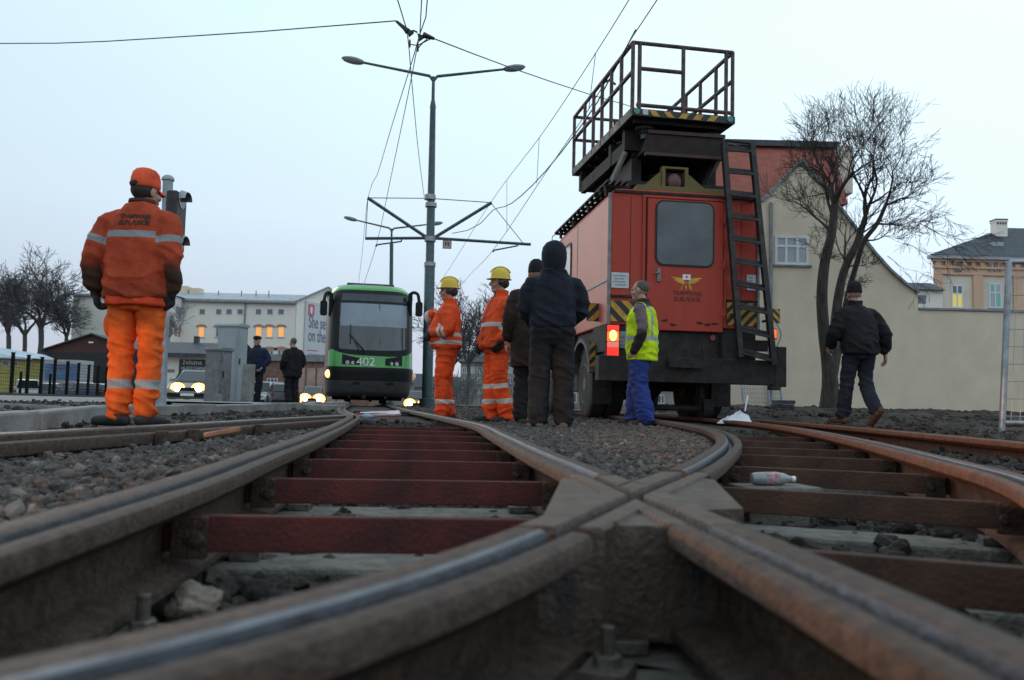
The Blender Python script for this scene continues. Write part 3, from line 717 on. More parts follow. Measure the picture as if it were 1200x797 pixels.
# the two wires that come over the camera, cross and run on over the tram track
wire('contact wire from the top of the sky over the left insulator to the lamp pole', [at(455, -40, 8.6), at(466, 0, 9.8), at(477, 36, 11.2), at(482, 90, 14), at(490, 175, 19.5), at(497, 230, 24.8)])
wire('contact wire through the right insulator down to the left steady arm', [at(504, -40, 8.6), at(499, 20, 10.2), at(492, 40, 11.2), at(478, 112, 15), at(458, 208, 20.5), at(441, 287, 25), at(423, 345, 38), at(416, 380, 55)])
wire('upper wire from the top of the sky to the top of the left strut', [at(496, -60, 8.2), at(494, 0, 9.8), at(492, 40, 11.2), at(459, 148, 17), at(442, 205, 22), at(431, 232, 24.8), at(424, 300, 36), at(418, 350, 55)])
mess = [at(760, -38, 10.5), at(737, 0, 11.6), at(690, 75, 14), at(633, 160, 18.3), at(575, 237.5, 25.2), at(525, 317, 38), at(492, 366, 60)]
cont = [at(800, -60, 9.0), at(770, 0, 10.2), at(742, 42, 11.6), at(690, 128, 14.4), at(640, 202, 18.3), at(578, 293, 25), at(548, 325, 36), at(505, 372, 60)]
wire('upper carrying wire from the top right of the sky down to the right strut', mess)
wire('contact wire passing behind the platform railing to the right steady arm', cont)
wire('slack feeder cable sagging towards the tip of the right strut', [at(745, 35, 11.8), at(700, 120, 13.6), at(640, 200, 16.5), at(600, 238, 20), at(578, 246, 23), at(563, 262, 24.3), at(548, 270, 24.8), at(530, 273.5, 25)], .012)
for i, (a, c) in enumerate([((698, 62, 13.7), (690, 128, 14.4)), ((632, 161, 18.3), (629, 215, 18.9)), ((594, 212, 22.6), (594, 272, 22.9))]):
    b = MB(); b.tube([at(*a), at(*c)], .006, 4); o = b.build('dropper_wire', m_wire); tag(o, 'thin upright dropper between the upper and lower wires, %s from the railing' % ('first', 'second', 'third')[i], 'dropper', 'droppers between the right hand wires')
# ------------------------------------------------------------------ buildings
m_plaster = mat('plaster_beige', (.68, .575, .445), .92, var=.05, scale=1.1, bump=.25, bscale=45, col2=(.58, .485, .375))
m_cream = mat('plaster_cream', (.68, .60, .51), .9, var=.05, scale=.8, bump=.1, col2=(.54, .475, .41))
m_terra = mat('facade_orange', (.62, .41, .28), .9, var=.06, scale=.8, bump=.1, col2=(.55, .36, .245))
m_wplast = mat('plaster_white', (.76, .72, .655), .9, var=.04, scale=.25, col2=(.70, .66, .60))
m_slate = mat('roof_slate', (.045, .052, .066), .7, var=.25, scale=3, bump=.4, bscale=20)
m_greyroof = mat('roof_grey', (.33, .36, .40), .6, var=.1, scale=1)
m_gutter = mat('flashing', (.20, .225, .23), .5, .3, scale=3)
m_wfr = mat('window_white', (.62, .64, .67), .5, var=.05)
m_pane = mat('pane', (.10, .115, .14), .12, var=.15, spec=.7, scale=3)
m_curt = mat('pane_curtain', (.36, .375, .41), .25, var=.1, scale=6, stretch=(1, 1, .1))
m_lit = mat('pane_lit_orange', (.5, .25, .08), .4, emit=(1.0, .42, .10), estr=.75)
m_lity = mat('pane_lit_yellow', (.5, .42, .1), .4, emit=(.95, .72, .12), estr=.42)
m_litg = mat('pane_green', (.10, .30, .25), .3, emit=(.1, .45, .33), estr=.22)
m_brick = mat('brick', (.21, .12, .095), .9, var=.2, scale=3, bump=.2)
m_tile = mat('roof_tile_red', (.33, .085, .055), .75, var=.2, scale=4, col2=(.21, .06, .045))
def tile_rows(m, ax='Z', sc=24):
    n, l = m.node_tree.nodes, m.node_tree.links
    c = n.new('ShaderNodeTexCoord'); wv = n.new('ShaderNodeTexWave'); wv.bands_direction = ax; wv.inputs['Scale'].default_value = sc; wv.wave_profile = 'SAW'
    l.new(c.outputs['Object'], wv.inputs[0]); b = n.new('ShaderNodeBump'); b.inputs['Strength'].default_value = 1.0; b.inputs['Distance'].default_value = .06
    l.new(wv.outputs['Fac'], b.inputs['Height']); l.new(b.outputs[0], n['Principled BSDF'].inputs['Normal'])
tile_rows(m_tile, 'Z', 1.15)
def window(par, cx, cz, wd, ht, y, cols=2, rows=1, trans=None, pane=None, sill=True, fr=.07, reveal=.14, panes=None, dark=None, arch=None):
    """window let into a wall whose outer face stands at y: deep reveal boards, frame with bars, panes, sill"""
    x0, x1, z0, z1 = cx - wd / 2, cx + wd / 2, cz - ht / 2, cz + ht / 2
    b = MB(); f2 = fr
    yy = y - .03
    b.b2((x0, yy, z0), (x0 + f2, y + .05, z1)); b.b2((x1 - f2, yy, z0), (x1, y + .05, z1))
    b.b2((x0 + f2, yy, z0), (x1 - f2, y + .05, z0 + f2)); b.b2((x0 + f2, yy, z1 - f2), (x1 - f2, y + .05, z1))
    for k in range(1, cols):
        x = x0 + wd * k / cols; b.b2((x - f2 * .5, yy + .002, z0 + f2), (x + f2 * .5, y + .05, z1 - f2))
    if trans: z = z0 + ht * trans; b.b2((x0 + f2, yy + .004, z - f2 * .45), (x1 - f2, y + .05, z + f2 * .45))
    w_ = b.build('window', m_wfr, par)
    tz = z0 + ht * trans if trans else None
    for k in range(cols):
        a, c = x0 + wd * k / cols, x0 + wd * (k + 1) / cols
        for j, (p, q) in enumerate([(z0, z1)] if not trans else [(z0, tz), (tz, z1)]):
            g = MB(); g.b2((a + .02, y - .006, p + .02), (c - .02, y - .001, q - .02))
            mm = panes[j][k] if panes else (pane or m_pane)
            g.build('pane', mm, w_)
    if sill:
        s = MB(); s.b2((x0 - .08, y - .07, z0 - .06), (x1 + .08, y, z0 - .004)); s.build('sill', m_gutter, w_)
    return w_

# --- beige gabled house on the right with its long garden wall (one plastered front)
def rp(px, py): v = at(px, py, 25.0); return (v.x - 8.0, v.z)
t = thing('gabled_house', 'beige plastered house with steep gable and red tiled roof behind the red truck', 'house', (8.0, 25.0, 0))
ax, az = rp(939, 189); ex, ez = rp(894, 236)
sl = [rp(962, 217), rp(985, 246), rp(1005, 272), rp(1025, 298), rp(1043, 318), rp(1060, 333), rp(1076, 344)]
bx0 = -2.6
b = MB(); poly = [(bx0, -1), (sl[-1][0], -1)] + [sl[-1]] + sl[-2::-1] + [(ax, az), (ex, ez), (bx0, ez)]
b.prism(poly, 0, .45); b.build('wall', m_plaster, t)
# coping along the gable
b = MB(); cp = [(ex - .05, ez - .04), (ax, az)] + sl
for p, q in zip(cp[:-1], cp[1:]): b.bar((p[0], .19, p[1] + .03), (q[0], .19, q[1] + .03), .58, .07)
b.build('coping', m_gutter, t)
# gable roof behind the front and the big red main roof
b = MB()
for p, q in zip(cp[:-1], cp[1:]): b.add([(p[0], .46, p[1] - .06), (q[0], .46, q[1] - .06), (q[0], 7, q[1] - .06), (p[0], 7, p[1] - .06)], [(0, 1, 2, 3)])
b.build('gable_roof', m_tile, t)
v0, v1 = at(800, 172, 27.4), at(977, 174, 27.4)
rz = v1.z
b = MB(); ez2 = ez + .05
xr_ = v1.x - 8.0; xe = at(989, 240, 25.6).x - 8.0
b.add([(-2.6, .3, ez2), (xe, .3, ez2), (xr_, 2.4, rz), (-2.6, 2.4, rz)], [(0, 1, 2, 3)])
b.add([(xe, .3, ez2), (xe, 7.5, ez2), (xr_, 5.5, rz), (xr_, 2.4, rz)], [(0, 1, 2, 3)])
b.add([(-2.6, 2.4, rz), (xr_, 2.4, rz), (xr_, 5.5, rz), (-2.6, 5.5, rz)], [(0, 1, 2, 3)])
b.build('main_roof', m_tile, t)
b = MB(); b.b2((-2.6, 2.2, rz - .02), (xr_ + .1, 2.62, rz + .17)); b.build('ridge_edge', m_slate, t)
b = MB(); b.b2((xr_ - .05, 1.9, rz - 1.6), (xr_ + .42, 2.5, rz - .06)); b.build('chimney', m_cream, t)
b = MB(); b.b2((-2.6, .1, ez2 - .16), (ex + .15, .32, ez2 - .03)); b.tube([(ex + .22, -.07, ez - .05), (ex + .22, -.07, 0)], .055, 10); b.build('gutter', m_gutter, t, smooth=40)
wx0, wz1 = rp(908, 276); wx1, wz0 = rp(947.5, 311)
window(t, (wx0 + wx1) / 2, (wz0 + wz1) / 2, wx1 - wx0, wz1 - wz0, -.001, cols=3, trans=.64, pane=m_curt, fr=.075)
# --- garden wall continuing to the right
wl_x, wl_z = rp(1076, 363)
t = thing('garden_wall', 'long plain beige plastered wall behind the walking man and the bare tree', 'wall', (8.0, 25.0, 0))
b = MB(); b.b2((sl[-1][0], .03, -1), (26, .40, wl_z)); b.build('wall', m_plaster, t)
b = MB(); b.b2((sl[-1][0], -.03, wl_z), (26, .46, wl_z + .07)); b.build('coping', m_gutter, t, bevel=.01)

# --- ochre school-like building further back on the right
D = 60.0
def rq(px, py, Y=D): v = at(px, py, Y); return v.x, v.z
o0 = at(1150, 480, D); OX = o0.x
t = thing('ochre_building', 'ochre and cream two storey building with dark hipped roof beyond the garden wall', 'building', (OX, D, 0))
lx = rq(1094, 320)[0] - OX; tz = rq(1140, 301)[1]; cz_ = rq(1140, 318)[1]
b = MB(); b.prism([(lx, 0), (lx + 16, 0), (lx + 16, 11), (lx + 6.4, 11)], -.5, tz - .25, 'z'); b.build('wall', m_cream, t)
b = MB(); pilx = [(1094, 1104), (1140, 1151), (1187, 1198), (1234, 1246), (1280, 1292)]
for a, c in pilx:
    xa, xc = rq(a, 340)[0] - OX, rq(c, 340)[0] - OX; b.b2((xa - .02, -.14, -.5), (xc, -.002, cz_ - .3))
b.b2((lx - .02, -.16, cz_ - .3), (lx + 16, -.003, cz_ + .15)); b.build('pilaster', m_terra, t, bevel=.02)
b = MB(); b.b2((lx - .1, -.28, cz_ + .15), (lx + 16, -.004, cz_ + .30)); 
xx = lx + .1
while xx < lx + 15.5: b.b2((xx, -.24, cz_ + .3), (xx + .3, -.006, tz - .42)); xx += .62
b.b2((lx - .2, -.32, tz - .42), (lx + 16, -.002, tz - .25)); b.build('cornice', m_terra, t)
b = MB(); b.b2((lx - .45, -.55, tz - .25), (lx + 16, 0, tz)); b.build('gutter', m_greyroof, t)
px_, pz_ = rq(1178, 267, D + 5.2); px_ -= OX
b = MB(); x9 = lx + 16
b.add([(lx - .5, -.6, tz), (x9, -.6, tz), (x9 - 3.5, 5.2, pz_), (px_, 5.2, pz_), (lx + 5.9, 11.4, tz), (x9, 11.4, tz)], [(0, 1, 2, 3), (0, 3, 4), (4, 3, 2, 5), (1, 5, 2)])
b.build('roof', m_slate, t)
b = MB(); cxx, czz = rq(1171.5, 273, D + 3.6); cxx -= OX; b.b2((cxx - .42, 3.3, czz - 1), (cxx + .42, 4.1, czz + .95)); b.b2((cxx - .46, 3.26, czz + .78), (cxx + .46, 4.14, czz + .9)); ch = b.build('chimney', m_wplast, t)
b = MB(); b.b2((cxx - .47, 3.25, czz + .95), (cxx + .47, 4.15, czz + 1.02)); 
for k in range(4): b.b2((cxx - .36 + .2 * k, 3.255, czz + .6), (cxx - .25 + .2 * k, 3.262, czz + .74))
b.build('chimney_pot', m_slate, ch)
b = MB(); vx, vz = rq(1167, 286, D + 1.6); b.b2((vx - OX - .4, 1.3, vz - .2), (vx - OX + .4, 2.0, vz + .1)); b.build('roof_light', m_greyroof, t)
def w2(px0, px1, py0, py1, **k):
    xa, zb = rq(px0, py1); xb, za = rq(px1, py0); return window(t, (xa + xb) / 2 - OX, (za + zb) / 2, xb - xa, za - zb, -.001, **k)
w2(1115, 1128.5, 334, 361, cols=2, trans=.62, panes=[[m_lity, m_lity], [m_pane, m_pane]], fr=.10)
w2(1159, 1173.5, 332, 361, cols=2, trans=.62, panes=[[m_curt, m_litg], [m_litg, m_curt]], fr=.10)
w2(1204, 1218, 332, 361, cols=2, trans=.62, fr=.10)
for a, c in ((1117, 1125), (1157, 1160), (1163, 1166), (1169, 1172)):
    xa, za = rq(a, 314); xc, _ = rq(c, 314); b = MB(); b.b2((xa - OX, -.26, za - .28), (xc - OX, -.245, za + .28)); b.build('attic_window', m_pane, t)
t = thing('low_side_house', 'small low house with dark blue roof seen between gable and ochre building', 'house', at(1085, 350, 50))
b = MB(); b.b2((-.9, 0, -4), (1.0, 3, .55)); b.build('wall', m_wplast, t)
b = MB(); b.prism([(-.3, .5), (3.4, .5), (1.5, 1.15)], -1.2, 1.05, 'x'); b.build('roof', m_slate, t)
b = MB(); b.b2((-.6, -.02, -.3), (.0, -.005, .2)); b.build('window', m_pane, t)

# --- long white building with lit windows on the left
D = 110.0
K = at(343, 455, D); OX = K.x
t = thing('white_building', 'long white three storey building with low grey roof and orange lit windows at left', 'building', (K.x, D, 0))
def rw(px, py, Y=D): v = at(px, py, Y); return v.x - OX, v.z
ev = rw(300, 352)[1]; xl_ = rw(216, 400)[0]
# end wall goes back to the right
dv = Vector((.42, .9075, 0)); EL = 12.2
Pk = dv * (EL / 2); E9 = dv * EL; back = Vector((-.69, .72, 0)) * 1.0
pkz = rw(379, 337, D + Pk.y)[1]
b = MB(); b.b2((xl_ - .5, 0, -4), (0, 11, ev)); b.build('wall', m_wplast, t)
b = MB(); n3 = Vector((.9075, -.42, 0)) * .05
b.add([Vector((0, 0, -4)) + n3, E9 + Vector((0, 0, -4)) + n3, E9 + Vector((0, 0, ev)) + n3, Pk + Vector((0, 0, pkz)) + n3, Vector((0, 0, ev)) + n3], [(0, 1, 2, 3, 4)])
b.add([Vector((-3, 0, -4)), E9 + Vector((-3, 2, -4)), E9 + Vector((-3, 2, ev - .5)), Vector((-3, 0, ev))], [(0, 1, 2, 3)])
b.build('end_wall', m_wplast, t)
b = MB(); ov = .45
b.add([(xl_ - 8, -ov, ev), (-.05, -ov, ev), Pk + Vector((.05, 0, ev + 1.5)), (xl_ - 8, Pk.y, ev + 1.5), (xl_ - 8, -ov, ev - .22), (.1, -ov, ev - .22)], [(0, 1, 2, 3), (0, 1, 5, 4)])
b.add([Pk + Vector((.05, 0, ev + 1.5)), E9 + Vector((-.1, 0, ev)), (xl_ - 8, 12, ev), (xl_ - 8, Pk.y, ev + 1.5)], [(0, 1, 2, 3)])
b.build('roof', m_greyroof, t)
b = MB()
b.bar((0, -ov, ev - .1), Pk + Vector((.35, -.3, pkz)), .3, .22); b.bar(Pk + Vector((.35, -.3, pkz)), E9 + Vector((.4, -.3, ev)), .3, .22); b.build('verge', m_gutter, t)
b = MB(); b.b2((xl_ - .3, -ov - .1, ev - .38), (.1, -ov + .1, ev - .2)); xx = rw(286, 400)[0]; b.tube([(xx, -.15, ev - .2), (xx, -.15, -3)], .1, 8); b.build('gutter', m_gutter, t)
m_arch = mat('window_surround', (.40, .25, .19), .9)
for px in (237, 256.5, 268.5, 281.5, 303, 316.5, 329.5):
    x, z = rw(px, 365.5); window(t, x, z, .86, .86, -.002, cols=1, fr=.10, sill=False)
for px, lit in ((236, 2), (256.5, 0), (268.5, 0), (281.5, 1), (303, 3), (316, 2), (329.5, 2)):
    x, z = rw(px, 389); w_ = window(t, x, z, .86, 1.45, -.002, cols=1, fr=.09, pane=m_lit if lit > 1 else m_pane, sill=True)
    b = MB(); n_ = 9; rr = [(x + .72 * math.cos(PI * (k / (n_ - 1))), z + .62 + .38 * math.sin(PI * k / (n_ - 1))) for k in range(n_)] ; b.prism(rr, -.10, -.003); b.build('window_arch', m_arch, w_)
for px in (236, 256.5, 281.5, 303, 316, 329.5):
    x, z = rw(px, 418); w_ = window(t, x, z, .95, 1.7, -.002, cols=2, fr=.09)
    b = MB(); rr = [(x + 1.0 * math.cos(PI * (k / 8)), z + .86 + .45 * math.sin(PI * k / 8)) for k in range(9)]; b.prism(rr, -.10, -.003); b.build('window_arch', m_arch, w_)
# left wing standing forward
x0, x1 = rw(86, 400, 108)[0], rw(205, 400, 108)[0]; wy = -2.6
b = MB(); b.b2((x0, wy, -4), (x1, 12, ev - .02)); b.build('wing_wall', m_wplast, t)
b = MB(); b.add([(x0 - .8, wy - .5, ev), (x1 + .4, wy - .5, ev), (x1 + .4, 13, ev), (x0 - .8, 13, ev), (x0 + 4, 3.5, ev + .9), (x1 - 2.5, 3.5, ev + .9)], [(0, 1, 5, 4), (1, 2, 5), (2, 3, 4, 5), (3, 0, 4)])
b.add([(x0 - .8, wy - .5, ev - .25), (x1 + .4, wy - .5, ev - .25), (x1 + .4, wy - .5, ev), (x0 - .8, wy - .5, ev)], [(0, 1, 2, 3)]); b.build('wing_roof', m_greyroof, t)
for px in (208.5, 214.5): 
    for py in (365, 389, 415):
        x, z = rw(px + 12.5, py); 
        b = MB(); yy = wy + (.75 if px < 210 else 1.9); b.b2((x1, yy - .42, z - (.42 if py < 380 else .75)), (x1 + .02, yy + .42, z + (.42 if py < 380 else .75))); b.build('side_window', m_pane if py != 389 else m_arch, t)
for px, dz in ((213, 1.5), (228, 1.2)):
    x, z = rw(px, 348, 114); b = MB(); b.b2((x - .7, 4, z - 2), (x + .7, 5.4, z + dz)); b.build('chimney', m_plaster, t)
for px in (256, 283, 300, 315):
    x, z = rw(px, 345, 113); b = MB(); b.tube([(x, 3, z - .8), (x, 3, z + .5)], .07, 6); b.build('roof_vent', m_gutter, t)
# billboard on the end wall
def ew(s, z, off=.12):
    return dv * s + Vector((.9075, -.42, 0)) * off + Vector((0, 0, z))
bb = thing('billboard', 'large pale advertising board with the words She sells on the end of the white building', 'billboard', (K.x, D, 0))
s0, s1 = 1.7, 10.6
zt, zb_ = rw(352.5, 352, D + .9)[1], rw(352, 436, D + .9)[1]
b = MB(); b.add([ew(s0, zb_, .10), ew(s1, zb_, .10), ew(s1, zt, .10), ew(s0, zt, .10), ew(s0, zb_, .22), ew(s1, zb_, .22), ew(s1, zt, .22), ew(s0, zt, .22)], [(0, 1, 2, 3), (4, 5, 6, 7), (0, 1, 5, 4), (1, 2, 6, 5), (2, 3, 7, 6), (3, 0, 4, 7)])
b.build('panel', mat('billboard_grey', (.50, .505, .525), .6, var=.03, scale=.3), bb)
m_ink = mat('billboard_ink', (.10, .14, .19), .6); m_pink = mat('billboard_red', (.50, .12, .17), .6)
def em(s, z): 
    m_ = Matrix((dv, Vector((0, 0, 1)), Vector((.9075, -.42, 0)))).transposed().to_4x4(); m_.translation = ew(s, z, .235); return m_
H9 = zt - zb_
text('lettering', 'She sells', 2.35, em(s0 + .7, zt - H9 * .29), bb, m_ink, .008, .60, 'LEFT', .02)
text('lettering', 'on the sea', 2.35, em(s0 + .7, zt - H9 * .48), bb, m_ink, .008, .60, 'LEFT', .02)
for k, (zz, ln, hh) in enumerate([(.685, 2.2, .14)]): 
    b = MB(); m_ = em(s0 + .6 + ln / 2, zt - H9 * zz); b.box(None, (ln, hh, .012), 0, 0, m_); b.build('text_line', m_pink, bb)
for zz, ln in ((.745, 4.8), (.80, 4.2)):
    b = MB(); x_ = 0
    rr = random.Random(int(zz * 1000))
    while x_ < ln: wd = rr.uniform(.12, .3); b.box(None, (wd, .26, .012), 0, 0, em(s0 + .9 + x_ + wd / 2, zt - H9 * zz)); x_ += wd + .06
    b.build('text_line', mat('ink_grey', (.30, .33, .37), .6), bb)
b = MB(); b.box(None, (1.25, 1.5, .012), 0, 0, em(s0 + 1.15, zt - H9 * .115)); lg = b.build('logo', m_pink, bb)
b = MB(); m_ = em(s0 + 1.15, zt - H9 * .115); pts = [(-.12, -.5), (.18, -.5), (.24, 0), (.14, .5), (-.10, .42), (-.28, .1)]
b.loft([[m_ @ Vector((x, y, .008)) for x, y in pts], [m_ @ Vector((x, y, .02)) for x, y in pts]]); b.build('logo_figure', m_white, lg)

# --- brick garage row behind the two men
t = thing('brick_garages', 'low brick building with a row of pale pink garage doors beside the tram', 'garage building', at(345, 460, 60)); o0 = Vector(t.location)
def rg_(px, py, Y=60): v = at(px, py, Y); return v.x - o0.x, v.z - o0.z
b = MB(); x0, zt_ = rg_(296, 413); x1, _ = rg_(400, 430); b.b2((x0, 0, -3), (x1 + 2, 6, zt_ - .55)); b.build('wall', m_brick, t)
b = MB(); b.b2((x0 - .2, -.25, zt_ - .55), (x1 + 2.2, 6, zt_ - .1)); b.build('parapet', m_gutter, t)
for k in range(5):
    xa, _ = rg_(347 + 12.2 * k, 450); xb, _ = rg_(357 + 12.2 * k, 450); b = MB(); b.b2((xa, -.05, -1.2), (xb, -.004, zt_ - 1.0)); b.b2((xa + .1, -.07, .6), (xb - .1, -.05, .66)); b.build('garage_door', mat('door_pink', (.40, .27, .235), .8, var=.12, scale=2), t)
x, z = rg_(319, 450); window(t, x, z, .75, .8, -.002, cols=3, fr=.05, sill=False)

# --- shop with dark roof and a painted sign
t = thing('sign_shop', 'low white shop with dark sloping roof and a black painted sign behind the hatchback', 'shop', at(225, 465, 52)); o0 = Vector(t.location)
def rs_(px, py, Y=52): v = at(px, py, Y); return v.x - o0.x, v.z - o0.z
x0 = rs_(170, 440)[0]; x1 = rs_(268, 440)[0]; ze = rs_(225, 417)[1]; zr = rs_(225, 401, 54)[1]
b = MB(); b.b2((x0, 0, -2), (x1, 5, ze)); b.build('wall', m_wplast, t)
b = MB(); b.add([(x0 - .3, -.7, ze - .05), (x1 + .3, -.7, ze - .05), (x1 + .3, 2.4, zr), (x0 - .3, 2.4, zr), (x0 - .3, -.7, ze + .12), (x1 + .3, -.7, ze + .12)], [(4, 5, 2, 3), (0, 1, 5, 4)]); b.add([(x0 - .3, 2.4, zr), (x1 + .3, 2.4, zr), (x1 + .3, 6, ze), (x0 - .3, 6, ze)], [(0, 1, 2, 3)]); b.build('roof', m_slate, t)
b = MB(); xa, za = rs_(205, 428); b.b2((x0, -.02, za - .45), (xa, -.003, za - .25)); b.b2((x0 + .3, -.03, za - 1.4), (xa - .5, -.004, za - .5)); b.build('window', m_pane, t)
b = MB(); xc, zc = rs_(228, 402, 54); b.b2((xc - .14, 2.2, zc - .3), (xc + .14, 2.5, zc + .45)); b.build('chimney', m_slate, t)
xs0, zs1 = rs_(211, 419); xs1, zs0 = rs_(267, 449)
b = MB(); b.b2((xs0, -.1, zs0), (xs1, -.02, zs1 - .1)); sg = b.build('sign_board', m_black, t)
m_sgn = mat('sign_letters', (.62, .60, .58), .7)
for s_, px, py, sz in (('żelazna', 214.5, 424.5, .42), ('HURTOWNIA', 213, 431.5, .28), ('ALBCZ', 220.5, 439, .42)):
    x, z = rs_(px, py); m_ = Matrix.Translation((x, -.11, z)) @ REAR; text('lettering', s_, sz, m_, sg, m_sgn, .004, .95, 'LEFT')
x, z = rs_(244, 455); b = MB(); b.b2((x - .9, -.02, z - .35), (x + .9, -.004, z + .2)); b.build('shop_window', m_pane, t)

# --- red-brown barn with a low gable
t = thing('brown_barn', 'dark red brown timber barn with a low pitched gable behind the mesh fence', 'barn', at(110, 462, 82)); o0 = Vector(t.location)
def rb_(px, py, Y=82): v = at(px, py, Y); return v.x - o0.x, v.z - o0.z
P = [rb_(50, 411), rb_(109, 392), rb_(176, 416)]
m_barn = mat('barn_boards', (.075, .032, .028), .85, var=.25, scale=3, stretch=(6, 1, .3)); m_barn2 = mat('barn_dark', (.03, .027, .027), .85)
b = MB(); b.prism([(P[0][0], -4), (P[2][0], -4), P[2], P[1], P[0]], 0, 9); b.build('wall', m_barn, t)
b = MB()
for p, q in ((P[0], P[1]), (P[1], P[2])): b.bar((p[0], 4.3, p[1] + .06), (q[0], 4.3, q[1] + .06), 9.4, .12)
b.build('roof', m_slate, t)
b = MB(); z = rb_(100, 413)[1]; b.b2((P[0][0] + .3, -.04, -4), (P[2][0] - .3, -.003, z)); b.build('gate', m_barn2, t)
x, z = rb_(107, 401.5); b = MB(); b.b2((x - .22, -.1, z - .06), (x + .22, -.004, z + .1)); b.build('lamp', m_white, t)
# --- yellow hut
t = thing('yellow_hut', 'yellow walled hut with pale snowy looking roof at the left edge behind the fence', 'hut', at(15, 460, 75)); o0 = Vector(t.location)
def ry(px, py, Y=75): v = at(px, py, Y); return v.x - o0.x, v.z - o0.z
xa = ry(-60, 430)[0]; xb, zb2 = ry(35, 419); 
m_yel = mat('yellow_wall', (.40, .35, .11), .85, var=.08, scale=2); m_snow = mat('roof_pale_blue', (.44, .53, .60), .7, var=.06, scale=2)
b = MB(); b.b2((xa, 0, -4), (xb, 4, zb2 - .12)); b.build('wall', m_yel, t)
b = MB(); za = ry(-60, 403)[1]; b.add([(xa, -.5, zb2 + .12), (xb + .5, -.5, zb2 - .08), (xb + .1, 2.2, zb2 + .35), (xa, 2.2, za + .3), (xa, -.5, zb2 - .05), (xb + .5, -.5, zb2 - .2), (xb + .5, 4, zb2 - .1), (xa, 4, zb2 + .1)], [(0, 1, 2, 3), (0, 1, 5, 4), (1, 6, 2), (2, 6, 7, 3)]); b.build('roof', m_snow, t)
x, z = ry(7, 425.5); window(t, x, z, .62, .55, -.002, cols=1, fr=.04, sill=False); x, z = ry(17.5, 426); window(t, x, z, .6, .5, -.002, cols=1, fr=.04, sill=False)
b = MB()
for k in range(5): x, z = ry(2 + 4.2 * k, 437); b.b2((x - .05, -.02, z - .04), (x + .05, -.003, z + .04))
b.build('wall_vent', m_black, t)
# --- painted container
t = thing('painted_container', 'white site container with a blue painted panel on its front behind the fence', 'container', at(73, 461, 72)); o0 = Vector(t.location)
def rc_(px, py, Y=72): v = at(px, py, Y); return v.x - o0.x, v.z - o0.z
x0, z1 = rc_(50, 421); x1, _ = rc_(94, 421)
b = MB(); b.b2((x0, 0, -4), (x1, 2.4, z1)); b.build('body', mat('container_white', (.42, .43, .43), .7), t)
m_mur = mat('blue_panel', (.05, .13, .30), .6, var=.2, scale=1.6, col2=(.16, .22, .33)); x2, z2 = rc_(53, 426); x3_, z3 = rc_(91, 446)
b = MB(); b.b2((x2, -.03, z3), (x3_, -.003, z2)); b.build('painted_panel', m_mur, t)
b = MB(); x4, z4 = rc_(72, 431); b.prism([(x4 + .9 * math.cos(a), z4 - .15 + .42 * math.sin(a)) for a in [k * PI / 10 for k in range(11)]], -.045, -.031); b.build('painted_arch', mat('panel_violet', (.13, .11, .24), .6), t)

# --- worn apartment block far behind the workers and some far roofs along the skyline
D = 120.0
t = thing('far_apartment_block', 'grey old apartment block with small windows far behind the two helmeted workers', 'apartment block', at(572, 468, D)); o0 = Vector(t.location)
def rf(px, py): v = at(px, py, D); return v.x - o0.x, v.z - o0.z
x0, z1 = rf(540, 424); x1, _ = rf(626, 424)
m_oldw = mat('old_plaster', (.30, .275, .245), .9, var=.2, scale=.4, col2=(.21, .195, .185))
b = MB(); b.b2((x0, 0, -5), (x1, 9, z1)); b.build('wall', m_oldw, t)
b = MB(); b.prism([(-.6, z1), (9.6, z1), (4.5, z1 + 1.9)], x0 - .4, x1 + .4, 'x'); b.build('roof', m_slate, t)
for py in (434, 446, 458):
    for px in range(544, 624, 9):
        x, z = rf(px, py); window(t, x, z, .62, .85, -.002, cols=2, fr=.08, sill=False, pane=m_curt if (px * 7 + py) % 5 == 0 else m_pane)
for k, (px0, px1, pyt, Y) in enumerate([(625, 700, 442, 105), (486, 541, 446, 130), (700, 900, 446, 120), (388, 490, 440, 150)]):
    v0, v1 = at(px0, pyt, Y), at(px1, pyt, Y); t = thing('far_house', ['far low house with dark roof glimpsed under the red truck', 'far low house with dark roof between tram and first helmeted worker', 'far long low house behind the wheels of the red truck', 'far low house with dark roof hidden behind the green tram'][k], 'house', (v0.x, Y, 0))
    b = MB(); b.b2((0, 0, -4), (v1.x - v0.x, 8, v0.z - 1)); b.build('wall', m_oldw, t); b = MB(); b.prism([(-.4, v0.z - 1), (8.4, v0.z - 1), (4, v0.z + .8)], -.3, v1.x - v0.x + .3, 'x'); b.build('roof', m_slate, t)
    for q in range(4):
        x = (v1.x - v0.x) * (q + .5) / 4; window(t, x, v0.z - 2.4, .9, 1.2, -.002, cols=2, fr=.08, sill=False)

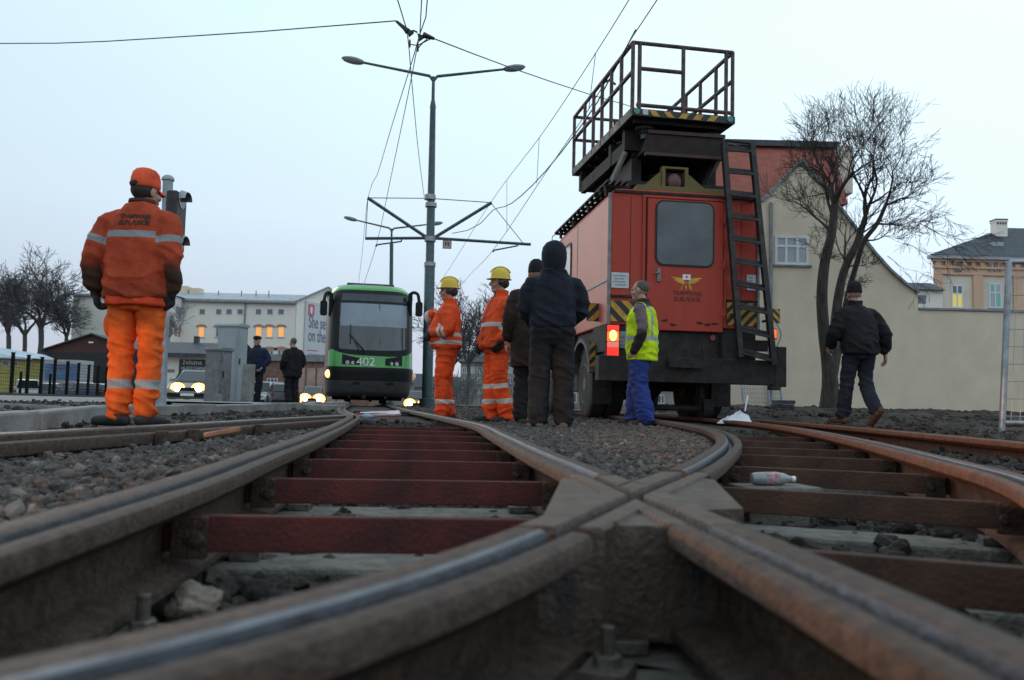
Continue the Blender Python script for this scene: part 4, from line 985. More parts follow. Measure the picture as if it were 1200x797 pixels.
# ------------------------------------------------------------------ trees
m_bark = mat('bark', (.045, .037, .032), .95, var=.3, scale=12, bump=.8, bscale=25, stretch=(1, 1, .25))
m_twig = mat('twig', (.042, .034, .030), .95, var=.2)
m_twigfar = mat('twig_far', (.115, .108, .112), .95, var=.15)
def grow(b, p, d, ln, r, lvl, rg, up, spread, minr, stats, tw):
    """branches, breadth first, so a full crown is reached before the finest twigs run out"""
    Q = [(p, d, ln, r, lvl)]
    while Q and stats[0] <= tw:
        p, d, ln, r, lvl = Q.pop(0)
        n_ = 4 if lvl < 5 else 3; pts = [p]; rr = [r]
        for k in range(n_):
            d = (d + Vector((rg.gauss(0, .17), rg.gauss(0, .17), rg.gauss(0, .13) + up * .10))).normalized()
            pts.append(pts[-1] + d * ln / n_); rr.append(max(minr, r * (1 - .45 * (k + 1) / n_)))
        b.tube(pts, rr, 6 if r > .03 else (4 if r > .012 else 3), 0, False); stats[0] += 1
        if lvl > 9 or ln < .10: continue
        kids = rg.choice((2, 3, 3)) if lvl > 1 else 3
        for k in range(kids + (1 if lvl < 5 else 0)):
            i = n_ if k < 2 else rg.randint(1, n_ - 1)
            perp = d.cross(Vector((rg.gauss(0, 1), rg.gauss(0, 1), rg.gauss(0, 1)))).normalized()
            a = rg.uniform(.25, .8) * spread; f = rg.uniform(.66, .92) if k < kids else .5
            Q.append((pts[i], (d * math.cos(a) + perp * math.sin(a)).normalized(), ln * f, max(minr, rr[i] * rg.uniform(.62, .82)), lvl + 1))
tb = at(973, 484, 21); tb.z = .05
t = thing('bare_tree', 'tall bare tree with three dark stems in front of the beige house and wall', 'tree', tb)
def tr(px, py, dy=0): return at(px, py, 21 + dy) - tb
rg = random.Random(4)
trunk, crown = MB(), MB()
stems = [
    ([Vector((0, 0, -.2)), tr(972, 440), tr(966, 395), tr(963, 350, -.1), tr(966, 310, -.2), tr(974, 275, -.2), tr(978, 240, -.2)], [.34, .21, .155, .14, .13, .11, .09]),
    ([tr(972, 445), tr(977, 400, .1), tr(982, 350, .2), tr(990, 315, .2), tr(1004, 285, .3), tr(1014, 255, .3)], [.18, .135, .12, .105, .09, .07]),
    ([tr(975, 440), tr(983, 405, .3), tr(993, 350, .5), tr(1003, 312, .6), tr(1013, 282, .7), tr(1028, 262, .8), tr(1038, 240, .9)], [.14, .10, .085, .075, .066, .06, .048]),
]
for p_, r_ in stems:
    sp = spline(p_, .15); k = len(sp); trunk.tube(sp, [np.interp(i / (k - 1), np.linspace(0, 1, len(r_)), r_) for i in range(k)], 9)
trunk.build('trunk', m_bark, t, smooth=60)
stt = [0]
limbs = [((1014, 255, .3), (1001, 196), .05, 1.15), ((978, 240, -.2), (1000, 192), .05, 1.15), ((990, 315, .2), (992, 262), .035, 1.05), ((978, 240, -.2), (968, 196), .07, 1.15), ((978, 240, -.2), (992, 190), .06, 1.15), ((974, 275, -.2), (948, 235), .04, .95), ((976, 255, -.2), (955, 205), .045, 1.0), ((1014, 255, .3), (1008, 205), .055, 1.15), ((1014, 255, .3), (1030, 205), .05, 1.1), ((1004, 285, .3), (1022, 235), .04, 1.0), ((1038, 240, .9), (1052, 195), .035, 1.15), ((1038, 240, .9), (1064, 240), .035, .95), ((1028, 262, .8), (1062, 268), .03, .85), ((1013, 282, .7), (1048, 278), .026, .85), ((982, 350, .2), (1008, 325), .016, .6), ((966, 310, -.2), (945, 290), .018, .6), ((963, 350, -.1), (952, 362), .010, .3), ((990, 315, .2), (1010, 300), .02, .55)]
for i, (a, c, r_, ln) in enumerate(limbs):
    p0 = tr(a[0], a[1], a[2]); d = tr(c[0], c[1], a[2] + rg.uniform(-.6, .6)) - p0
    stt = [0]; grow(crown, p0, d.normalized(), ln * (.80 if a[1] - c[1] > 38 else .54), r_, 1, rg, .50, .90, .0043, stt, int(190 + 6500 * r_))
# drooping outer sprays at the right
for (px, py) in ((1064, 255), (1078, 262), (1060, 285), (1072, 240), (1040, 300), (1088, 268)):
    p0 = tr(px, py, .8); stt = [0]; grow(crown, p0, Vector((.6, rg.uniform(-.3, .3), -.35)).normalized(), .55, .011, 4, rg, -.5, .8, .0042, stt, 70)
crown.build('crown', m_twig, t)
def tree(label, px, py, Y, h_, seed, spread, m_, r0, lvls=2, lean=0, tw=900, grp=None, minr=.012, stem=.3):
    p = at(px, py, Y); rg = random.Random(seed); t = thing('bare_tree', label, 'tree', p, 0, grp)
    b = MB(); q = Vector((lean, 0, h_ * stem)); b.tube(spline([(0, 0, -1), (0, 0, 0), q * .5 + Vector((.1, 0, 0)), q], .3), [r0] * 1 + [r0 * .8] * (len(spline([(0, 0, -1), (0, 0, 0), q * .5 + Vector((.1, 0, 0)), q], .3)) - 1), 7); b.build('trunk', m_, t, smooth=60)
    c = MB()
    for k in range(4):
        stt = [0]; a = k * PI / 2 + rg.uniform(-.4, .4); d = Vector((math.cos(a) * .6, math.sin(a) * .6, 1)).normalized()
        grow(c, q.copy(), d, h_ * .22, r0 * .6, 1, rg, .35, spread, minr, stt, tw // 3)
    c.build('crown', m_, t); return t
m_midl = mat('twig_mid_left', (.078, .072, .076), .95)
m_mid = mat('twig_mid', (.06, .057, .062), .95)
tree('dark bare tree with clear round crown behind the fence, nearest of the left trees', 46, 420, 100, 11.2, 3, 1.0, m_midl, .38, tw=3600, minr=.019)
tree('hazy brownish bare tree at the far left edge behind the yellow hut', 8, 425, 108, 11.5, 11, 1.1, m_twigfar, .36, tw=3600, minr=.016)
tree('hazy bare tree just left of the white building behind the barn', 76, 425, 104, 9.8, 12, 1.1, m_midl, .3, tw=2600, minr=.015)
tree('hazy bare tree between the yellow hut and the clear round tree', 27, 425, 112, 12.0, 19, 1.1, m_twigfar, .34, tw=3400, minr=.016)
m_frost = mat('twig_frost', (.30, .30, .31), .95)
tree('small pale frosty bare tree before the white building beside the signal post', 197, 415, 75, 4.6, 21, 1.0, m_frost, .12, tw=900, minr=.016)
for i, (px, h_, sd) in enumerate([(548, 9.6, 31), (606, 8.0, 33), (528, 8.6, 35), (640, 6.0, 36)]):
    tree(['bare tree showing in the gap between the two helmeted workers', 'bare tree behind the man in the brown coat', 'bare tree behind the tall lamp pole beside the tram', 'bare tree hidden behind the man in the black hood'][i], px, 462, 78 + i * 3, h_, sd, .95, m_midl, .2, tw=2200, minr=.015, stem=.28)
# grey scrub below the trees
def shrub(label, px, py, Y, w_, h_, seed, m_):
    p = at(px, py, Y); b = MB(); rg = random.Random(seed)
    for k in range(34):
        a = rg.uniform(0, 2 * PI); x = rg.uniform(-w_ / 2, w_ / 2); q = Vector((x, rg.uniform(-.8, .8), -.3)); stt = [0]
        grow(b, q, Vector((rg.gauss(0, .3), rg.gauss(0, .3), 1)).normalized(), h_ * .38, .022, 4, rg, .3, .9, .009, stt, 26)
    o = b.build('bare_shrub', m_, None); o.location = p; tag(o, label, 'shrub')
m_scrub = mat('scrub', (.14, .135, .13), .95, var=.3)
shrub('grey bare shrub below the gap between the two helmeted workers', 556, 470, 66, 3.6, 2.4, 41, m_scrub)
shrub('grey bare shrub behind the legs of the first helmeted worker', 532, 470, 70, 3.0, 2.2, 42, m_scrub)
shrub('grey bare shrub right of the second helmeted worker', 592, 470, 72, 3.2, 2.2, 43, m_scrub)
# ------------------------------------------------------------------ vehicles
CAMP = Vector((0, 0, CZ))
def planer(O, rz):
    h = Vector((-math.sin(rz), math.cos(rz), 0)); x = Vector((math.cos(rz), math.sin(rz), 0))
    def f(px, py, ly=0.0):
        d = at(px, py, 1.0) - CAMP; s = ((O + h * ly) - CAMP).dot(h) / d.dot(h); p = CAMP + d * s - O
        return p.dot(x), p.z
    return f
def rrect(x0, z0, x1, z1, r, n=6):
    o = []
    for cx, cz, a0 in ((x1 - r, z1 - r, 0), (x0 + r, z1 - r, 90), (x0 + r, z0 + r, 180), (x1 - r, z0 + r, 270)):
        for k in range(n + 1): a = R(a0 + 90 * k / n); o.append((cx + r * math.cos(a), cz + r * math.sin(a)))
    return o
def wheel(par, c, rad, wd, m_rim, axis=(1, 0, 0), name='wheel'):
    c = Vector(c); ax = Vector(axis).normalized(); b = MB()
    prof = [(-.5, .62), (-.5, .86), (-.46, .95), (-.36, 1.0), (.36, 1.0), (.46, .95), (.5, .86), (.5, .62)]
    y = Vector((0, 0, 1)); x = ax.cross(y).normalized(); n = 28
    b.loft([[c + ax * (q * wd) + (x * math.cos(2 * PI * k / n) + y * math.sin(2 * PI * k / n)) * (rad * r_) for k in range(n)] for q, r_ in prof], 0, True)
    w_ = b.build(name, m_rubber, par, smooth=40)
    r2 = MB()
    for s in (-1, 1):
        r2.loft([[c + ax * (s * wd * q) + (x * math.cos(2 * PI * k / n) + y * math.sin(2 * PI * k / n)) * (rad * r_) for k in range(n)] for q, r_ in ((.505, .60), (.53, .57), (.42, .50), (.40, .22), (.52, .20), (.52, .02))], 0, False)
    r2.build('rim', m_rim, w_, smooth=40)
    return w_
# ------------------------------------------------------------------ red tower truck
TO = Vector((2.41, 11.95, .02)); TR = R(8)
T = thing('tower_truck', 'red overhead line maintenance truck with raised railed platform and rear ladder', 'truck', TO, TR)
tl = planer(TO, TR)
m_tred = mat('truck_red', (.41, .052, .031), .5, var=.12, scale=2.2, spec=.25, stretch=(1.6, 1, .22), col2=(.35, .042, .026), bump=.08, bscale=6)
m_trside = mat('truck_red_faded', (.50, .125, .085), .5, var=.10, scale=1.6, col2=(.43, .115, .08))
m_chas = mat('chassis_black', (.022, .018, .017), .8, scale=8, var=.4, bump=.2)
m_chbrown = mat('chassis_brown', (.019, .015, .014), .8, scale=8, var=.4, bump=.3)
m_yel2 = mat('hazard_yellow', (.50, .27, .025), .6, var=.2, scale=10)
m_hblack = mat('hazard_black', (.02, .02, .022), .6)
m_rail = mat('platform_rail', (.095, .055, .048), .6, .2, scale=12, var=.35)
m_plat = mat('platform_floor', (.024, .021, .020), .85, scale=5, var=.35)
m_platside = mat('platform_side', (.22, .21, .19), .8, scale=5, var=.3)
m_tglass = mat('truck_window', (.055, .065, .075), .12, scale=3, var=.2, spec=.6)
m_strip = mat('corner_strip', (.20, .20, .205), .5, .4, scale=8)
m_seal = mat('seal', (.012, .012, .013), .7)
hw = 1.09
xl, zt_ = tl(713, 221); xr2, ztr = tl(889, 229); zb_ = tl(735, 381)[1]; zt_ = (zt_ + ztr) / 2
xl, xr2 = -hw, hw
BL = 3.75                                           # length of the box body
b = MB()
prof = [(xl, zb_), (xr2, zb_), (xr2, zt_ - .10), (xr2 - .05, zt_ - .03), (xr2 - .14, zt_), (xl + .14, zt_), (xl + .05, zt_ - .03), (xl, zt_ - .10)]
b.prism(prof, 0, BL)
bod = b.build('body', m_tred, T, bevel=.02)
# faded side skins, rubbing strip, corner strips
b = MB(); b.b2((xl - .006, .06, zb_ + .02), (xl - .001, BL - .03, zt_ - .13)); b.build('side_panel', m_trside, T)
b = MB(); z = tl(690, 322, 1)[1]; b.b2((xl - .02, .05, zb_ + .62), (xl - .007, BL - .02, zb_ + .66)); b.b2((xl - .012, 2.05, zb_ + .03), (xl - .007, 2.07, zt_ - .14)); b.build('rub_strip', m_strip, T)
for x in (xl - .005, xr2 + .005): b = MB(); b.tube([(x, -.01, zb_ - .02), (x, -.01, zt_ - .08)], .026, 8); b.build('corner_strip', m_strip, T, smooth=40)
b = MB(); b.b2((xl + .04, -.03, zt_ - .065), (xr2 - .04, -.001, zt_ - .03)); b.build('rain_gutter', m_chas, T)
# side window
b = MB(); b.prism([(y, z) for y, z in rrect(2.5, zb_ + .95, 3.3, zb_ + 1.62, .1)], xl - .02, xl - .007, 'x'); sw = b.build('side_window', m_seal, T)
b = MB(); b.prism([(y, z) for y, z in rrect(2.55, zb_ + 1.0, 3.25, zb_ + 1.57, .08)], xl - .026, xl - .021, 'x'); b.build('pane', m_tglass, sw)
# rear: recessed panels either side of the door
dx0, dz1 = tl(758, 233); dx1, dz0 = tl(846, 386)
b = MB()
b.b2((dx0 - .06, -.022, dz0 + .02), (dx0 - .015, -.001, dz1 + .05)); b.b2((dx1 + .012, -.022, dz0 + .02), (dx1 + .05, -.001, dz1 + .05)); b.b2((dx0 - .06, -.024, dz1 + .015), (dx1 + .05, -.001, dz1 + .055)); b.build('door_frame', m_tred, T, bevel=.006)
b = MB(); b.b2((dx0 - .013, -.006, dz0), (dx1 + .010, -.001, dz1 + .013)); b.build('door_seal', m_seal, T)
b = MB(); b.b2((dx0 + .004, -.05, dz0 - .05), (dx1 - .004, -.008, dz1)); door = b.build('door', m_tred, T, bevel=.012)
wx0, wz1 = tl(769, 237); wx1, wz0 = tl(833, 313)
b = MB(); b.prism(rrect(wx0 - .025, wz0 - .025, wx1 + .025, wz1 + .025, .12), -.062, -.051); fr_ = b.build('window_seal', m_seal, door)
b = MB(); b.prism(rrect(wx0, wz0, wx1, wz1, .10), -.068, -.0625); b.build('window_pane', m_tglass, door)
hx, hz = tl(770.5, 323)
b = MB(); b.b2((hx - .025, -.075, hz - .09), (hx + .025, -.051, hz + .09)); b.tube([(hx - .01, -.07, hz + .03), (hx - .01, -.11, hz + .03), (hx - .07, -.115, hz + .02)], .013, 8); b.build('door_handle', m_strip, door, smooth=40)
for k in (.12, .5, .86):
    hg = MB(); z_ = dz0 + (dz1 - dz0) * k; hg.tube([(dx1 + .004, -.056, z_ - .06), (dx1 + .004, -.056, z_ + .06)], .016, 8); hg.b2((dx1 - .07, -.056, z_ - .03), (dx1 + .045, -.0505, z_ + .03)); hg.build('hinge', m_tred, door, smooth=40)
for x_ in (xl + .30, dx1 + .28):
    sm = MB(); sm.b2((x_ - .004, -.0035, zb_ + .42), (x_ + .004, -.0005, zt_ - .12)); sm.build('panel_seam', m_seal, T)
sm = MB()
for k in range(12): sm.ell((xl + .09 + k * (2 * hw - .18) / 11, -.001, zt_ - .095), (.010, .006, .010), 8, 5)
sm.build('rivet', m_strip, T)
b = MB()
for a, c in ((778, 376), (787, 381), (818, 379), (828, 381), (836, 380)):
    x, z = tl(a, c); b.prism([(x + .05 * math.cos(k) * (1 + .4 * math.sin(3 * k + a)), z + .02 * math.sin(k) * (1 + .4 * math.cos(2 * k + a))) for k in np.linspace(0, 2 * PI, 11)[:-1]], -.0525, -.0505)
b.build('rust_stain', mat('rust_dark', (.045, .012, .012), .9), door)
# winged emblem: shield with cross and crown marks over yellow wings and lightning
ex, ez = tl(803, 331)
m_egold = mat('emblem_gold', (.58, .33, .02), .5); m_ered = mat('emblem_red', (.45, .02, .03), .5)
b = MB()
for s in (-1, 1):
    for k, (r0, r1_, za, zc) in enumerate([(.03, .235, .035, .03), (.03, .20, .005, .0), (.03, .15, -.022, -.022)]):
        b.prism([(ex + s * r0, ez + za - .018), (ex + s * r1_ * .75, ez + zc - .004 + .012), (ex + s * r1_, ez + zc + .035 - k * .012), (ex + s * r1_ * .7, ez + zc + .032), (ex + s * r0, ez + za + .010)], -.0535, -.0505)
for s in (-1, 0, 1):
    b.prism([(ex + s * .04 - .012, ez - .03), (ex + s * .075 + .012, ez - .075), (ex + s * .06, ez - .08), (ex + s * .10, ez - .125), (ex + s * .045 - .01, ez - .09), (ex + s * .06 - .018, ez - .082)], -.0535, -.0505)
em_ = b.build('emblem', m_egold, door)
sh = lambda r_, y0, y1: [(ex - .058 * r_, ez + .105 * 1), (ex + .058 * r_, ez + .105), (ex + .058 * r_, ez + .03), (ex + .035 * r_, ez + .03 - .03 * r_), (ex, ez + .03 - .055 * r_), (ex - .035 * r_, ez + .03 - .03 * r_), (ex - .058 * r_, ez + .03)]
b = MB(); b.prism(sh(1, 0, 0), -.057, -.054); b.build('shield', m_white, em_)
b = MB(); b.prism([(ex - .05, ez + .03), (ex + .05, ez + .03), (ex + .03, ez + .0), (ex, ez - .018), (ex - .03, ez + .0)], -.0595, -.0575); b.build('shield_base', m_ered, em_)
b = MB(); b.b2((ex - .006, -.0595, ez + .05), (ex + .006, -.0575, ez + .09)); b.b2((ex - .02, -.0595, ez + .064), (ex + .02, -.0575, ez + .076)); b.build('shield_cross', m_ink, em_)
b = MB()
for (px0, py0, px1, py1) in ():
    pass
tx, tz_ = tl(804, 344.5); text('lettering', 'TRAMWAJE', .085, Matrix.Translation((tx, -.052, tz_)) @ REAR, door, m_seal, .0015, 1.0)
tx, tz_ = tl(804, 351.5); text('lettering', 'ELBLĄSKIE', .085, Matrix.Translation((tx, -.052, tz_)) @ REAR, door, m_seal, .0015, 1.0)
# notice plates
m_not = mat('notice_white', (.52, .54, .56), .6, var=.1, scale=6); m_notink = mat('notice_ink', (.25, .27, .33), .7)
for (a, c, e, g) in ((712.5, 319, 736.5, 338), (875, 322, 893, 341)):
    x0, z1 = tl(a, c); x1, z0 = tl(e, g); x1 = min(x1, xr2 - .03); x0 = max(x0, xl + .03); b = MB(); b.b2((x0, -.012, z0), (x1, -.002, z1)); pl = b.build('notice_plate', m_not, T)
    b = MB(); rr = random.Random(3)
    for k in range(4):
        z = z1 - (z1 - z0) * (.2 + .2 * k); x = x0 + .02 + rr.uniform(0, .04)
        while x < x1 - .05 - rr.uniform(0, .03): w_ = rr.uniform(.012, .035); b.b2((x, -.0135, z - .011), (min(x + w_, x1 - .015), -.0122, z + .011)); x += w_ + .008
    b.build('notice_text', m_notink, pl)
# hazard panels
def hazard(x0, z0, x1, z1, y, n, par, flip=1, name='hazard_panel', th=.014):
    b = MB(); b.b2((x0, y - th, z0), (x1, y, z1)); p = b.build(name, m_hblack, par)
    b = MB(); w_ = (x1 - x0) / n; hh = z1 - z0
    for k in range(-3, n + 3):
        a = [(x0 + (k) * w_, z0), (x0 + (k + .5) * w_, z0), (x0 + (k + .5) * w_ - flip * hh * 1.0, z1), (x0 + k * w_ - flip * hh * 1.0, z1)]
        # clip against the panel sides
        def clip(P, lim, sgn):
            o_ = []
            for i in range(len(P)):
                p1, p2 = P[i], P[(i + 1) % len(P)]; i1, i2 = sgn * (p1[0] - lim) >= 0, sgn * (p2[0] - lim) >= 0
                if i1: o_.append(p1)
                if i1 != i2: t_ = (lim - p1[0]) / (p2[0] - p1[0]); o_.append((lim, p1[1] + t_ * (p2[1] - p1[1])))
            return o_
        P = clip(clip(a, x0 + .004, 1), x1 - .004, -1)
        if len(P) > 2: b.prism(P, y - th - .003, y - th - .001)
    b.build('stripes', m_yel2, p)
    return p
a0, a1 = tl(711, 352), tl(757, 378); hazard(xl + .02, a1[1], dx0 - .07, a0[1], -.002, 2, T)
a0, a1 = tl(843, 354), tl(893, 383); hazard(dx1 + .06, a1[1], xr2 - .01, a0[1], -.002, 3, T, -1)
b = MB(); b.b2((xl + .02, -.03, a0[1] + .01), (dx0 - .07, -.002, a0[1] + .04)); b.b2((dx1 + .06, -.03, a0[1] + .01), (xr2 - .01, -.002, a0[1] + .04)); b.build('panel_edge', m_chas, T)
x0, z1 = tl(687.5, 355, .55); x1, z0 = tl(703, 377, .55); hazard(x0, z0, x1, z1, .55, 1, T, -1, 'marker_flap')
x0, z1 = tl(905, 362, .1); x1, z0 = tl(913.5, 379, .1); hazard(x0, z0, x1, z1, .1, 1, T, 1, 'marker_flap')
x0, z1 = tl(686, 403, 1.0); x1, z0 = tl(697, 430, 1.0); hazard(x0, z0, x1, z1, .75, 1, T, -1, 'marker_flap')
# undercarriage: sills, bumper, boxes, step
zc1 = zb_ - .01; zc0 = tl(800, 425)[1]; zb0 = tl(800, 449)[1]
b = MB(); b.b2((xl + .02, .02, zc0), (xr2 - .02, .10, zc1)); b.b2((xl + .05, .10, zc0 + .1), (xr2 - .05, BL + 1.2, zc1)); b.build('chassis', m_chas, T)
bx0_, _ = tl(690, 440, -.0); bx1_, _ = tl(914, 440, .0)
b = MB(); b.b2((bx0_ + .1, -.16, zb0), (bx1_ - .03, .06, zc0 + .06)); b.b2((bx1_ - .15, -.17, zb0 - .02), (bx1_ + .02, -.02, tl(905, 407)[1])); b.build('bumper', m_chbrown, T, bevel=.012)
b = MB(); bxx, bzz = tl(905, 455); b.tube([(bxx - .02, -.06, zb0), (bxx - .02, -.06, bzz - .02)], [.05, .075], 10); b.tube([(bxx - .02, -.1, bzz - .03), (bxx - .02, -.1, bzz + .03)], .09, 12); b.build('tow_jaw', m_chas, T, smooth=40)
s0, s1 = tl(779, 404), tl(817, 427)
b = MB()
for x in (s0[0], s1[0]): b.bar((x, -.2, s0[1]), (x + (.02 if x > 0 else -.02), -.24, s1[1]), .025, .025)
b.bar((s0[0] - .02, -.24, s1[1]), (s1[0] + .02, -.24, s1[1] - .01), .04, .12); b.build('rear_step', m_chbrown, T)
b = MB(); x0, z1 = tl(846, 392, -.1); x1, z0 = tl(868, 425, -.1); b.b2((x0, -.13, z0), (x1, .02, z1)); b.build('tool_box', m_chas, T, bevel=.012)
b = MB(); x0, z1 = tl(868, 398, -.1); x1, z0 = tl(900, 412, -.1); b.b2((x0, -.1, z0), (x1, -.02, z1)); b.build('step_plate', m_chbrown, T)
b = MB(); x0, z0 = tl(835, 396); b.cyl((x0, -.0, z0), (x0, -.012, z0), .04, 12); b.build('reflector', mat('reflector_red', (.25, .015, .02), .3), T)
# tail lamps
m_tlr = mat('lamp_red', (.5, .02, .01), .3, emit=(1.0, .03, .012), estr=1.1)
m_tlo = mat('lamp_orange', (.6, .12, .02), .3, emit=(1.0, .14, .02), estr=1.3)
m_tlh = mat('lamp_bulb', (.8, .5, .1), .3, emit=(1.0, .52, .10), estr=4.0)
m_tlp = mat('lamp_pink', (.6, .25, .22), .3, emit=(1.0, .22, .18), estr=.55)
x0, z1 = tl(711.5, 381, -.1); x1, z0 = tl(724.5, 417, -.1)
tlt = MB(); tlt.b2((x0 - .015, -.10, z0 - .015), (x1 + .015, -.03, z1 + .015)); lm = tlt.build('tail_lamp', m_chas, T)
hz_ = z1 - z0
for a, c, m_, nm in ((0, .28, m_tlr, 'red_lens'), (.28, .45, m_tlr, 'red_lens'), (.47, .80, m_tlo, 'orange_lens'), (.82, 1.0, m_tlr, 'red_lens')):
    b = MB(); b.b2((x0, -.125, z0 + hz_ * a), (x1, -.101, z0 + hz_ * c)); b.build(nm, m_tlp if a == .28 else m_, lm, bevel=.006)
b = MB(); b.ell(((x0 + x1) / 2, -.125, z0 + hz_ * .66), (.055, .018, .075), 14, 8); b.build('bulb_glow', m_tlh, lm, smooth=180)
x0, z1 = tl(903, 386, -.1); x1, z0 = tl(909.5, 396.5, -.1)
b = MB(); b.b2((x0 - .012, -.10, z0 - .012), (x1 + .012, -.03, z1 + .012)); lm = b.build('tail_lamp', m_chas, T)
b = MB(); b.b2((x0, -.118, z0), (x1, -.101, z1)); b.build('orange_lens', m_tlo, lm, bevel=.006)
b = MB(); x9, z9 = tl(909, 388, -.1); b.tube(spline([(x9 + .02, -.08, z9 + .12), (x9 + .09, -.08, z9 - .05), (x9 + .02, -.08, z9 - .25), (x9 + .05, -.08, z9 - .32)], .04), .008, 6); b.build('cable', m_strip, T)
x9, z9 = tl(729, 393, -.1); b = MB()
for k in range(3): b.b2((x9 - .06, -.075, z9 - .02 - .055 * k), (x9 + .05, -.065, z9 + .015 - .055 * k))
b.b2((x9 - .08, -.064, z9 - .17), (x9 + .07, -.03, z9 + .06)); b.build('number_plate_bracket', m_strip, T)
# wheels: road wheels and small rail guide wheels
m_trim = mat('truck_rim', (.09, .07, .06), .7)
for s in (-1, 1):
    for off in (0, .27):
        wheel(T, (s * (hw - .16 - off), 1.55, .52), .52, .25, m_trim)
    wheel(T, (s * (hw - .18), 4.75, .52), .52, .26, m_trim)
    g = MB(); c = Vector((s * .5, .42, .19)); g.loft([[c + Vector((s * q, .17 * k2 * math.cos(a), .17 * k2 * math.sin(a))) for a in np.linspace(0, 2 * PI, 25)[:-1]] for q, k2 in ((-.09, .4), (-.09, 1.0), (-.065, 1.0), (-.06, .84), (.06, .82), (.06, .4))]); g.build('guide_wheel', m_chbrown, T, smooth=35)
    g = MB(); g.bar((s * .42, .42, .19), (s * .42, .42, zb0 + .1), .07, .09); g.build('guide_bracket', m_chas, T)
    fl_ = MB(); fl_.b2((s * hw - .33, 1.02, .24), (s * hw + (.01 if s > 0 else .32), 1.04, zc0 + .2)) if False else fl_.b2((s * (hw - .16) - .15, .93, .22), (s * (hw - .16) + .15, .95, zc0 + .1)); fl_.build('mud_flap', m_rubber, T)
b = MB(); b.cyl((-.6, .42, .19), (.6, .42, .19), .045, 10); b.cyl((-.9, 1.55, .52), (.9, 1.55, .52), .08, 12); b.ell((0, 1.55, .52), (.2, .24, .2), 14, 8); b.build('axle', m_chas, T, smooth=40)
b = MB(); b.b2((-.5, .3, .5), (-.38, 5.2, .75)); b.b2((.38, .3, .5), (.5, 5.2, .75)); b.b2((-.3, 2.2, .3), (.3, 3.4, .8)); b.b2((-1.0, 2.3, .42), (-.62, 3.5, .95)); b.build('frame_rail', m_chas, T)
b = MB()
for s in (-1, 1):
    pts = [(1.55 + .68 * math.cos(a), .55 + .68 * math.sin(a)) for a in np.linspace(R(12), R(168), 15)]; pin = [(1.55 + .62 * math.cos(a), .55 + .62 * math.sin(a)) for a in np.linspace(R(168), R(12), 15)]
    b.prism(pts + pin, s * hw - .2 if s > 0 else -hw - .05, s * hw + .05 if s > 0 else -hw + .2, 'x')
b.build('wheel_arch', mat('arch_grey', (.10, .09, .088), .7, scale=6, var=.3), T, smooth=30)
for q in ((xl, .12, xl + .06, .9), (xl, 2.22, xl + .06, BL), (xr2 - .06, .12, xr2, .9), (xr2 - .06, 2.22, xr2, BL)): b = MB(); b.b2((q[0], q[1], zb_ - .36), (q[2], q[3], zb_ + .01)); b.build('skirt', m_chbrown, T)
# cab in front
b = MB(); cabp = [(BL + .08, .75), (BL + 1.75, .75), (BL + 1.8, 1.5), (BL + 1.55, 2.45), (BL + .2, 2.55), (BL + .08, 2.4)]
b.prism(cabp, -1.05, 1.05, 'x'); cb_ = b.build('cab', m_trside, T, bevel=.06)
for s in (-1, 1):
    b = MB(); q = [(BL + .35, 1.62), (BL + 1.5, 1.62), (BL + 1.32, 2.3), (BL + .35, 2.35)]; b.prism(q, s * 1.052, s * 1.06, 'x'); b.build('cab_window', m_tglass, cb_)
    b = MB(); b.tube([(s * 1.05, BL + 1.6, 2.1), (s * 1.3, BL + 1.65, 2.05)], .015, 6); b.b2((s * 1.3 - .09, BL + 1.62, 1.75), (s * 1.3 + .09, BL + 1.68, 2.12)); b.build('mirror', m_chas, cb_)
b = MB(); b.add([(-.95, BL + 1.79, 1.6), (.95, BL + 1.79, 1.6), (.95, BL + 1.585, 2.38), (-.95, BL + 1.585, 2.38)], [(0, 1, 2, 3)]); b.build('windscreen', m_tglass, cb_)
# roof: walkway slats on the left edge, wooden frames
b = MB(); zr_ = zt_ + .015
for k in range(4): b.b2((xl - .06 + .085 * k, -.05, zr_ + .06), (xl - .01 + .085 * k, BL + .1, zr_ + .085))
for k in range(13): y = .1 + k * .3; b.b2((xl - .07, y, zr_ + .02), (xl + .32, y + .05, zr_ + .058))
for k in range(4): b.b2((xl - .02, .2 + 1.1 * k, zr_ - .08), (xl + .02, .26 + 1.1 * k, zr_ + .03))
b.build('roof_walkway', m_chas, T)
b = MB(); b.tube(spline([(xl - .05, BL + .02, zr_ + .04), (xl - .12, BL - .05, zr_ - .02), (xl - .13, BL - .1, zr_ - .10), (xl - .05, BL - .12, zr_ - .1)], .03), .008, 6); b.build('roof_hook', m_strip, T)
# yellow turret base and lifting frame
m_ty = mat('turret_yellow', (.15, .105, .025), .7, var=.3, scale=9, col2=(.12, .09, .03))
zp0 = tl(800, 152)[1] ; b = MB()
x0, _ = tl(748, 215); x1, _ = tl(850, 222)
b.b2((x0, .05, zt_), (x1, 1.5, zt_ + .085)); b.build('turret_plate', m_ty, T, bevel=.01)
xa, za = tl(781, 195); xb, zb3 = tl(807, 219)
b = MB(); b.prism([(xa - .03, zt_ + .086), (xa - .03, za), (xa + .02, za), (xa + .02, zt_ + .086)], .1, .2); b.prism([(xb - .02, zt_ + .086), (xb - .02, za), (xb + .03, za), (xb + .03, zt_ + .086)], .1, .2); b.b2((xa - .03, .1, za + .001), (xb + .03, .2, za + .03))
b.prism([(xa - .30, zt_ + .087), (xa - .035, zt_ + .087), (xa - .035, za - .03)], .12, .18); b.prism([(xb + .30, zt_ + .087), (xb + .035, zt_ + .087), (xb + .035, za - .06)], .12, .18); b.build('turret_bracket', m_ty, T)
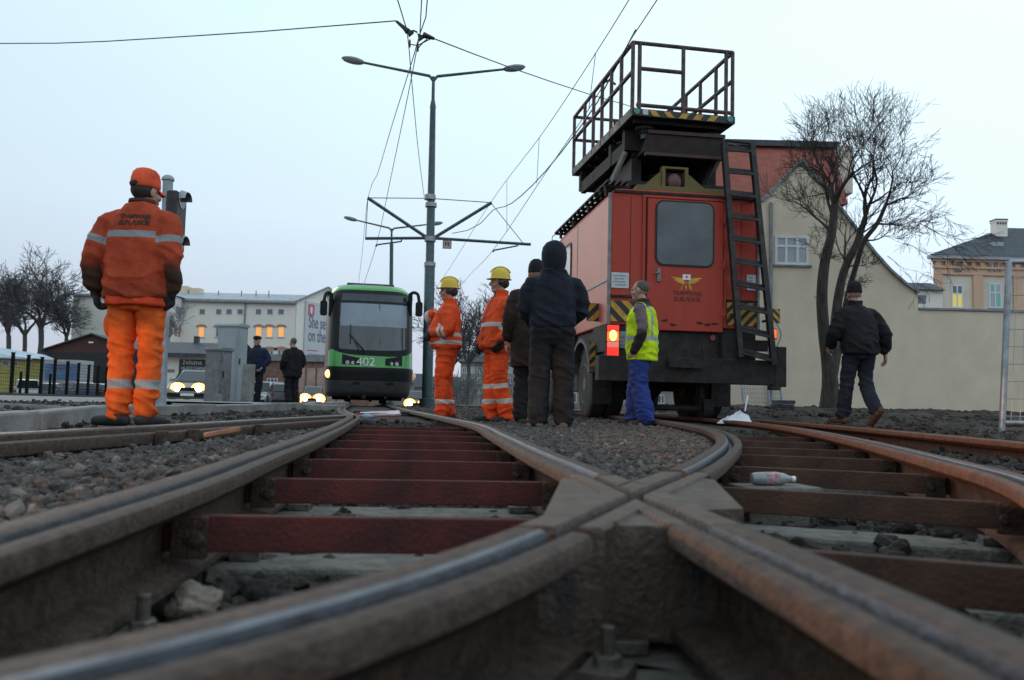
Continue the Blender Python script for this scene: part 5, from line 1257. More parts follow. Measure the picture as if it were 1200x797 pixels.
b = MB(); b.ell(((xa + xb) / 2, .16, zt_ + .17), (.11, .1, .13), 16, 8); b.build('motor_cover', mat('dull_pink', (.15, .06, .06), .6), T, smooth=60)
b = MB(); b.cyl((0.05, .95, zt_ + .08), (.05, .95, zt_ + .42), .42, 24); b.build('turret_drum', m_chas, T, smooth=40)
# lifting scissor arms
PR_ = R(10.3) - TR                                          # the platform is swung a little further than the truck
pc = Vector((0.0, .02, 0)); 
px0, pzf = tl(740, 131); px1, _ = tl(859, 139); pzf = (tl(740, 138)[1] + tl(859, 145)[1]) / 2
PF_ = bpy.data.objects.new('platform', None)
PW = px1 - px0; PLn = 3.35; FT = .10
def pm(x, y, z):      # platform local: x from its left rear corner, y forward, z above the floor underside
    c, s = math.cos(PR_), math.sin(PR_); return Vector((px0 + x * c - y * s, -.06 + x * s + y * c, pzf + z))
def pbox(b, lo, hi, mi=0):
    q = [pm(x, y, z) for x in (lo[0], hi[0]) for y in (lo[1], hi[1]) for z in (lo[2], hi[2])]
    b.add(q, [(0, 1, 3, 2), (4, 6, 7, 5), (0, 4, 5, 1), (2, 3, 7, 6), (0, 2, 6, 4), (1, 5, 7, 3)], mi)
b = MB(); pbox(b, (0.01, 0.01, .012), (PW - .01, PLn - .01, FT))
plt = b.build('platform', m_plat, T)
b = MB(); pbox(b, (-.02, -.005, 0), (.008, PLn, FT + .02)); pbox(b, (PW - .008, -.005, 0), (PW + .02, PLn, FT + .02)); pbox(b, (0, PLn - .02, 0), (PW, PLn + .01, FT + .02)); b.build('edge_board', m_platside, plt)
# hazard strip on the rear edge
b = MB(); pbox(b, (-.02, -.03, 0), (PW + .02, -.008, FT)); hb_ = b.build('rear_edge', m_hblack, plt)
b = MB()
for k in range(6):
    x = .30 + k * .215
    q = [(x, .008), (x + .10, .008), (x + .10 - .07, FT - .012), (x - .07, FT - .012)] if k < 2 else [(x - .06, .008), (x + .05, .008), (x + .11, FT - .012), (x, FT - .012)]
    if q[1][0] > PW - .12: continue
    b.loft([[pm(a, -.031, z) for a, z in q], [pm(a, -.034, z) for a, z in q]])
b.build('stripes', m_yel2, hb_)
for x in (.05, PW - .06):
    b = MB(); b.tube([pm(x, -.032, .06), pm(x, -.045, .06)], .045, 14); b.build('reflector', mat('reflector_green', (.05, .25, .20), .3), hb_, smooth=40)
b = MB(); b.loft([[pm(a, -.031, z) for a, z in ((.14, .02), (.22, .02), (.22, .10), (.14, .10))], [pm(a, -.034, z) for a, z in ((.14, .02), (.22, .02), (.22, .10), (.14, .10))]]); b.build('reflector', m_not, hb_)
# underside joists
b = MB()
for k in range(7): y = .12 + k * .47; pbox(b, (.06, y, -.05), (PW - .06, y + .05, .011))
b.build('floor_joist', m_plat, plt)
RHh = .97
def rail_(b, p, q, r=.024): b.tube([pm(*p), pm(*q)], r, 8)
def rpart(segs, name='railing', r=.030):
    b = MB()
    for p, q in segs: rail_(b, p, q, r)
    return b.build(name, m_rail, plt, smooth=40)
zt2, zm2 = FT + RHh, FT + .55
rpart([((-.0, 0.02, zt2), (-.0, PLn - .03, zt2)), ((0, .02, zm2), (0, PLn - .03, zm2))] + [((0, y, FT * .3), (0, y, zt2)) for y in (.02, .55, 1.05, 1.55, 2.05, 2.6, PLn - .03)])
rpart([((PW, 0.02, zt2), (PW, PLn - .03, zt2)), ((PW, .02, zm2), (PW, PLn - .03, zm2))] + [((PW, y, FT * .3), (PW, y, zt2)) for y in (.02, .6, 1.2, 1.8, 2.45, PLn - .03)])
rpart([((0, PLn - .03, zt2), (PW, PLn - .03, zt2)), ((0, PLn - .03, zm2), (PW, PLn - .03, zm2)), ((PW * .5, PLn - .03, FT), (PW * .5, PLn - .03, zt2))])
rpart([((0, .02, zt2), (PW, .02, zt2)), ((.06, .02, FT + .07), (PW, .02, FT + .07)), ((PW - .10, .02, FT), (PW - .10, .02, zt2))])
gt = rpart([((.10, .02, FT + .02), (.10, .02, zt2)), ((PW * .50, .02, FT), (PW * .50, .02, zt2)), ((.10, .02, zm2 + .05), (PW * .50, .02, zm2 + .05))], 'rear_gate', .031)
b = MB(); b.tube([pm(0, 1.62, zt2), pm(.12, 1.55, zt2 + .03), pm(.2, 1.5, zt2 - .05)], .02, 6); b.build('rail_latch', m_rail, plt)
# insulators under the floor and the lifting gear
for x, y in ((.30, .35), (PW - .18, .40), (.25, 1.1), (PW - .2, 1.3), (.3, 2.5)):
    b = MB(); c = pm(x, y, -.05); b.loft([[c + Vector((r_ * math.cos(a), r_ * math.sin(a), z)) for a in np.linspace(0, 2 * PI, 19)[:-1]] for r_, z in ((.04, .04), (.14, -.0), (.15, -.03), (.07, -.05), (.11, -.08), (.06, -.1), (.06, -.16))]); b.build('insulator', mat('insulator_grey', (.09, .095, .10), .4), plt, smooth=40)
m_lift = mat('lift_brown', (.024, .013, .012), .7, scale=6, var=.35)
fx0, fz1 = tl(755, 157, .2); fx1, _ = tl(846, 162, .2); fz0 = tl(800, 182, .2)[1]
b = MB(); b.add([(fx0 + .05, .12, fz1), (fx1, .12, fz1), (fx1 + .03, .16, fz0), (fx0 - .03, .16, fz0), (fx0 + .05, 2.0, fz1), (fx1, 2.0, fz1), (fx1 + .03, 2.0, fz0), (fx0 - .03, 2.0, fz0)], [(0, 1, 2, 3), (4, 7, 6, 5), (0, 4, 5, 1), (3, 2, 6, 7), (0, 3, 7, 4), (1, 5, 6, 2)]); b.build('lift_frame', m_lift, T, bevel=.01)
b = MB(); b.b2((fx0 + .03, .09, fz1 - .015), (fx1 + .01, .118, fz1 + .035)); b.b2((fx0 + .0, .12, fz0 - .05), (fx1, .2, fz0 - .005)); b.build('lift_edge', mat('lift_edge', (.07, .032, .028), .7), T)
b = MB(); pbox(b, (.05, .5, -.34), (PW - .05, .62, -.052)); pbox(b, (.05, 1.2, -.40), (PW - .05, 1.32, -.052)); pbox(b, (.05, 3.0, -.34), (PW - .05, 3.12, -.052)); pbox(b, (.06, .62, -.40), (.14, 3.0, -.20)); pbox(b, (PW - .14, .62, -.40), (PW - .06, 3.0, -.20)); pbox(b, (.2, 1.7, -.62), (PW - .2, 2.6, -.2)); b.build('lift_subframe', m_plat, plt)
b = MB(); b.b2((-.95, .55, zt_ + .02), (.9, 3.3, zt_ + .13)); b.b2((-.75, .3, zt_ + .131), (.75, 2.3, zt_ + .2)); b.b2((-.65, .5, zt_ + .2), (-.5, 2.2, fz0)); b.b2((.5, .5, zt_ + .2), (.65, 2.2, fz0)); b.build('lift_base', m_chas, T)
sa, sb = tl(733, 178, .25), tl(713, 215, .25)
b = MB(); b.bar((sa[0], .25, sa[1]), (sb[0] + .02, .45, zt_ + .03), .075, .05); b.build('support_strut', m_platside, T)
sa, sb = tl(846, 180, .4), tl(824, 216, .4); b = MB(); b.bar((sa[0], .4, sa[1] + .05), (sb[0], .6, zt_ + .06), .16, .06); b.build('support_strut', m_chas, T)
# ladder
LT, LB_ = tl(850, 166, -.22), tl(867, 419, -.22); RT, RB = tl(883, 168, -.22), tl(906, 428, -.22)
m_lad = mat('ladder_dark', (.032, .028, .027), .6, .2, scale=10, var=.4)
b = MB(); LTo, RTo = Vector((LT[0], -.16, LT[1])), Vector((RT[0], -.16, RT[1])); LBo, RBo = Vector((LB_[0], -.24, LB_[1])), Vector((RB[0], -.24, RB[1]))
b.bar(LTo, LBo, .075, .085, up=(0, 1, 0)); b.bar(RTo, RBo, .075, .085, up=(0, 1, 0)); lad = b.build('ladder', m_lad, T, bevel=.005)
nr = 10
for k in range(nr):
    t_ = .025 + .945 * k / (nr - 1); p, q = LTo.lerp(LBo, t_), RTo.lerp(RBo, t_); b = MB(); b.bar(p + Vector((.02, .03, .025)), q + Vector((-.02, .03, .025)), .04, .036); b.bar(p + Vector((.02, -.03, -.03)), q + Vector((-.02, -.03, -.03)), .04, .04); b.build('rung', m_lad, lad)
b = MB()
for p in (LTo, RTo): b.bar(p.lerp(LBo if p == LTo else RBo, .25), p.lerp(LBo if p == LTo else RBo, .25) + Vector((0, .17, 0)), .03, .03); b.bar(p.lerp(LBo if p == LTo else RBo, .8), p.lerp(LBo if p == LTo else RBo, .8) + Vector((0, .22, 0)), .03, .03)
b.build('ladder_bracket', m_lad, lad)
b = MB(); c = LTo + Vector((.0, .05, -.28)); b.tube(spline([LTo, LTo + Vector((.0, .04, .05)), RTo + Vector((0, .04, .03)), RTo], .1), .022, 7); b.build('ladder_hoop', m_lad, lad, smooth=40)

# ------------------------------------------------------------------ green tram
XO = Vector((-3.72, 22.4, .045)); XR = R(11.3)
G = thing('tram', 'green and black low floor tram number 402 standing on the track facing the camera', 'tram', XO, XR)
gl = planer(XO, XR)
m_green = mat('tram_green', (.045, .30, .045), .28, var=.05, scale=1, coat=.4)
m_tblk = mat('tram_black', (.011, .012, .014), .45, var=.2, spec=.18)
m_tgrey = mat('tram_grey', (.052, .053, .056), .5, var=.15)
m_wind = mat('tram_windscreen', (.028, .034, .042), .06, var=.1, spec=.8)
m_disp = mat('tram_display', (.022, .030, .042), .12, spec=.6)
m_blind = mat('tram_blind', (.20, .235, .28), .35, var=.06, scale=2, spec=.6)
m_edge = mat('tram_windscreen_edge', (.20, .23, .22), .3)
TW = 1.18
# (z, half width, nose y, roundness)
LV = [(.20, 1.08, .30), (.30, 1.12, .10), (.60, 1.16, .0), (.92, 1.18, -.02), (1.05, 1.18, .0), (1.40, 1.18, .05), (1.8, 1.18, .13), (2.3, 1.18, .26), (2.75, 1.17, .42), (3.0, 1.14, .56), (3.15, 1.08, .70), (3.27, .98, .92), (3.33, .80, 1.3)]
zs_ = [q[0] for q in LV]
def hullp(u, z, off=0.0):
    """u from -1 (left edge of the nose) to 1 (right edge); z height"""
    w_ = np.interp(z, zs_, [q[1] for q in LV]); y0 = np.interp(z, zs_, [q[2] for q in LV])
    a = u * PI / 2; e = .55
    sx = math.copysign(abs(math.sin(a)) ** e, u); sy = 1 - max(0, math.cos(a)) ** .62
    return Vector(((w_ + off) * sx, y0 - off + sy * 1.25, z))
def hull_ring(z, NB=36):
    r_ = [hullp(-1 + 2 * k / NB, z) for k in range(NB + 1)]
    w_ = np.interp(z, zs_, [q[1] for q in LV]); return [Vector((-w_, 17, z))] + r_ + [Vector((w_, 17, z))]
b = MB(); zz = sorted(set(zs_ + [.45, .75, 1.2, 1.6, 2.05, 2.5, 2.9, 3.08, 3.21, 3.30]))
b.loft([hull_ring(z) for z in zz]); b.build('body', m_tblk, G, smooth=45)
def patch(name, us, zlo, zhi, off, m_, par=G, nz=6, thick=.0):
    b = MB(); rg_ = []
    for u in us:
        a, c = zlo(u), zhi(u); rg_.append([hullp(u, a + (c - a) * k / nz, off) for k in range(nz + 1)])
    b.loft(rg_, 0, False, False); return b.build(name, m_, par, smooth=60)
def uof(px, z):      # nose coordinate for a photo column at height z
    best = min(((abs(gl_px(hullp(u, z)) - px), u) for u in np.linspace(-1, 1, 201))); return best[1]
hX = Vector((math.cos(XR), math.sin(XR), 0)); hY = Vector((-math.sin(XR), math.cos(XR), 0))
def gl_px(p):
    q = XO + hX * p.x + hY * p.y + Vector((0, 0, p.z)) - CAMP
    d = Vector((q.x, q.y, q.z)); X_, Y_, Z_ = d.dot(bx), d.dot(by), -d.dot(bz)
    return CX + F * X_ / Z_
def lin(a, b_, n): return [a + (b_ - a) * k / n for k in range(n + 1)]
u0, u1 = uof(384, 1.3), uof(487, 1.3)
u0, u1 = uof(384.5, 1.2), uof(487, 1.2)
uc = (u0 + u1) / 2
patch('nose_band', lin(u0, u1, 40), lambda u: .99 + .02 * (u - uc) ** 2, lambda u: 1.285 + .17 * min(1, ((u - uc) / .62) ** 2) if abs(u - uc) < .62 else 1.455 - .25 * (max(0, abs(u - uc) - .62) / .28) ** 2, .006, m_green)
u0g, u1g = -.62, .64
patch('windscreen_surround', lin(uof(390, 2), uof(483, 2), 30), lambda u: 1.37 + .10 * min(1, (u / .6) ** 2), lambda u: 3.02, .004, m_tblk)
wa, wb = uof(399, 2), uof(476, 2)
patch('windscreen', lin(wa, wb, 24), lambda u: 1.44 + .10 * min(1, (u / .6) ** 2), lambda u: 2.72, .010, m_wind)
patch('sun_blind', lin(wa + .006, wb - .006, 24), lambda u: 2.08, lambda u: 2.705, .014, m_blind)
for a in (wa - .006, wb - .004): patch('windscreen_edge', lin(a, a + .010, 2), lambda u: 1.50, lambda u: 2.72, .015, m_edge)
patch('destination_display', lin(wa, wb, 24), lambda u: 2.78, lambda u: 2.985, .010, m_disp)
patch('roof_rim', lin(-1, 1, 60), lambda u: 3.10 - .28 * max(0, (abs(u) - .35) / .65) ** 1.5, lambda u: 3.29, .008, m_green)
b = MB()
for s in (-1, 1):
    b.add([(s * (TW + .004), 1.3, 2.98), (s * (TW + .004), 17, 2.98), (s * 1.10, 17, 3.18), (s * 1.10, 1.3, 3.18)], [(0, 1, 2, 3)])
    b.add([(s * (TW + .006), 1.25, .99), (s * (TW + .006), 17, .99), (s * (TW + .006), 17, 1.36), (s * (TW + .006), 1.25, 1.36)], [(0, 1, 2, 3)])
b.build('side_band', m_green, G)
for s in (-1, 1):
    for k in range(6):
        y = 2.0 + k * 2.45; b = MB(); b.b2((s * (TW + .002), y, 1.55), (s * (TW + .010), y + 2.1, 2.75)); b.build('side_window', m_wind, G)
patch('bumper', lin(-.93, .95, 40), lambda u: .64, lambda u: .985, .03, m_tblk)
patch('lower_skirt', lin(-.92, .94, 40), lambda u: .22, lambda u: .635, .02, m_tgrey)
for px in (413, 451): patch('skirt_slot', lin(uof(px, .5), uof(px + 9, .5), 4), lambda u: .53, lambda u: .60, .026, m_seal)
for s, (a, c) in ((-1, (uof(401, 1.15), uof(421, 1.15))), (1, (uof(451, 1.15), uof(471, 1.15)))):
    us = lin(a, c, 10)
    hl = patch('headlight', us, (lambda u: 1.05 + .02 * 0 + (.16 * max(0, ((a + .10) - u) / .10) * 0)) if s < 0 else (lambda u: 1.05), (lambda u: 1.23 + .10 * (c - u) / (c - a)) if s < 0 else (lambda u: 1.23 + .10 * (u - a) / (c - a)), .012, m_tblk)
    for k, rr in ((.42, .055), (.72, .045)):
        u = a + (c - a) * (k if s < 0 else 1 - k); p = hullp(u, 1.10, .016); n_ = (hullp(u, 1.10, .1) - hullp(u, 1.10, 0)).normalized(); b = MB()
        b.tube([p, p + n_ * .012], rr, 14); b.build('headlight_lens', mat('lens_pale', (.45, .47, .5), .15), hl, smooth=40)
m_ind = mat('indicator_lit', (.8, .5, .2), .3, emit=(1.0, .62, .26), estr=2.2); m_ind0 = mat('indicator', (.55, .42, .30), .3, emit=(1, .6, .3), estr=.25)
for s, m_ in ((uof(386, .8), m_ind), (uof(486, .8), m_ind0)):
    p = hullp(s, .80, .035); n_ = (hullp(s, .80, .2) - hullp(s, .80, 0)).normalized(); b = MB(); b.ell(p, (.085, .06, .11), 14, 8); b.build('indicator', m_, G, smooth=180)
# fleet number
nu = hullp(uof(427, 1.12), 1.12, .02); text('lettering', '402', .31, Matrix.Translation(nu + Vector((.02, -.012, 0))) @ REAR, G, mat('number_white', (.75, .77, .75), .5), .004, 1.05)
# wiper
ua, ub, uc2 = uof(411, 1.8), uof(428, 1.4), uof(446, 2)
b = MB(); b.tube([hullp(ub, 1.40, .04), hullp(ua - .01, 1.86, .05)], .022, 6); b.tube([hullp(ua, 1.60, .04), hullp(ua, 2.12, .04)], .014, 6); b.tube([hullp(ub - .03, 1.40, .05), hullp(ua + .02, 1.83, .06)], .014, 6); b.build('wiper', m_black, G)
b = MB(); b.tube([hullp(uc2, 1.6, .012), hullp(uc2 - .01, 2.7, .02)], .010, 5); b.build('windscreen_seam', m_black, G)
# mirrors on curved arms
for s, (mx_, mz) in ((-1, (379.3, 361)), (1, (491, 362.5))):
    x, z = gl(mx_, mz, .55); rx, rz2 = gl(388 if s < 0 else 481, 349, .7)
    b = MB(); b.tube(spline([(rx, .75, rz2 - .15), (rx + s * .02, .7, rz2 + .12), (x - s * .05, .6, rz2 + .10), (x, .55, z + .2)], .05), .045, 8); b.tube([(rx, .75, rz2 - .5), (rx, .72, rz2 + .12)], .06, 8); mr_ = b.build('mirror_arm', m_tblk, G, smooth=50)
    b = MB(); b.prism(rrect(x - .095, z - .20, x + .095, z + .20, .06), .48, .60); b.build('mirror_housing', m_tblk, mr_, bevel=.02)
# roof gear and running gear
b = MB(); b.b2((-.66, 1.5, 3.32), (.66, 5, 3.40)); b.b2((-.8, 6, 3.3), (.8, 16, 3.52)); b.build('roof_cover', m_tgrey, G, bevel=.03)
b = MB(); 
for y in (1.9, 3.7, 13): 
    for s in (-.5, .5): b.cyl((s - .06, y, .31), (s + .06, y, .31), .30, 20)
b.b2((-.95, 1.2, .12), (.95, 16, .5)); b.build('bogie', m_chas, G, smooth=35)
b = MB(); b.bar((-.12, .12, .22), (-.12, .5, .26), .1, .1); b.bar((.45, .1, .2), (.45, .5, .26), .06, .06); b.bar((-.5, .1, .2), (-.5, .5, .26), .06, .06); b.build('coupler', m_chas, G)

# ------------------------------------------------------------------ cars
m_hlw = mat('headlamp_lit', (1, .9, .7), .3, emit=(1.0, .70, .34), estr=40)
m_hlglare = mat('headlamp_glare', (1, .6, .2), .3, emit=(1.0, .38, .07), estr=6)  # orange glare round a lit lamp, built as a glowing enlarged lens
m_hl0 = mat('headlamp_off', (.35, .36, .38), .12, var=.1)
m_tl0 = mat('taillamp_off', (.20, .02, .02), .2)
m_amb = mat('amber_lit', (1, .5, .1), .3, emit=(1.0, .36, .05), estr=3)
def car(label, loc, rz, paint, grp, lit=(0, 0), Lg=4.0, W=1.68, Hh=1.45, van=False, estr=1.0, hr=.10, inset=.25):
    t = thing('car', label, 'car', loc, rz, grp); h2 = Lg / 2; w2_ = W / 2
    # nose towards +y
    lower = [(-h2, .35), (-h2 + .03, .62), (-h2 + .06, .88), (h2 - 1.05, .90), (h2 - .30, .80), (h2 - .03, .62), (h2, .40), (h2 - .08, .22), (-h2 + .08, .22)]
    b = MB(); b.loft([[(x, y * k, z) for y, z in lower] for x, k in ((-w2_, .965), (-w2_ * .86, 1.0), (w2_ * .86, 1.0), (w2_, .965))]); b.build('body', paint, t, bevel=.05)
    rf = .35 if not van else .1
    top = [(-h2 + .10, .88), (-h2 + rf, Hh - .06), (-h2 + rf + .25, Hh), (h2 - 1.9 if not van else h2 - 1.4, Hh - .02), (h2 - 1.02, .90)]
    b = MB(); b.loft([[(x * (1 if z < .95 else .84), y, z) for y, z in top] for x in (-w2_ + .05, w2_ - .05)]); b.build('cabin', paint, t, bevel=.03)
    zt3 = Hh - .08
    def q4(name, pts): 
        b = MB(); b.add(pts, [(0, 1, 2, 3)]); return b.build(name, m_glass, t)
    fy0, fy1 = h2 - 1.05, (h2 - 1.9 if not van else h2 - 1.4)
    q4('windscreen', [(-w2_ + .12, fy0 + .015, .94), (w2_ - .12, fy0 + .015, .94), ((w2_ - .18) * .86, fy1 + .11, zt3), (-(w2_ - .18) * .86, fy1 + .11, zt3)])
    q4('rear_window', [(-w2_ + .14, -h2 + .095, .96), (w2_ - .14, -h2 + .095, .96), ((w2_ - .2) * .86, -h2 + rf - .05, zt3), (-(w2_ - .2) * .86, -h2 + rf - .05, zt3)])
    for s in (-1, 1):
        for (ya, yb) in ((-h2 + .38, -.15), (-.08, fy0 - .35)):
            xx = s * (w2_ - .04); xt = s * (w2_ - .05) * .855
            q4('side_window', [(xx + s * .004, ya, .95), (xx + s * .004, yb + .25 * (yb > 0), .95), (xt + s * .012, yb - .15 * (yb > 0), zt3), (xt + s * .012, ya + .12 * (ya < -1), zt3)])
        for y in (-h2 + .75, h2 - .78): wheel(t, (s * (w2_ - .09), y, .30), .30, .19, m_chrome if False else m_galv)
        b = MB(); b.b2((s * w2_ - .02, fy0 - .25, .92), (s * (w2_ + .17), fy0 - .15, 1.05)); b.build('mirror', paint, t, bevel=.02)
        on = lit[0 if s > 0 else 1]
        b = MB(); b.ell((s * (w2_ - inset), h2 - .06, .64), (hr * 1.25, .05, hr), 16, 8); hl = b.build('headlight', m_hlglare if on else m_hl0, t, smooth=180)
        if on: b = MB(); b.ell((s * (w2_ - inset), h2 - .025, .64), (hr * .58, .05, hr * .50), 16, 8); b.build('headlight_bulb', m_hlw, hl, smooth=180)
        b = MB(); b.b2((s * (w2_ - .08) - .1, -h2 - .012, .66), (s * (w2_ - .08) + .06, -h2 + .05, .84)); b.build('tail_light', m_tl0, t)
    for ya, yb in ((h2 - .10, h2 + .03), (-h2 - .03, -h2 + .10)): b = MB(); b.b2((-w2_ + .06, ya, .30), (w2_ - .06, yb, .47)); b.build('bumper', m_tblk, t, bevel=.03)
    b = MB(); b.b2((-w2_ * .42, h2 - .06, .54), (w2_ * .42, h2 + .002, .68)); b.build('grille', m_tblk, t)
    b = MB(); b.b2((-.26, h2 + .032, .34), (.26, h2 + .04, .45)); b.build('number_plate', m_white, t)
    return t
def paint(n, c): return mat('paint_' + n, c, .3, var=.05, coat=.4)
p = at(210.5, 474, 34); hz0 = p.z
car('dark silver hatchback with bright lit headlights beside the short dirty grey cabinet', (p.x + .0, p.y + 2, hz0), R(188), paint('silver', (.22, .235, .25)), 'cars with lit headlights in the street', (1, 1), hr=.23, inset=.44)
p = at(366.5, 476, 55); car('car with two glaring headlights just left of the green tram', (p.x, p.y, float(groundz(p.x, p.y)) + .02), R(191), paint('grey', (.12, .12, .13)), 'cars with lit headlights in the street', (1, 1), W=1.35, hr=.31)
p = at(488, 484, 55); car('car with two glaring headlights just right of the green tram', (p.x, p.y, float(groundz(p.x, p.y)) - .12), R(186), paint('grey2', (.10, .105, .12)), 'cars with lit headlights in the street', (1, 1), W=1.35, hr=.29)
for label, px, py, Y, rz, pn, c, van in (
    ('white parked estate car behind the fence in front of the yellow hut', 33, 463, 62, 28, 'white', (.5, .51, .53), True),
    ('dark blue parked car behind the fence before the painted container', 86, 463, 60, 52, 'blue', (.03, .045, .10), False),
    ('small grey parked car between the white car and the dark blue car', 62, 463, 64, 16, 'dgrey', (.16, .17, .18), False),
    ('dark parked car behind the fence just left of the worker in orange cap', 110, 464, 62, 60, 'black', (.035, .035, .04), False),
    ('white van parked before the brick garages behind the man in the blue jacket', 309, 471, 54, 176, 'whitev', (.5, .5, .5), True),
    ('dark car parked before the brick garages between the two men in the street', 331, 472, 52, 20, 'black2', (.04, .04, .045), False)):
    p = at(px, py, Y); car(label, (p.x, p.y, min(p.z, float(groundz(p.x, p.y)) + .05)), R(rz), paint(pn, c), 'parked cars', van=van, Hh=1.6 if van else 1.42)
# warm light that the car headlamps throw on the street
for (px, py, Y, e) in ((206, 460, 31.5, 60),):
    pass
# ------------------------------------------------------------------ small things on the right and by the tracks
# temporary site fence at the right edge
p = at(1174, 508, 9.5); t = thing('site_fence', 'galvanised temporary mesh fence panel at the right edge of the picture', 'fence', (p.x, p.y, p.z)); o0 = Vector(t.location)
tp = at(1182.5, 306, 9.5) - o0; q0 = Vector((3.1, -.6, .02))
m_tube = mat('fence_tube', (.33, .36, .40), .45, .6, scale=10)
b = MB(); b.tube([(0, 0, 0), tp], .034, 12); pole_ = b.build('fence_post', m_tube, t, smooth=40)
b = MB(); b.tube([tp - Vector((0, 0, 0)), tp * .995, tp + q0], .028, 10); b.tube([Vector((0, 0, .12)), q0 + Vector((0, 0, .14))], .026, 10); b.tube([q0, q0 + tp], .034, 12); b.build('fence_frame', m_tube, t, smooth=40)
b = MB(); 
for k in range(1, 10): b.tube([tp * (k / 10), tp * (k / 10) + q0], .0045, 4)
for k in range(1, 34): b.tube([q0 * (k / 34) + Vector((0, 0, .12)), q0 * (k / 34) + tp], .003, 4)
b.build('wire_mesh', m_tube, t)
b = MB(); b.b2((-.10, -.36, -.12), (.16, .36, .02)); b.build('foot', m_kerb, t, bevel=.02)
# blue-grey mesh panels leaning by the house
p = at(895, 478, 23.5); t = thing('leaning_fence', 'blue grey mesh fence panel leaning against the beige house behind the truck bumper', 'fence', (p.x, p.y, p.z - .1))
m_bl = mat('panel_blue_grey', (.24, .28, .33), .6, scale=5)
b = MB()
for a, c in (((-.55, 0, 0), (-.55, .35, 1.12)), ((.52, 0, 0), (.52, .35, 1.12)), ((-.55, .35, 1.12), (.52, .35, 1.12)), ((-.55, 0, .02), (.52, 0, .02)), ((.18, 0, .02), (.18, .35, 1.1))): b.tube([a, c], .03, 8)
b.build('frame', m_bl, t, smooth=40)
b = MB()
for k in range(1, 9): b.tube([(-.55, .35 * k / 9, 1.12 * k / 9), (.52, .35 * k / 9, 1.12 * k / 9)], .006, 4)
for k in range(1, 14): x = -.55 + 1.07 * k / 14; b.tube([(x, 0, 0), (x, .35, 1.12)], .005, 4)
b.build('wire_mesh', m_bl, t)
# stack of dark slabs
for k, (w_, dx) in enumerate(((.46, 0), (.42, .01), (.44, -.01), (.38, .02))):
    p = at(917, 489, 17.5); b = MB(); b.box((0, 0, 0), (w_, .32, .075)); o = b.build('paving_slab', mat('slab_dark', (.065, .065, .068), .9, var=.3, scale=12, bump=.4), None, bevel=.012)
    o.location = (p.x + dx, p.y, p.z + .07 + .08 * k); o.rotation_euler = (0, 0, rnd.uniform(-.2, .2)); tag(o, ['lowest', 'second lowest', 'second highest', 'topmost'][k] + ' dark slab in the small stack near the truck bumper', 'slab', 'stack of dark slabs')
# white crumpled sheet by the rail
p = at(864, 494, 11.2); b = MB(); n_, k_ = 26, 10; rg9 = random.Random(2); rings = []
for i in range(k_ + 1):
    r_ = 1 - i / k_; ring = []
    for j in range(n_):
        a = 2 * PI * j / n_; x, y = math.cos(a), math.sin(a); q = .36 * (r_ ** .8 if i < k_ else .03) * (1 + .25 * noise.noise(Vector((x * 1.5, y * 1.5, i * .2)))); ring.append((x * q + .06 * (1 - r_), y * q * .6, .20 * (1 - r_ ** 1.4) * (1 + .4 * noise.noise(Vector((x * 2.3, y * 2.3, i * .5))))))
    rings.append(ring)
b.loft(rings); o = b.build('plastic_sheet', mat('sheet_white', (.62, .65, .72), .5, var=.06, bump=.4, bscale=9), None, smooth=35); o.location = (p.x, p.y, p.z - .03); o.scale = (.68, .68, .72); tag(o, 'crumpled white plastic sheet on the ground by the right rear wheel of the truck', 'sheet')
b = MB(); b.tube([at(873, 482, 11.6), at(876, 464, 11.7)], .012, 6); o = b.build('white_stick', m_white, None); tag(o, 'thin pale stick standing up beside the crumpled white sheet', 'stick')
# plastic bottle lying between the brown bars
p = at(905, 561, 3.22); b = MB(); b.b2((-.14, -.09, -.05), (.16, .09, 0)); o = b.build('concrete_offcut', m_conc, None, bevel=.008); o.location = (p.x, p.y, p.z - .025); o.rotation_euler = (0, 0, R(14)); tag(o, 'flat grey piece of concrete under the plastic bottle', 'concrete piece')
b = MB(); b.b2((-.10, -.07, -.10), (.12, .07, 0)); o = b.build('concrete_offcut', m_conc, None, bevel=.008); o.location = (p.x, p.y + .01, p.z - .0755); tag(o, 'grey concrete lump buried under the flat piece carrying the plastic bottle', 'concrete piece')
p = p; t = thing('plastic_bottle', 'clear plastic bottle with red and white label lying between the brown bars', 'bottle', (p.x, p.y, p.z), R(8)); t.scale = (.68, .68, .68)
m_pet = mat('bottle_plastic', (.24, .245, .255), .15, var=.1, spec=.7)
n_ = 18
def bot_(prof, name, m_): 
    b = MB(); b.loft([[(x, r_ * math.cos(a), r_ * math.sin(a)) for a in np.linspace(0, 2 * PI, n_ + 1)[:-1]] for x, r_ in prof]); return b.build(name, m_, t, smooth=50)
bot_([(-.125, .012), (-.12, .028), (-.10, .034), (-.05, .036), (.02, .036), (.06, .033), (.095, .018), (.115, .012), (.118, .012)], 'bottle_body', m_pet)
lb_ = bot_([(-.045, .0362), (-.045, .0372), (.03, .0372), (.03, .0362)], 'bottle_label', mat('label_red', (.26, .03, .045), .5, col2=(.40, .34, .34), scale=40))
bot_([(.112, .014), (.112, .0155), (.132, .0155), (.132, .004)], 'bottle_cap', m_white)
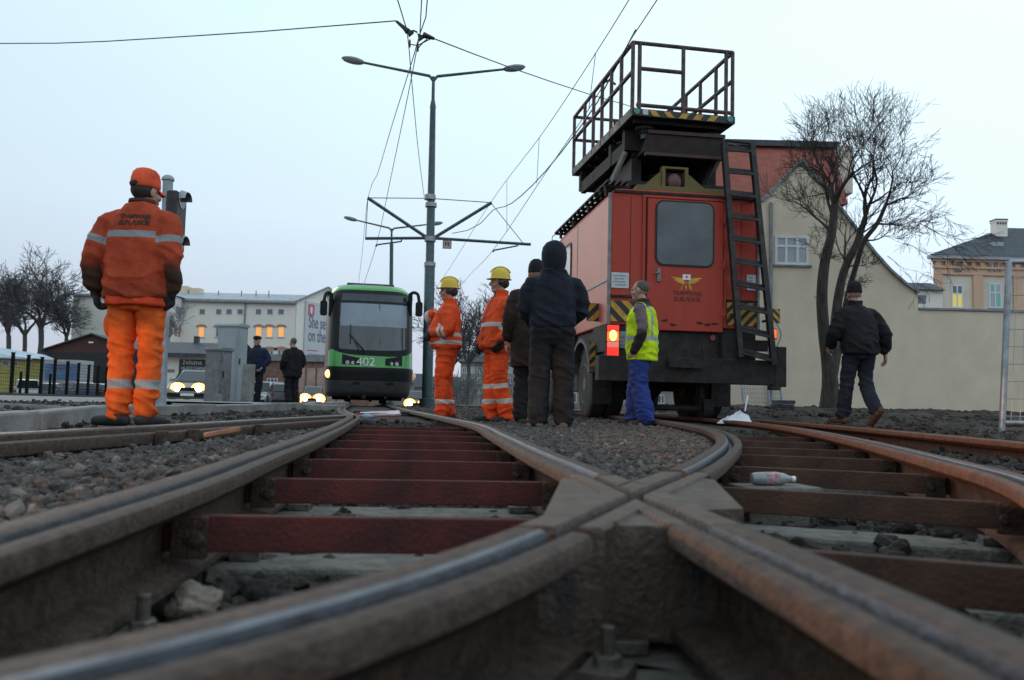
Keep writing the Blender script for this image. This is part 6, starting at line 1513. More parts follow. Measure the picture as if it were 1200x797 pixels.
# red-and-white barrier board and a blue rag between the rails near the tram
p = at(445, 489, 10.8); t = thing('barrier_board', 'short red and white board lying across the rails in front of the tram', 'board', (p.x, p.y, p.z + .03), R(10))
b = MB(); b.b2((-.30, -.03, -.02), (.26, .05, .02)); b.build('board', mat('board_red', (.35, .05, .06), .6), t, bevel=.004)
b = MB(); b.add([(-.28, -.045, -.015), (.26, -.045, .02), (.24, .05, .062), (-.24, .05, .03)], [(0, 1, 2, 3)]); b.add([(-.28, -.045, -.015), (.26, -.045, .02), (.26, -.035, .0), (-.28, -.035, -.03)], [(0, 1, 2, 3)]); b.build('white_strip', mat('board_white', (.62, .56, .58), .6), t)
p = at(431, 490, 10.6); b = MB(); b.ell((0, 0, 0), (.08, .06, .035), 14, 8)
b.v = [(x * (1 + .3 * noise.noise(Vector((x * 30, y * 30, 0)))), y, z * (1 + .5 * noise.noise(Vector((x * 40, 2, z * 40))))) for x, y, z in b.v]
o = b.build('rag', mat('rag_blue', (.22, .36, .52), .8), None, smooth=60); o.location = p + Vector((0, 0, .02)); tag(o, 'small light blue rag on the rails left of the red and white board', 'rag')
b = MB(); b.b2((-.5, -.25, -.02), (.5, .25, .02)); o = b.build('point_box', m_chas, None, bevel=.01); o.location = at(455, 485, 12.5) + Vector((0, 0, .02)); o.rotation_euler = (0, 0, R(11)); tag(o, 'black flat point machine cover between the rails before the tram', 'cover plate')
# dry sprig at the tree foot, warning sign by the far road
p = at(568, 462, 85); t = thing('warning_sign', 'small yellow triangular warning sign far behind the second helmeted worker', 'sign', (p.x, p.y, p.z))
b = MB(); b.prism([(-.42, -.3), (.42, -.3), (0, .42)], -.02, .0); b.build('plate', mat('sign_yellow', (.42, .25, .02), .6), t); b = MB(); b.b2((-.03, .0, -2.2), (.03, .06, .3)); b.build('post', m_galv, t)
b = MB(); b.prism([(-.25, -.2), (.25, -.2), (0, .22)], -.03, -.021); b.build('symbol', m_black, t)
# ------------------------------------------------------------------ people
m_skin = mat('skin', (.40, .235, .175), .6, var=.08, scale=14, spec=.35)
m_hairg = mat('hair_grey', (.10, .085, .075), .8, var=.3, scale=60); m_haird = mat('hair_dark', (.03, .023, .018), .8, var=.3, scale=60)
m_eye = mat('eye_dark', (.03, .022, .018), .25)
m_boot = mat('boot_black', (.022, .02, .018), .75, var=.35, scale=20, bump=.3); m_bootb = mat('boot_brown', (.07, .038, .022), .75, var=.3, scale=20, bump=.3)
m_shoe = mat('shoe_tan', (.10, .078, .06), .8, var=.2, scale=20)
m_glove = mat('glove_black', (.016, .015, .016), .85, var=.3, scale=30, bump=.3)
m_oj1 = cloth('jacket_orange', (.41, .062, .027), band=(.25, .26, .275), dark=(.055, .028, .018))
m_ot1 = cloth('trousers_orange', (.70, .115, .020), band=(.27, .28, .29), dark=(.32, .07, .02))
m_ow = cloth('workwear_orange', (.74, .085, .022), band=(.50, .49, .48), dark=(.075, .04, .03))
m_cap = cloth('cap_orange', (.72, .10, .045)); m_shirt = cloth('shirt_orange', (.70, .07, .025))
m_hat = mat('helmet_yellow', (.62, .42, .015), .35, var=.06, scale=4, coat=.2)
m_navy = cloth('cloth_navy', (.018, .020, .030)); m_char = cloth('cloth_charcoal', (.018, .018, .020)); m_blackc = cloth('cloth_black', (.017, .016, .018))
m_brownc = cloth('coat_brown', (.034, .021, .018)); m_blue = cloth('trousers_blue', (.022, .045, .20)); m_jean = cloth('jeans_dark', (.016, .020, .033))
m_bluej = cloth('jacket_blue', (.016, .021, .055)); m_vest = cloth('vest_yellow', (.56, .74, .015), band=(.30, .33, .34)); m_mauve = cloth('sweater_mauve', (.165, .125, .14), dark=(.035, .022, .022))
JD = dict(pel=(0, 0, .96), waist=(0, 0, 1.10), chest=(0, 0, 1.30), neck=(0, -.012, 1.485), head=(0, .012, 1.635))
for s_, k in (('L', -1), ('R', 1)):
    JD.update({'sh' + s_: (k * .19, -.01, 1.42), 'el' + s_: (k * .255, -.035, 1.14), 'wr' + s_: (k * .265, .035, .90), 'hip' + s_: (k * .095, 0, .92), 'kn' + s_: (k * .105, .025, .50), 'an' + s_: (k * .11, -.02, .10)})
def limb(b, pts, rad, n=14, step=.04):
    """rounded tapering limb through the joints"""
    P = spline([Vector(p) for p in pts], step) if len(pts) > 2 else [Vector(pts[0]).lerp(Vector(pts[1]), k / 6) for k in range(7)]
    L_ = [0]
    for i in range(1, len(P)): L_.append(L_[-1] + (P[i] - P[i - 1]).length)
    K = [0]
    for i in range(1, len(pts)):
        q = Vector(pts[i]); j = min(range(len(P)), key=lambda m: (P[m] - q).length); K.append(max(L_[j], K[-1] + 1e-4))
    rr = [float(np.interp(x, K, rad)) for x in L_]
    d0, d1 = (P[0] - P[1]).normalized(), (P[-1] - P[-2]).normalized()
    PP, RR = [], []
    for k in (.98, .8, .45): PP.append(P[0] + d0 * rr[0] * k); RR.append(rr[0] * math.sqrt(1 - k * k))
    PP += P; RR += rr
    for k in (.45, .8, .98): PP.append(P[-1] + d1 * rr[-1] * k); RR.append(rr[-1] * math.sqrt(1 - k * k))
    b.tube(PP, RR, n)
def torso(b, J, secs, n=28, e=.82):
    zz = [J[k][2] for k in ('pel', 'waist', 'chest', 'neck')]
    rings = []
    for sec in secs:
        z, rx, ry = sec[:3]; oy = sec[3] if len(sec) > 3 else 0
        x = np.interp(z, zz, [J[k][0] for k in ('pel', 'waist', 'chest', 'neck')]); y = np.interp(z, zz, [J[k][1] for k in ('pel', 'waist', 'chest', 'neck')])
        ring = []
        for j in range(n):
            a = 2 * PI * j / n; c, s = math.cos(a), math.sin(a)
            ring.append((x + rx * math.copysign(abs(c) ** e, c), y + oy + ry * math.copysign(abs(s) ** e, s), z))
        rings.append(ring)
    b.loft(rings)
def hand(b, wr, d, nrm, ts, curl=.55, fat=0.0, s=1.0):
    """palm, four unequal bent fingers and a thumb from the side of the palm; nrm is the way the palm faces"""
    d = Vector(d).normalized(); nrm = Vector(nrm); nrm = (nrm - d * nrm.dot(d)).normalized(); sd = d.cross(nrm) * ts
    w = Vector(wr)
    limb(b, [w - d * .03, w + d * .02], [.029 + fat, .029 + fat], 10)
    for q in (-.024, -.008, .008, .024):
        limb(b, [w + d * .01 + sd * q * .8, w + d * .085 * s + sd * q * 1.05 + nrm * .004], [.016 + fat, .0125 + fat], 8)
    for k, (q, ln) in enumerate(((.030, .068), (.010, .078), (-.010, .073), (-.029, .058))):
        p = w + d * (.088 * s) + sd * q + nrm * .004; a = curl * (.7 + .12 * k); pts = [p]
        for f in (.42, .33, .25):
            dd = d * math.cos(a) + nrm * math.sin(a); p = p + dd * ln * s * f * 1.15; pts.append(p); a += curl * .85
        limb(b, pts, [.0105 + fat, .0098 + fat, .0092 + fat, .008 + fat], 8, .012)
    p = w + d * .025 + sd * .026; td = (d * .75 + sd * .6 + nrm * .45).normalized(); pts = [p, p + td * .042, p + td * .042 + (d * .9 + nrm * .45 + sd * .1).normalized() * .034]
    limb(b, pts, [.0145 + fat, .0125 + fat, .0095 + fat], 8, .012)
def foot(b, an, yaw, r=.043, ln=.19, pitch=0.0, fat=0.0, sole=.0):
    a = Vector(an); f = Vector((-math.sin(yaw) * math.cos(pitch), math.cos(yaw) * math.cos(pitch), -math.sin(pitch))); sd = Vector((math.cos(yaw), math.sin(yaw), 0)); up = sd.cross(f)
    bt = a - up * (.10 - .0) + up * (r * .95)
    limb(b, [a + up * .02, a - up * .03], [.046 + fat, .05 + fat], 12)
    limb(b, [bt - f * .055, bt + f * .03 + up * .012], [r + fat, r + fat + .004], 12)
    for q in (-.022, .022): limb(b, [bt + sd * q * .5, bt + f * (ln - .035) + sd * q - up * .006], [r + fat, r * .78 + fat], 12)
def remesh(b, vox, it=2, fold=None, attrs=None, name='garment', m_=None, parent=None):
    me = bpy.data.meshes.new('tmp'); me.from_pydata(b.v, [], b.f); o = bpy.data.objects.new('tmp', me); COL.objects.link(o)
    bm_ = bmesh.new(); bm_.from_mesh(me); bmesh.ops.recalc_face_normals(bm_, faces=bm_.faces); bm_.to_mesh(me); bm_.free()
    r_ = o.modifiers.new('r', 'REMESH'); r_.mode = 'VOXEL'; r_.voxel_size = vox
    s_ = o.modifiers.new('s', 'SMOOTH'); s_.iterations = it; s_.factor = .5
    dg = bpy.context.evaluated_depsgraph_get(); res = bpy.data.meshes.new_from_object(o.evaluated_get(dg)); bpy.data.objects.remove(o)
    n = len(res.vertices); co = np.empty(n * 3, np.float32); res.vertices.foreach_get('co', co); co = co.reshape(-1, 3)
    if attrs:
        for an, fn in attrs.items():
            a = res.attributes.new(an, 'FLOAT', 'POINT'); a.data.foreach_set('value', np.array([fn(p) for p in co], np.float32))
    if fold:
        no = np.empty(n * 3, np.float32); res.vertices.foreach_get('normal', no); no = no.reshape(-1, 3)
        d = np.array([fold(p) for p in co], np.float32); co = co + no * d[:, None]; res.vertices.foreach_set('co', co.ravel()); res.update()
    res.name = name; res.materials.clear(); res.materials.append(m_)
    res.polygons.foreach_set('use_smooth', [True] * len(res.polygons))
    ob = bpy.data.objects.new(name, res); COL.objects.link(ob)
    if parent is not None: ob.parent = parent
    return ob
def crease(seed, amp, fx, fz, extra=None):
    def f(p):
        v = Vector((p[0] * fx + seed, p[1] * fx, p[2] * fz + p[0] * fx * .8)); a = noise.noise(v); c = noise.noise(v * 2.3 + Vector((5, 1, seed)))
        q = amp * 1.15 * ((1 - 2.6 * abs(a) ** .75) * .85 + .5 * c)
        return q * (extra(p) if extra else 1)
    return f
def seg_t(p, a, b_):
    ab = b_ - a; t = max(0, min(1, (Vector(p) - a).dot(ab) / ab.length_squared)); return t, (Vector(p) - a - ab * t).length
def person(label, loc, rz, H, pose=None, jacket=None, trousers=None, top=None, boots=None, gloves=None, bare=(True, True), hyaw=0.0, hpitch=0.0, fyaw=(.12, -.12), fpitch=(0, 0), curl=(.5, .5), palms=None, hdir=None, seed=1, face=True, build=1.0):
    J = {k: Vector(v) for k, v in JD.items()}
    for k, v in (pose or {}).items(): J[k] = Vector(v)
    b = MB()
    torso(b, J, [(.84, .14 * build, .10), (.92, .165 * build, .115 * build), (1.02, .15 * build, .105 * build), (1.10, .145 * build, .103 * build), (1.2, .155 * build, .11 * build), (1.30, .165 * build, .11), (1.37, .135, .09), (1.42, .10, .07), (1.49, .06, .055)])
    for s in 'LR':
        limb(b, [J['sh' + s] * .75 + J['chest'] * .25 + Vector((0, 0, -.02)), J['sh' + s] + Vector((0, 0, -.06)), J['el' + s], J['wr' + s]], [.06, .054, .041, .029])
        limb(b, [J['hip' + s], J['kn' + s], J['an' + s]], [.085, .056, .042])
        k = 0 if s == 'L' else 1; foot(b, J['an' + s], fyaw[k], r=.026, ln=.17, pitch=fpitch[k], fat=-.006)
        d = (hdir[k] if hdir and hdir[k] is not None else J['wr' + s] - J['el' + s]); n_ = palms[k] if palms and palms[k] is not None else Vector((1 if s == 'L' else -1, .25, 0))
        hand(b, J['wr' + s], d, n_, 1 if s == 'L' else -1, curl[k])
    limb(b, [J['neck'] - Vector((0, 0, .04)), J['head'] + Vector((0, -.012, -.06))], [.062, .054])
    Hm = Matrix.Translation(J['head']) @ Matrix.Rotation(hyaw, 4, 'Z') @ Matrix.Rotation(hpitch, 4, 'X')
    H3 = Hm.to_3x3().to_4x4()
    def he(c, r, n=18, k=12): b.ell(Hm @ Vector(c), r, n, k, mtx=H3)
    he((0, -.012, .032), (.076, .098, .094)); he((0, .028, -.028), (.061, .068, .086)); he((0, .048, -.088), (.043, .043, .033)); he((0, .088, .024), (.048, .016, .011))
    limb(b, [Hm @ Vector((0, .094, .018)), Hm @ Vector((0, .115, -.022)), Hm @ Vector((0, .108, -.030))], [.0085, .0125, .013], 10, .008)
    he((0, .094, -.058), (.023, .010, .0055), 12, 8); he((0, .092, -.069), (.020, .010, .006), 12, 8)
    for s in (-1, 1): he((s * .077, -.008, -.008), (.010, .022, .033), 12, 8); he((s * .044, .058, -.03), (.026, .026, .026), 12, 8)
    body = remesh(b, .0062, 1, None, None, 'person', m_skin)
    k = H / 1.78; body.location = loc; body.rotation_euler = (0, 0, rz); body.scale = (k, k, k); tag(body, label, 'person')
    if face:
        for s in (-1, 1):
            e = MB(); e.ell(Hm @ Vector((s * .030, .0855, .003)), (.012, .007, .007), 10, 6, mtx=H3); e.build('eye', m_eye, body, smooth=180)
    # trousers
    tr_ = trousers or {}
    b = MB(); tw_ = tr_.get('w', 1.0); zt3 = tr_.get('top', 1.0)
    torso(b, J, [(.80, .125 * tw_, .105), (.86, .175 * tw_, .13), (.93, .19 * tw_ * build, .142 * build), (zt3, .17 * tw_ * build, .13 * build)])
    for s in 'LR':
        a = J['an' + s]; kn = J['kn' + s]; r_ = tr_.get('r', (.105, .082, .076)); low = a + (kn - a).normalized() * tr_.get('cuff', .0)
        limb(b, [J['hip' + s] + Vector((0, 0, -.02)), kn, low], [r_[0] * tw_, r_[1] * tw_, r_[2] * tw_])
    bands = tr_.get('bands', [])
    at_ = {'band': (lambda p: max([h_ - abs(p[2] + sl * p[1] - z) for z, h_, sl in bands]))} if bands else {}
    if tr_.get('dark'): at_['dark'] = tr_['dark']
    am = tr_.get('amp', .011)
    def ex(p): return .55 + 1.1 * math.exp(-((p[2] - .14) / .12) ** 2) + .7 * math.exp(-((p[2] - .52) / .10) ** 2) + .4 * math.exp(-((p[2] - .84) / .08) ** 2)
    remesh(b, .0085, 3, crease(seed, am, 5, 12, ex), at_, 'trousers', tr_['m'], body)
    # jacket or coat
    jk = jacket; b = MB(); torso(b, J, jk['secs'])
    sr_ = jk.get('sl', (.092, .078, .066)); cu = jk.get('cuff', .05)
    if jk.get('sleeves', True):
        for s in 'LR':
            wv = J['wr' + s] - (J['wr' + s] - J['el' + s]).normalized() * cu
            limb(b, [J['sh' + s] * .50 + J['neck'] * .50 + Vector((0, 0, -.085)), J['sh' + s] + Vector((0, 0, -.045)), J['el' + s], wv], [sr_[0] * .80, sr_[0] * .90, sr_[1], sr_[2]], 16)
    else:
        for s in 'LR': limb(b, [J['sh' + s] * .6 + J['neck'] * .4 + Vector((0, 0, -.02)), J['sh' + s] * .9 + J['neck'] * .1 + Vector((0, 0, -.0))], [.07, .062])
    if jk.get('collar', True):
        c_ = J['neck'] + Vector((0, -.0, -.0)); ch = jk.get('collar_h', .06)
        b.tube([c_ - Vector((0, -.005, .05)), c_ + Vector((0, 0, 0)), c_ + Vector((0, -.004, ch))], [.105, .088, .083], 20)
    at_ = dict(jk.get('attrs', {}))
    abands = jk.get('arm_bands', []); tbands = jk.get('bands', [])
    if abands or tbands:
        segs = {(s, 0): (J['sh' + s], J['el' + s]) for s in 'LR'}; segs.update({(s, 1): (J['el' + s], J['wr' + s]) for s in 'LR'})
        def bandf(p):
            best = None
            for ky, (a, c) in segs.items():
                t, d = seg_t(p, a, c)
                if best is None or d < best[2]: best = (ky, t, d)
            tx = abs(p[0] - np.interp(p[2], [.96, 1.3], [J['pel'].x, J['chest'].x])); onarm = best[2] < sr_[0] * 1.18 and jk.get('sleeves', True) and (best[0][1] == 1 or tx > .17)
            r_ = -1
            if onarm:
                a, c = segs[best[0]]; x = Vector(p) - a; ln = (c - a).length; x = x.dot((c - a) / ln)
                for sg, pos, hw_ in abands:
                    if sg == best[0][1]: r_ = max(r_, hw_ - abs(x - pos * ln))
            else:
                for z, hw_ in tbands: r_ = max(r_, hw_ - abs(p[2] - z))
            return r_
        at_['band'] = bandf
    am = jk.get('amp', .011)
    zh = jk['secs'][0][0]
    def ex2(p): 
        q = .6 + .6 * math.exp(-((p[2] - zh - .08) / .09) ** 2)
        for s in 'LR': q += .8 * math.exp(-((Vector(p) - J['el' + s]).length / .10) ** 2)
        return q
    jo = remesh(b, .0085, 3, crease(seed + 3, am, 4.5, 9, ex2), at_, jk.get('name', 'jacket'), jk['m'], body)
    if top:
        b = MB(); torso(b, J, top['secs'])
        if top.get('sl'):
            for s in 'LR': limb(b, [J['sh' + s] * .85 + J['chest'] * .15, J['sh' + s], J['el' + s], J['wr' + s]], [top['sl'][0], top['sl'][0], top['sl'][1], top['sl'][2]])
        if top.get('collar'):
            c_ = J['neck']; b.tube([c_ - Vector((0, 0, .05)), c_, c_ + Vector((0, .0, .05))], [.095, .075, .07], 18)
        remesh(b, .0085, 2, crease(seed + 8, .007, 5, 10), top.get('attrs'), top.get('name', 'shirt'), top['m'], body)
    # boots
    bm2 = boots or m_boot
    for k, s in enumerate('LR'):
        b = MB(); foot(b, J['an' + s], fyaw[k], r=.036, pitch=fpitch[k], fat=.008, ln=.22); limb(b, [J['an' + s], J['an' + s].lerp(J['kn' + s], .22)], [.06, .058]); remesh(b, .008, 1, None, None, 'boot', bm2, body)
    if gloves:
        for k, s in enumerate('LR'):
            if not gloves[k]: continue
            b = MB(); d = (hdir[k] if hdir and hdir[k] is not None else J['wr' + s] - J['el' + s]); n_ = palms[k] if palms and palms[k] is not None else Vector((1 if s == 'L' else -1, .25, 0))
            hand(b, J['wr' + s], d, n_, 1 if s == 'L' else -1, curl[k], .0055); limb(b, [J['wr' + s] - d.normalized() * .05, J['wr' + s] + d.normalized() * .02], [.045, .040]); remesh(b, .0058, 1, None, None, 'glove', m_glove, body)
    return body, J, Hm, H3, jo
def helmet(body, Hm, H3):
    b = MB(); n = 28; prof = [(1.16, .012), (1.02, .014), (1.0, .03), (.97, .06), (.90, .092), (.76, .122), (.52, .145), (.25, .155), (.02, .157)]
    def pt(r_, z, a): return Hm @ Vector((.098 * r_ * math.cos(a), -.008 + .122 * r_ * math.sin(a) + (.03 if r_ > 1.05 and math.sin(a) > 0 else 0) * math.sin(a), z + .03))
    b.loft([[pt(r_, z, 2 * PI * k / n) for k in range(n)] for r_, z in prof]); h_ = b.build('safety_helmet', m_hat, body, smooth=50)
    r_ = MB()
    for x in (-.022, .022): r_.tube([Hm @ Vector((x, -.008 + .125 * math.cos(a), .03 + .062 + .10 * math.sin(a))) for a in np.linspace(R(18), R(162), 12)], .007, 6)
    r_.build('helmet_rib', m_hat, h_, smooth=60)
    hb = MB(); hb.ell(Hm @ Vector((0, -.05, -.005)), (.079, .07, .06), 16, 8, mtx=H3); hb.build('hair', m_haird, body, smooth=60)
    e = MB(); e.ell(Hm @ Vector((-.088, -.0, .0)), (.022, .03, .035), 12, 8, mtx=H3); e.ell(Hm @ Vector((.088, -.0, .0)), (.022, .03, .035), 12, 8, mtx=H3); e.build('ear_protector', m_black, h_, smooth=60)
def hair(body, Hm, H3, m_, r=(.081, .096, .092), c=(0, -.026, .044)):
    b = MB(); b.ell(Hm @ Vector(c), r, 20, 12, mtx=H3); return b.build('hair', m_, body, smooth=180)
def beanie(body, Hm, H3, m_, name='knitted_cap'):
    b = MB(); n = 24; prof = [(.98, -.005), (1.04, -.004), (1.06, .02), (1.03, .04), (1.03, .06), (.95, .09), (.75, .125), (.45, .145), (.05, .152)]
    b.loft([[Hm @ Vector((.082 * r_ * math.cos(a), -.016 + .104 * r_ * math.sin(a), z + .018)) for a in np.linspace(0, 2 * PI, n + 1)[:-1]] for r_, z in prof]); return b.build(name, m_, body, smooth=60)
LOOSE = [(.93, .175, .145), (.965, .215, .165), (1.04, .225, .17), (1.14, .232, .172), (1.26, .228, .165), (1.36, .21, .15), (1.42, .175, .125), (1.47, .105, .09)]

# --- worker with orange cap, back to the camera
p = at(153, 499, 5.95)
ps = dict(chest=(0, 0, 1.30), neck=(0, .0, 1.53), shL=(-.215, -.01, 1.455), shR=(.195, -.01, 1.455), elL=(-.30, -.05, 1.17), elR=(.24, -.05, 1.17), wrL=(-.305, .0, .935), wrR=(.235, .0, .935), anL=(-.075, -.03, .10), anR=(.085, .03, .10), knL=(-.105, .02, .50), knR=(.095, .03, .50), head=(.0, .045, 1.645), hipL=(-.10, 0, .92), hipR=(.10, 0, .92))
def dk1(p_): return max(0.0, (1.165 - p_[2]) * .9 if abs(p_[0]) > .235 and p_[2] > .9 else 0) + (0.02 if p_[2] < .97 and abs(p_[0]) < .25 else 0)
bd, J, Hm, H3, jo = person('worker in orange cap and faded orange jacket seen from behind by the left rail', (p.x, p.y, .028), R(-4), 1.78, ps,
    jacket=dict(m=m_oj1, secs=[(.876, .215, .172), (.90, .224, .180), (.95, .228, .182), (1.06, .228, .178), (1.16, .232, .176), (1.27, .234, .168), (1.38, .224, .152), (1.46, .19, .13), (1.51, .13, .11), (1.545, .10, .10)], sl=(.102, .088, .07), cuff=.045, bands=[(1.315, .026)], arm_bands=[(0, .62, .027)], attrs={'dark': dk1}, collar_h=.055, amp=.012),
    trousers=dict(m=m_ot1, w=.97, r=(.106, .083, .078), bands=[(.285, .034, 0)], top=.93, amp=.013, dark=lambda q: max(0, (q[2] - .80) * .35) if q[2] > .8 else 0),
    top=dict(m=m_shirt, name='shirt', secs=[(.825, .212, .158), (.84, .218, .163), (.93, .214, .16), (1.2, .15, .11)]),
    gloves=(1, 1), hyaw=R(-24), fyaw=(R(70), R(-4)), curl=(.85, .8), seed=1, build=1.12, face=False)
b = MB(); n = 26; prof = [(1.0, .0), (1.05, .004), (1.06, .03), (1.03, .07), (.92, .108), (.7, .132), (.4, .143), (.03, .146)]
b.loft([[Hm @ Vector((.083 * r_ * math.cos(a), -.012 + .104 * r_ * math.sin(a), z + .03)) for a in np.linspace(0, 2 * PI, n + 1)[:-1]] for r_, z in prof]); cp_ = b.build('cap', m_cap, bd, smooth=60)
b = MB(); ri = []
for t_ in (0, .35, .7, 1.0):
    ri.append([Hm @ Vector((.080 * math.sin(a) * (1 - .12 * t_), .085 * math.cos(a) * .9 + .07 * t_ * math.cos(a) ** .5 + .01, .036 - .028 * t_ - .012 * abs(math.sin(a)))) for a in np.linspace(-1.25, 1.25, 13)])
b.loft(ri, 0, False, False); v_ = b.build('visor', m_cap, cp_, smooth=60); md = v_.modifiers.new('s', 'SOLIDIFY'); md.thickness = .006
b = MB(); b.ell(Hm @ Vector((0, -.112, .050)), (.042, .016, .024), 14, 8, mtx=H3); b.build('cap_opening', m_haird, cp_, smooth=60)
hair(bd, Hm, H3, m_haird, (.080, .092, .075), (0, -.026, .012))
b = MB(); c_ = J['neck']; b.tube([c_ + Vector((0, -.006, .03)), c_ + Vector((0, -.006, .05))], [.094, .090], 22); b.tube([c_ + Vector((0, .0, -.03)), c_ + Vector((0, -.0, -.012))], [.112, .102], 22); b.build('collar_stripe', m_haird, jo, smooth=60)
b = MB(); 
b.v = []; b.ell((-.195, .03, .70), (.045, .075, .095), 14, 8); b.build('cargo_pocket', m_ot1, bd, smooth=60)
# lettering pressed onto the back of the jacket
me = jo.data; bv = BVHTree.FromPolygons([tuple(v.co) for v in me.vertices], [tuple(q.vertices) for q in me.polygons])
m_let = mat('letter_black', (.035, .02, .018), .8)
for s_, z in (('TRAMWAJE', 1.437), ('ELBLĄSKIE', 1.392)):
    o = text('lettering', s_, .044, Matrix.Translation((.02, -.3, z)) @ REAR, jo, m_let, .0, 1.0, 'CENTER', .0016)
    bm_ = bmesh.new(); bm_.from_mesh(o.data); bmesh.ops.subdivide_edges(bm_, edges=bm_.edges, cuts=1)
    cx_m = sum(v.co.x for v in bm_.verts) / len(bm_.verts)
    for v in bm_.verts:
        v.co.x = cx_m + (v.co.x - cx_m) * (.215 / (max(q.co.x for q in o.data.vertices) - min(q.co.x for q in o.data.vertices)))
        h_ = bv.ray_cast(Vector((v.co.x, -.5, v.co.z)), Vector((0, 1, 0)))[0]
        v.co.y = (h_.y if h_ else -.17) - .004
    bm_.to_mesh(o.data); bm_.free()

# --- helmeted worker facing the tram
p = at(521, 491, 10.6)
ps = dict(pel=(0, .0, .96), waist=(0, .03, 1.1), chest=(0, .0, 1.3), neck=(0, -.03, 1.485), head=(0, -.005, 1.635), shL=(-.185, -.03, 1.41), shR=(.185, -.02, 1.41), elL=(-.255, -.06, 1.13), wrL=(-.17, .17, 1.08), elR=(.15, .27, 1.30), wrR=(.03, .17, 1.37), anL=(-.10, .02, .10), anR=(.10, -.03, .10))
bd, J, Hm, H3, jo = person('helmeted worker beside the tram holding his collar with one bare hand', (p.x, p.y, .0), R(84), 1.74, ps,
    jacket=dict(m=m_ow, secs=[(.90, .20, .18), (.94, .215, .20), (1.02, .225, .21, .01), (1.12, .225, .205, .01), (1.25, .215, .178), (1.36, .20, .15), (1.42, .17, .12), (1.47, .10, .09)], sl=(.093, .08, .066), bands=[(1.075, .026), (.975, .026)], arm_bands=[(1, .18, .022), (1, .46, .022)], amp=.010),
    trousers=dict(m=m_ow, w=1.05, r=(.115, .088, .085), bands=[(.235, .028, 0)], amp=.010),
    gloves=(1, 0), hyaw=R(6), fyaw=(.1, -.15), curl=(.9, .75), hdir=(Vector((.3, .9, -.25)), Vector((-.55, -.75, .1))), palms=(Vector((.6, -.2, -.4)), Vector((-.3, -.2, -1))), seed=5, build=1.15)
helmet(bd, Hm, H3)
# --- second helmeted worker with open jacket
p = at(581, 499, 10.1)
ps = dict(pel=(0, .02, .96), waist=(0, .02, 1.1), chest=(0, -.01, 1.3), neck=(0, -.03, 1.485), head=(0, .0, 1.635), elL=(-.27, -.05, 1.15), wrL=(-.25, .08, .93), elR=(.27, -.03, 1.15), wrR=(.255, .10, .92), anL=(-.10, -.10, .10), knL=(-.10, .02, .5), anR=(.10, .02, .10))
def dk3(q): return max(0, .05 - abs(q[0] + .0)) * (1 if q[1] > .05 and q[2] > .95 + .0 else 0) + max(0, (q[2] - 1.30) * .2 - abs(q[0])) * (q[1] > .02)
bd, J, Hm, H3, jo = person('helmeted worker in open orange jacket with black gloved hands hanging down', (p.x, p.y, .0), R(116), 1.80, ps,
    jacket=dict(m=m_ow, secs=[(.86, .215, .175), (.90, .225, .185), (1.0, .228, .182), (1.14, .225, .175), (1.26, .222, .165), (1.36, .208, .15), (1.42, .17, .12), (1.47, .10, .09)], sl=(.09, .08, .07), bands=[(1.13, .026)], arm_bands=[(1, .45, .026)], attrs={'dark': dk3}, amp=.012),
    trousers=dict(m=m_ow, w=1.05, r=(.112, .094, .09), bands=[(.43, .030, .12), (.25, .030, .12)], amp=.013),
    gloves=(1, 1), hyaw=R(-14), fyaw=(.15, -.2), curl=(.7, .7), seed=9, build=1.08)
helmet(bd, Hm, H3)
# --- man in brown coat and man in the black hood
p = at(621, 500, 9.3)
bd, J, Hm, H3, jo = person('man in long brown coat mostly hidden behind the man in the black hood', (p.x, p.y, .0), R(12), 1.80, dict(head=(.03, .02, 1.635)),
    jacket=dict(m=m_brownc, name='coat', secs=[(.62, .215, .17), (.66, .225, .175), (.9, .225, .178), (1.1, .225, .172), (1.26, .222, .162), (1.36, .205, .145), (1.42, .17, .12), (1.47, .10, .09)], sl=(.09, .078, .066)), trousers=dict(m=m_blackc), seed=12, face=False)
beanie(bd, Hm, H3, m_blackc)
p = at(645, 504, 8.26)
ps = dict(shL=(-.215, .0, 1.42), shR=(.215, .0, 1.42), elL=(-.262, .03, 1.16), elR=(.275, .03, 1.16), wrL=(-.17, .18, 1.02), wrR=(.17, .18, 1.02), anL=(-.125, -.02, .10), anR=(.125, .0, .10), knL=(-.115, .02, .5), knR=(.115, .02, .5))
bd, J, Hm, H3, jo = person('broad man in black hooded jacket and charcoal trousers seen from behind', (p.x, p.y, -.005), R(3), 1.80, ps,
    jacket=dict(m=m_navy, name='hooded_jacket', secs=[(.965, .20, .155), (.985, .215, .165), (1.04, .22, .17), (1.14, .225, .17), (1.26, .232, .168), (1.36, .22, .15), (1.42, .185, .13), (1.48, .14, .12), (1.53, .12, .12)], sl=(.096, .084, .07), collar_h=.09, amp=.011),
    trousers=dict(m=m_char, w=1.06, r=(.11, .096, .088), amp=.011), boots=m_shoe, seed=15, build=1.12, face=False, fyaw=(.2, -.2))
b = MB(); n = 24
hp = [(.66, -.13, -.02), (.86, -.10, -.012), (1.03, -.05, -.008), (1.10, .0, -.004), (1.10, .05, .0), (1.0, .10, .0), (.72, .138, -.006), (.40, .152, -.02), (.10, .157, -.035)]
b.loft([[Hm @ Vector((.112 * r_ * math.cos(a), -.020 + oy + .132 * r_ * math.sin(a), z * 1.12 + .0)) for a in np.linspace(0, 2 * PI, n + 1)[:-1]] for r_, z, oy in hp]); b.build('hood', m_navy, bd, smooth=60)
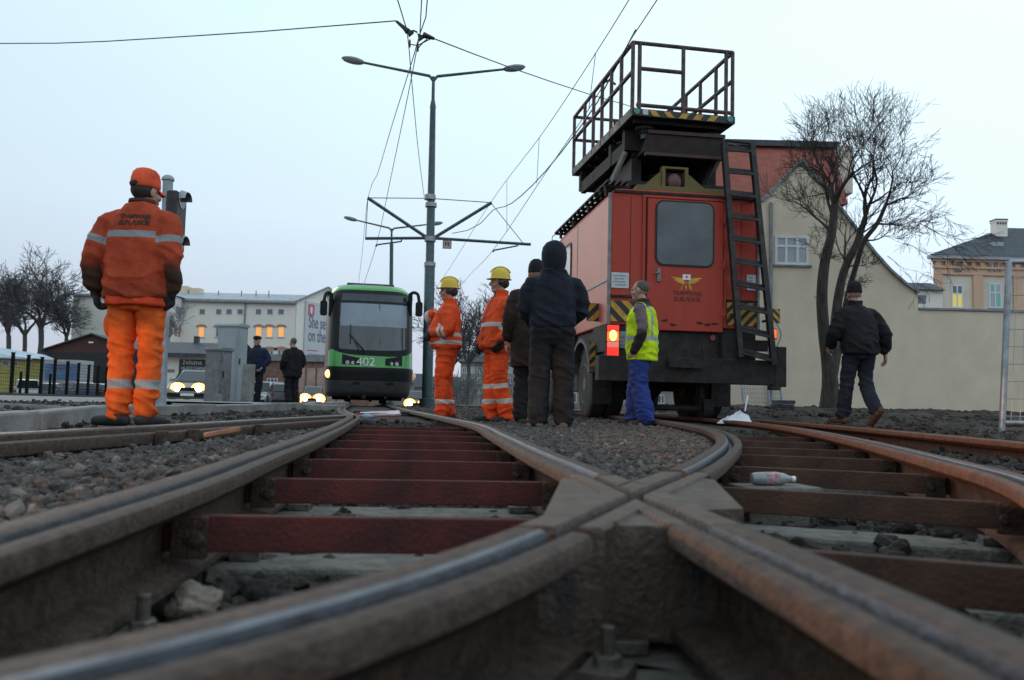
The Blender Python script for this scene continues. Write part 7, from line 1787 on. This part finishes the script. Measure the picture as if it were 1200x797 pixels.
# --- man in yellow vest
p = at(751, 500, 10.3)
ps = dict(head=(0, .035, 1.635), shL=(-.19, -.015, 1.40), elL=(-.245, -.07, 1.13), wrL=(-.23, .03, .90), anL=(-.10, -.10, .10), knL=(-.10, .0, .5), anR=(.10, .12, .10), knR=(.10, .09, .5))
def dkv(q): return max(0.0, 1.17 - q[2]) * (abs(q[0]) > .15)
def vb(q):
    r_ = max(.028 - abs(q[2] - 1.04), -1); 
    if q[2] > 1.04: r_ = max(r_, .024 - abs(abs(q[0]) - .115 - .02 * (q[2] < 1.2)))
    return r_
bd, J, Hm, H3, jo = person('man with cropped grey hair in bright yellow vest and blue trousers behind the red truck', (p.x, p.y, -.005), R(66), 1.78, ps,
    jacket=dict(m=m_vest, name='vest', sleeves=False, collar=False, secs=[(.785, .225, .175), (.80, .23, .18), (.95, .232, .185), (1.1, .235, .185), (1.26, .235, .172), (1.33, .228, .16), (1.385, .20, .14), (1.43, .14, .11)], attrs={'band': vb}, amp=.012),
    trousers=dict(m=m_blue, w=1.08, r=(.118, .10, .098), amp=.013),
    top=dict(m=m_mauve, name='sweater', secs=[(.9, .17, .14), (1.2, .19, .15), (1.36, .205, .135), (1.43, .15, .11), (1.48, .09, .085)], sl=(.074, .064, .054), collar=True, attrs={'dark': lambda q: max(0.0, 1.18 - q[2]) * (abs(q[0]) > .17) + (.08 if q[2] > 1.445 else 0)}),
    seed=20, build=1.06, hyaw=R(-4), fyaw=(.1, -.1), curl=(.6, .6))
hair(bd, Hm, H3, m_hairg, (.079, .094, .088), (0, -.026, .042))
# --- man walking away on the right
p = at(1008, 494, 10.6)
ps = dict(pel=(0, .0, .97), waist=(-.0, .02, 1.1), chest=(0, .06, 1.30), neck=(0, .09, 1.475), head=(.01, .125, 1.62), shL=(-.205, .05, 1.40), shR=(.205, .05, 1.40), elL=(-.31, .05, 1.14), wrL=(-.27, .22, .96), elR=(.32, -.03, 1.14), wrR=(.365, .0, .885),
          hipL=(-.095, .02, .92), knL=(-.115, .10, .51), anL=(-.12, .17, .11), hipR=(.095, -.02, .92), knR=(.10, .03, .52), anR=(.055, -.22, .19))
bd, J, Hm, H3, jo = person('man in black knitted cap and black jacket walking away past the bare tree', (p.x, p.y, .075), R(14), 1.79, ps,
    jacket=dict(m=m_blackc, secs=[(.86, .215, .165), (.88, .225, .175), (.98, .235, .18), (1.12, .24, .18), (1.26, .246, .17), (1.36, .225, .15), (1.42, .18, .125), (1.47, .105, .095)], sl=(.098, .086, .07), amp=.013),
    trousers=dict(m=m_jean, r=(.108, .085, .08), amp=.010), boots=m_bootb, fyaw=(.05, .1), fpitch=(0, .75), seed=25, build=1.1, face=False, curl=(.5, .45), hyaw=R(-12))
beanie(bd, Hm, H3, m_blackc)
# --- two men further back on the left
p = at(298, 477, 21)
ps = dict(elL=(-.30, .0, 1.15), elR=(.30, .0, 1.15), wrL=(-.22, .13, .98), wrR=(.22, .13, .98), anL=(-.06, 0, .10), anR=(.06, -.02, .10))
bd, J, Hm, H3, jo = person('man in dark blue jacket and flat cap facing the camera beside the grey cabinets', (p.x, p.y, p.z), R(172), 1.76, ps,
    jacket=dict(m=m_bluej, secs=[(.84, .225, .17), (.88, .235, .18), (1.0, .24, .18), (1.14, .24, .178), (1.26, .236, .168), (1.36, .215, .15), (1.42, .17, .12), (1.47, .10, .09)], sl=(.10, .088, .074), attrs={'dark': lambda q: max(0, .09 - abs(q[0])) * (q[1] > .03)}), trousers=dict(m=m_blackc, r=(.10, .078, .07)), seed=30, build=1.1)
b = MB(); n = 20; prof = [(1.0, .03), (1.12, .045), (1.14, .07), (.95, .10), (.5, .115), (.05, .118)]
b.loft([[Hm @ Vector((.085 * r_ * math.cos(a), -.005 + .108 * r_ * math.sin(a), z + .02)) for a in np.linspace(0, 2 * PI, n + 1)[:-1]] for r_, z in prof]); cc = b.build('flat_cap', m_blackc, bd, smooth=60)
b = MB(); b.ell(Hm @ Vector((0, .10, .045)), (.07, .05, .010), 16, 6, mtx=H3); b.build('visor', m_blackc, cc, smooth=60)
p = at(341, 476, 22)
ps = dict(elL=(-.28, -.02, 1.15), wrL=(-.24, .12, .95), elR=(.28, -.02, 1.15), wrR=(.24, .12, .95), head=(-.0, .03, 1.635))
bd, J, Hm, H3, jo = person('bareheaded man in long black jacket turned towards the man in the flat cap', (p.x, p.y, p.z), R(48), 1.78, ps,
    jacket=dict(m=m_blackc, secs=[(.74, .23, .18), (.78, .24, .188), (.95, .24, .188), (1.14, .242, .182), (1.26, .24, .172), (1.36, .225, .155), (1.42, .18, .13), (1.48, .12, .11)], sl=(.102, .09, .076), collar_h=.04, amp=.013), trousers=dict(m=m_char, r=(.11, .09, .085)), seed=33, build=1.12, face=False)
hair(bd, Hm, H3, m_hairg, (.078, .092, .086), (0, -.026, .042))
# ------------------------------------------------------------------ the car whose dipped headlamps graze the rails from behind the camera
cp = Vector((-9.6, -2.6, 0.02)); cr_ = R(-58)
t = car('dark estate car with dipped headlights standing left of the tracks behind the camera', cp, cr_, paint('behind', (.05, .05, .06)), 'cars with lit headlights in the street', (1, 1))
for s_ in (-.59, .59):
    ld = bpy.data.lights.new('car_headlamp', 'SPOT'); ld.energy = 1700; ld.color = (1.0, .50, .20); ld.spot_size = R(66); ld.spot_blend = 1.0; ld.shadow_soft_size = .05
    ld.use_nodes = True; n, l = ld.node_tree.nodes, ld.node_tree.links
    em_n = [q for q in n if q.type == 'EMISSION'][0]
    # dipped beam: a sharp cut-off just below the horizontal
    g = n.new('ShaderNodeNewGeometry'); sp_ = n.new('ShaderNodeSeparateXYZ'); l.new(g.outputs['Incoming'], sp_.inputs[0])
    mr = n.new('ShaderNodeMapRange'); mr.inputs['From Min'].default_value = -.004; mr.inputs['From Max'].default_value = .012; mr.inputs['To Min'].default_value = 1; mr.inputs['To Max'].default_value = 0
    l.new(sp_.outputs['Z'], mr.inputs[0])
    mr2 = n.new('ShaderNodeMapRange'); mr2.inputs['From Min'].default_value = -.14; mr2.inputs['From Max'].default_value = -.03; mr2.inputs['To Min'].default_value = .06; mr2.inputs['To Max'].default_value = 1
    l.new(sp_.outputs['Z'], mr2.inputs[0]); mu = n.new('ShaderNodeMath'); mu.operation = 'MULTIPLY'; l.new(mr.outputs[0], mu.inputs[0]); l.new(mr2.outputs[0], mu.inputs[1])
    l.new(mu.outputs[0], em_n.inputs['Strength'])
    lo = bpy.data.objects.new('car_headlamp', ld); COL.objects.link(lo); lo.parent = t; lo.location = (s_, 2.12, .64); lo.rotation_euler = (R(90), 0, 0)
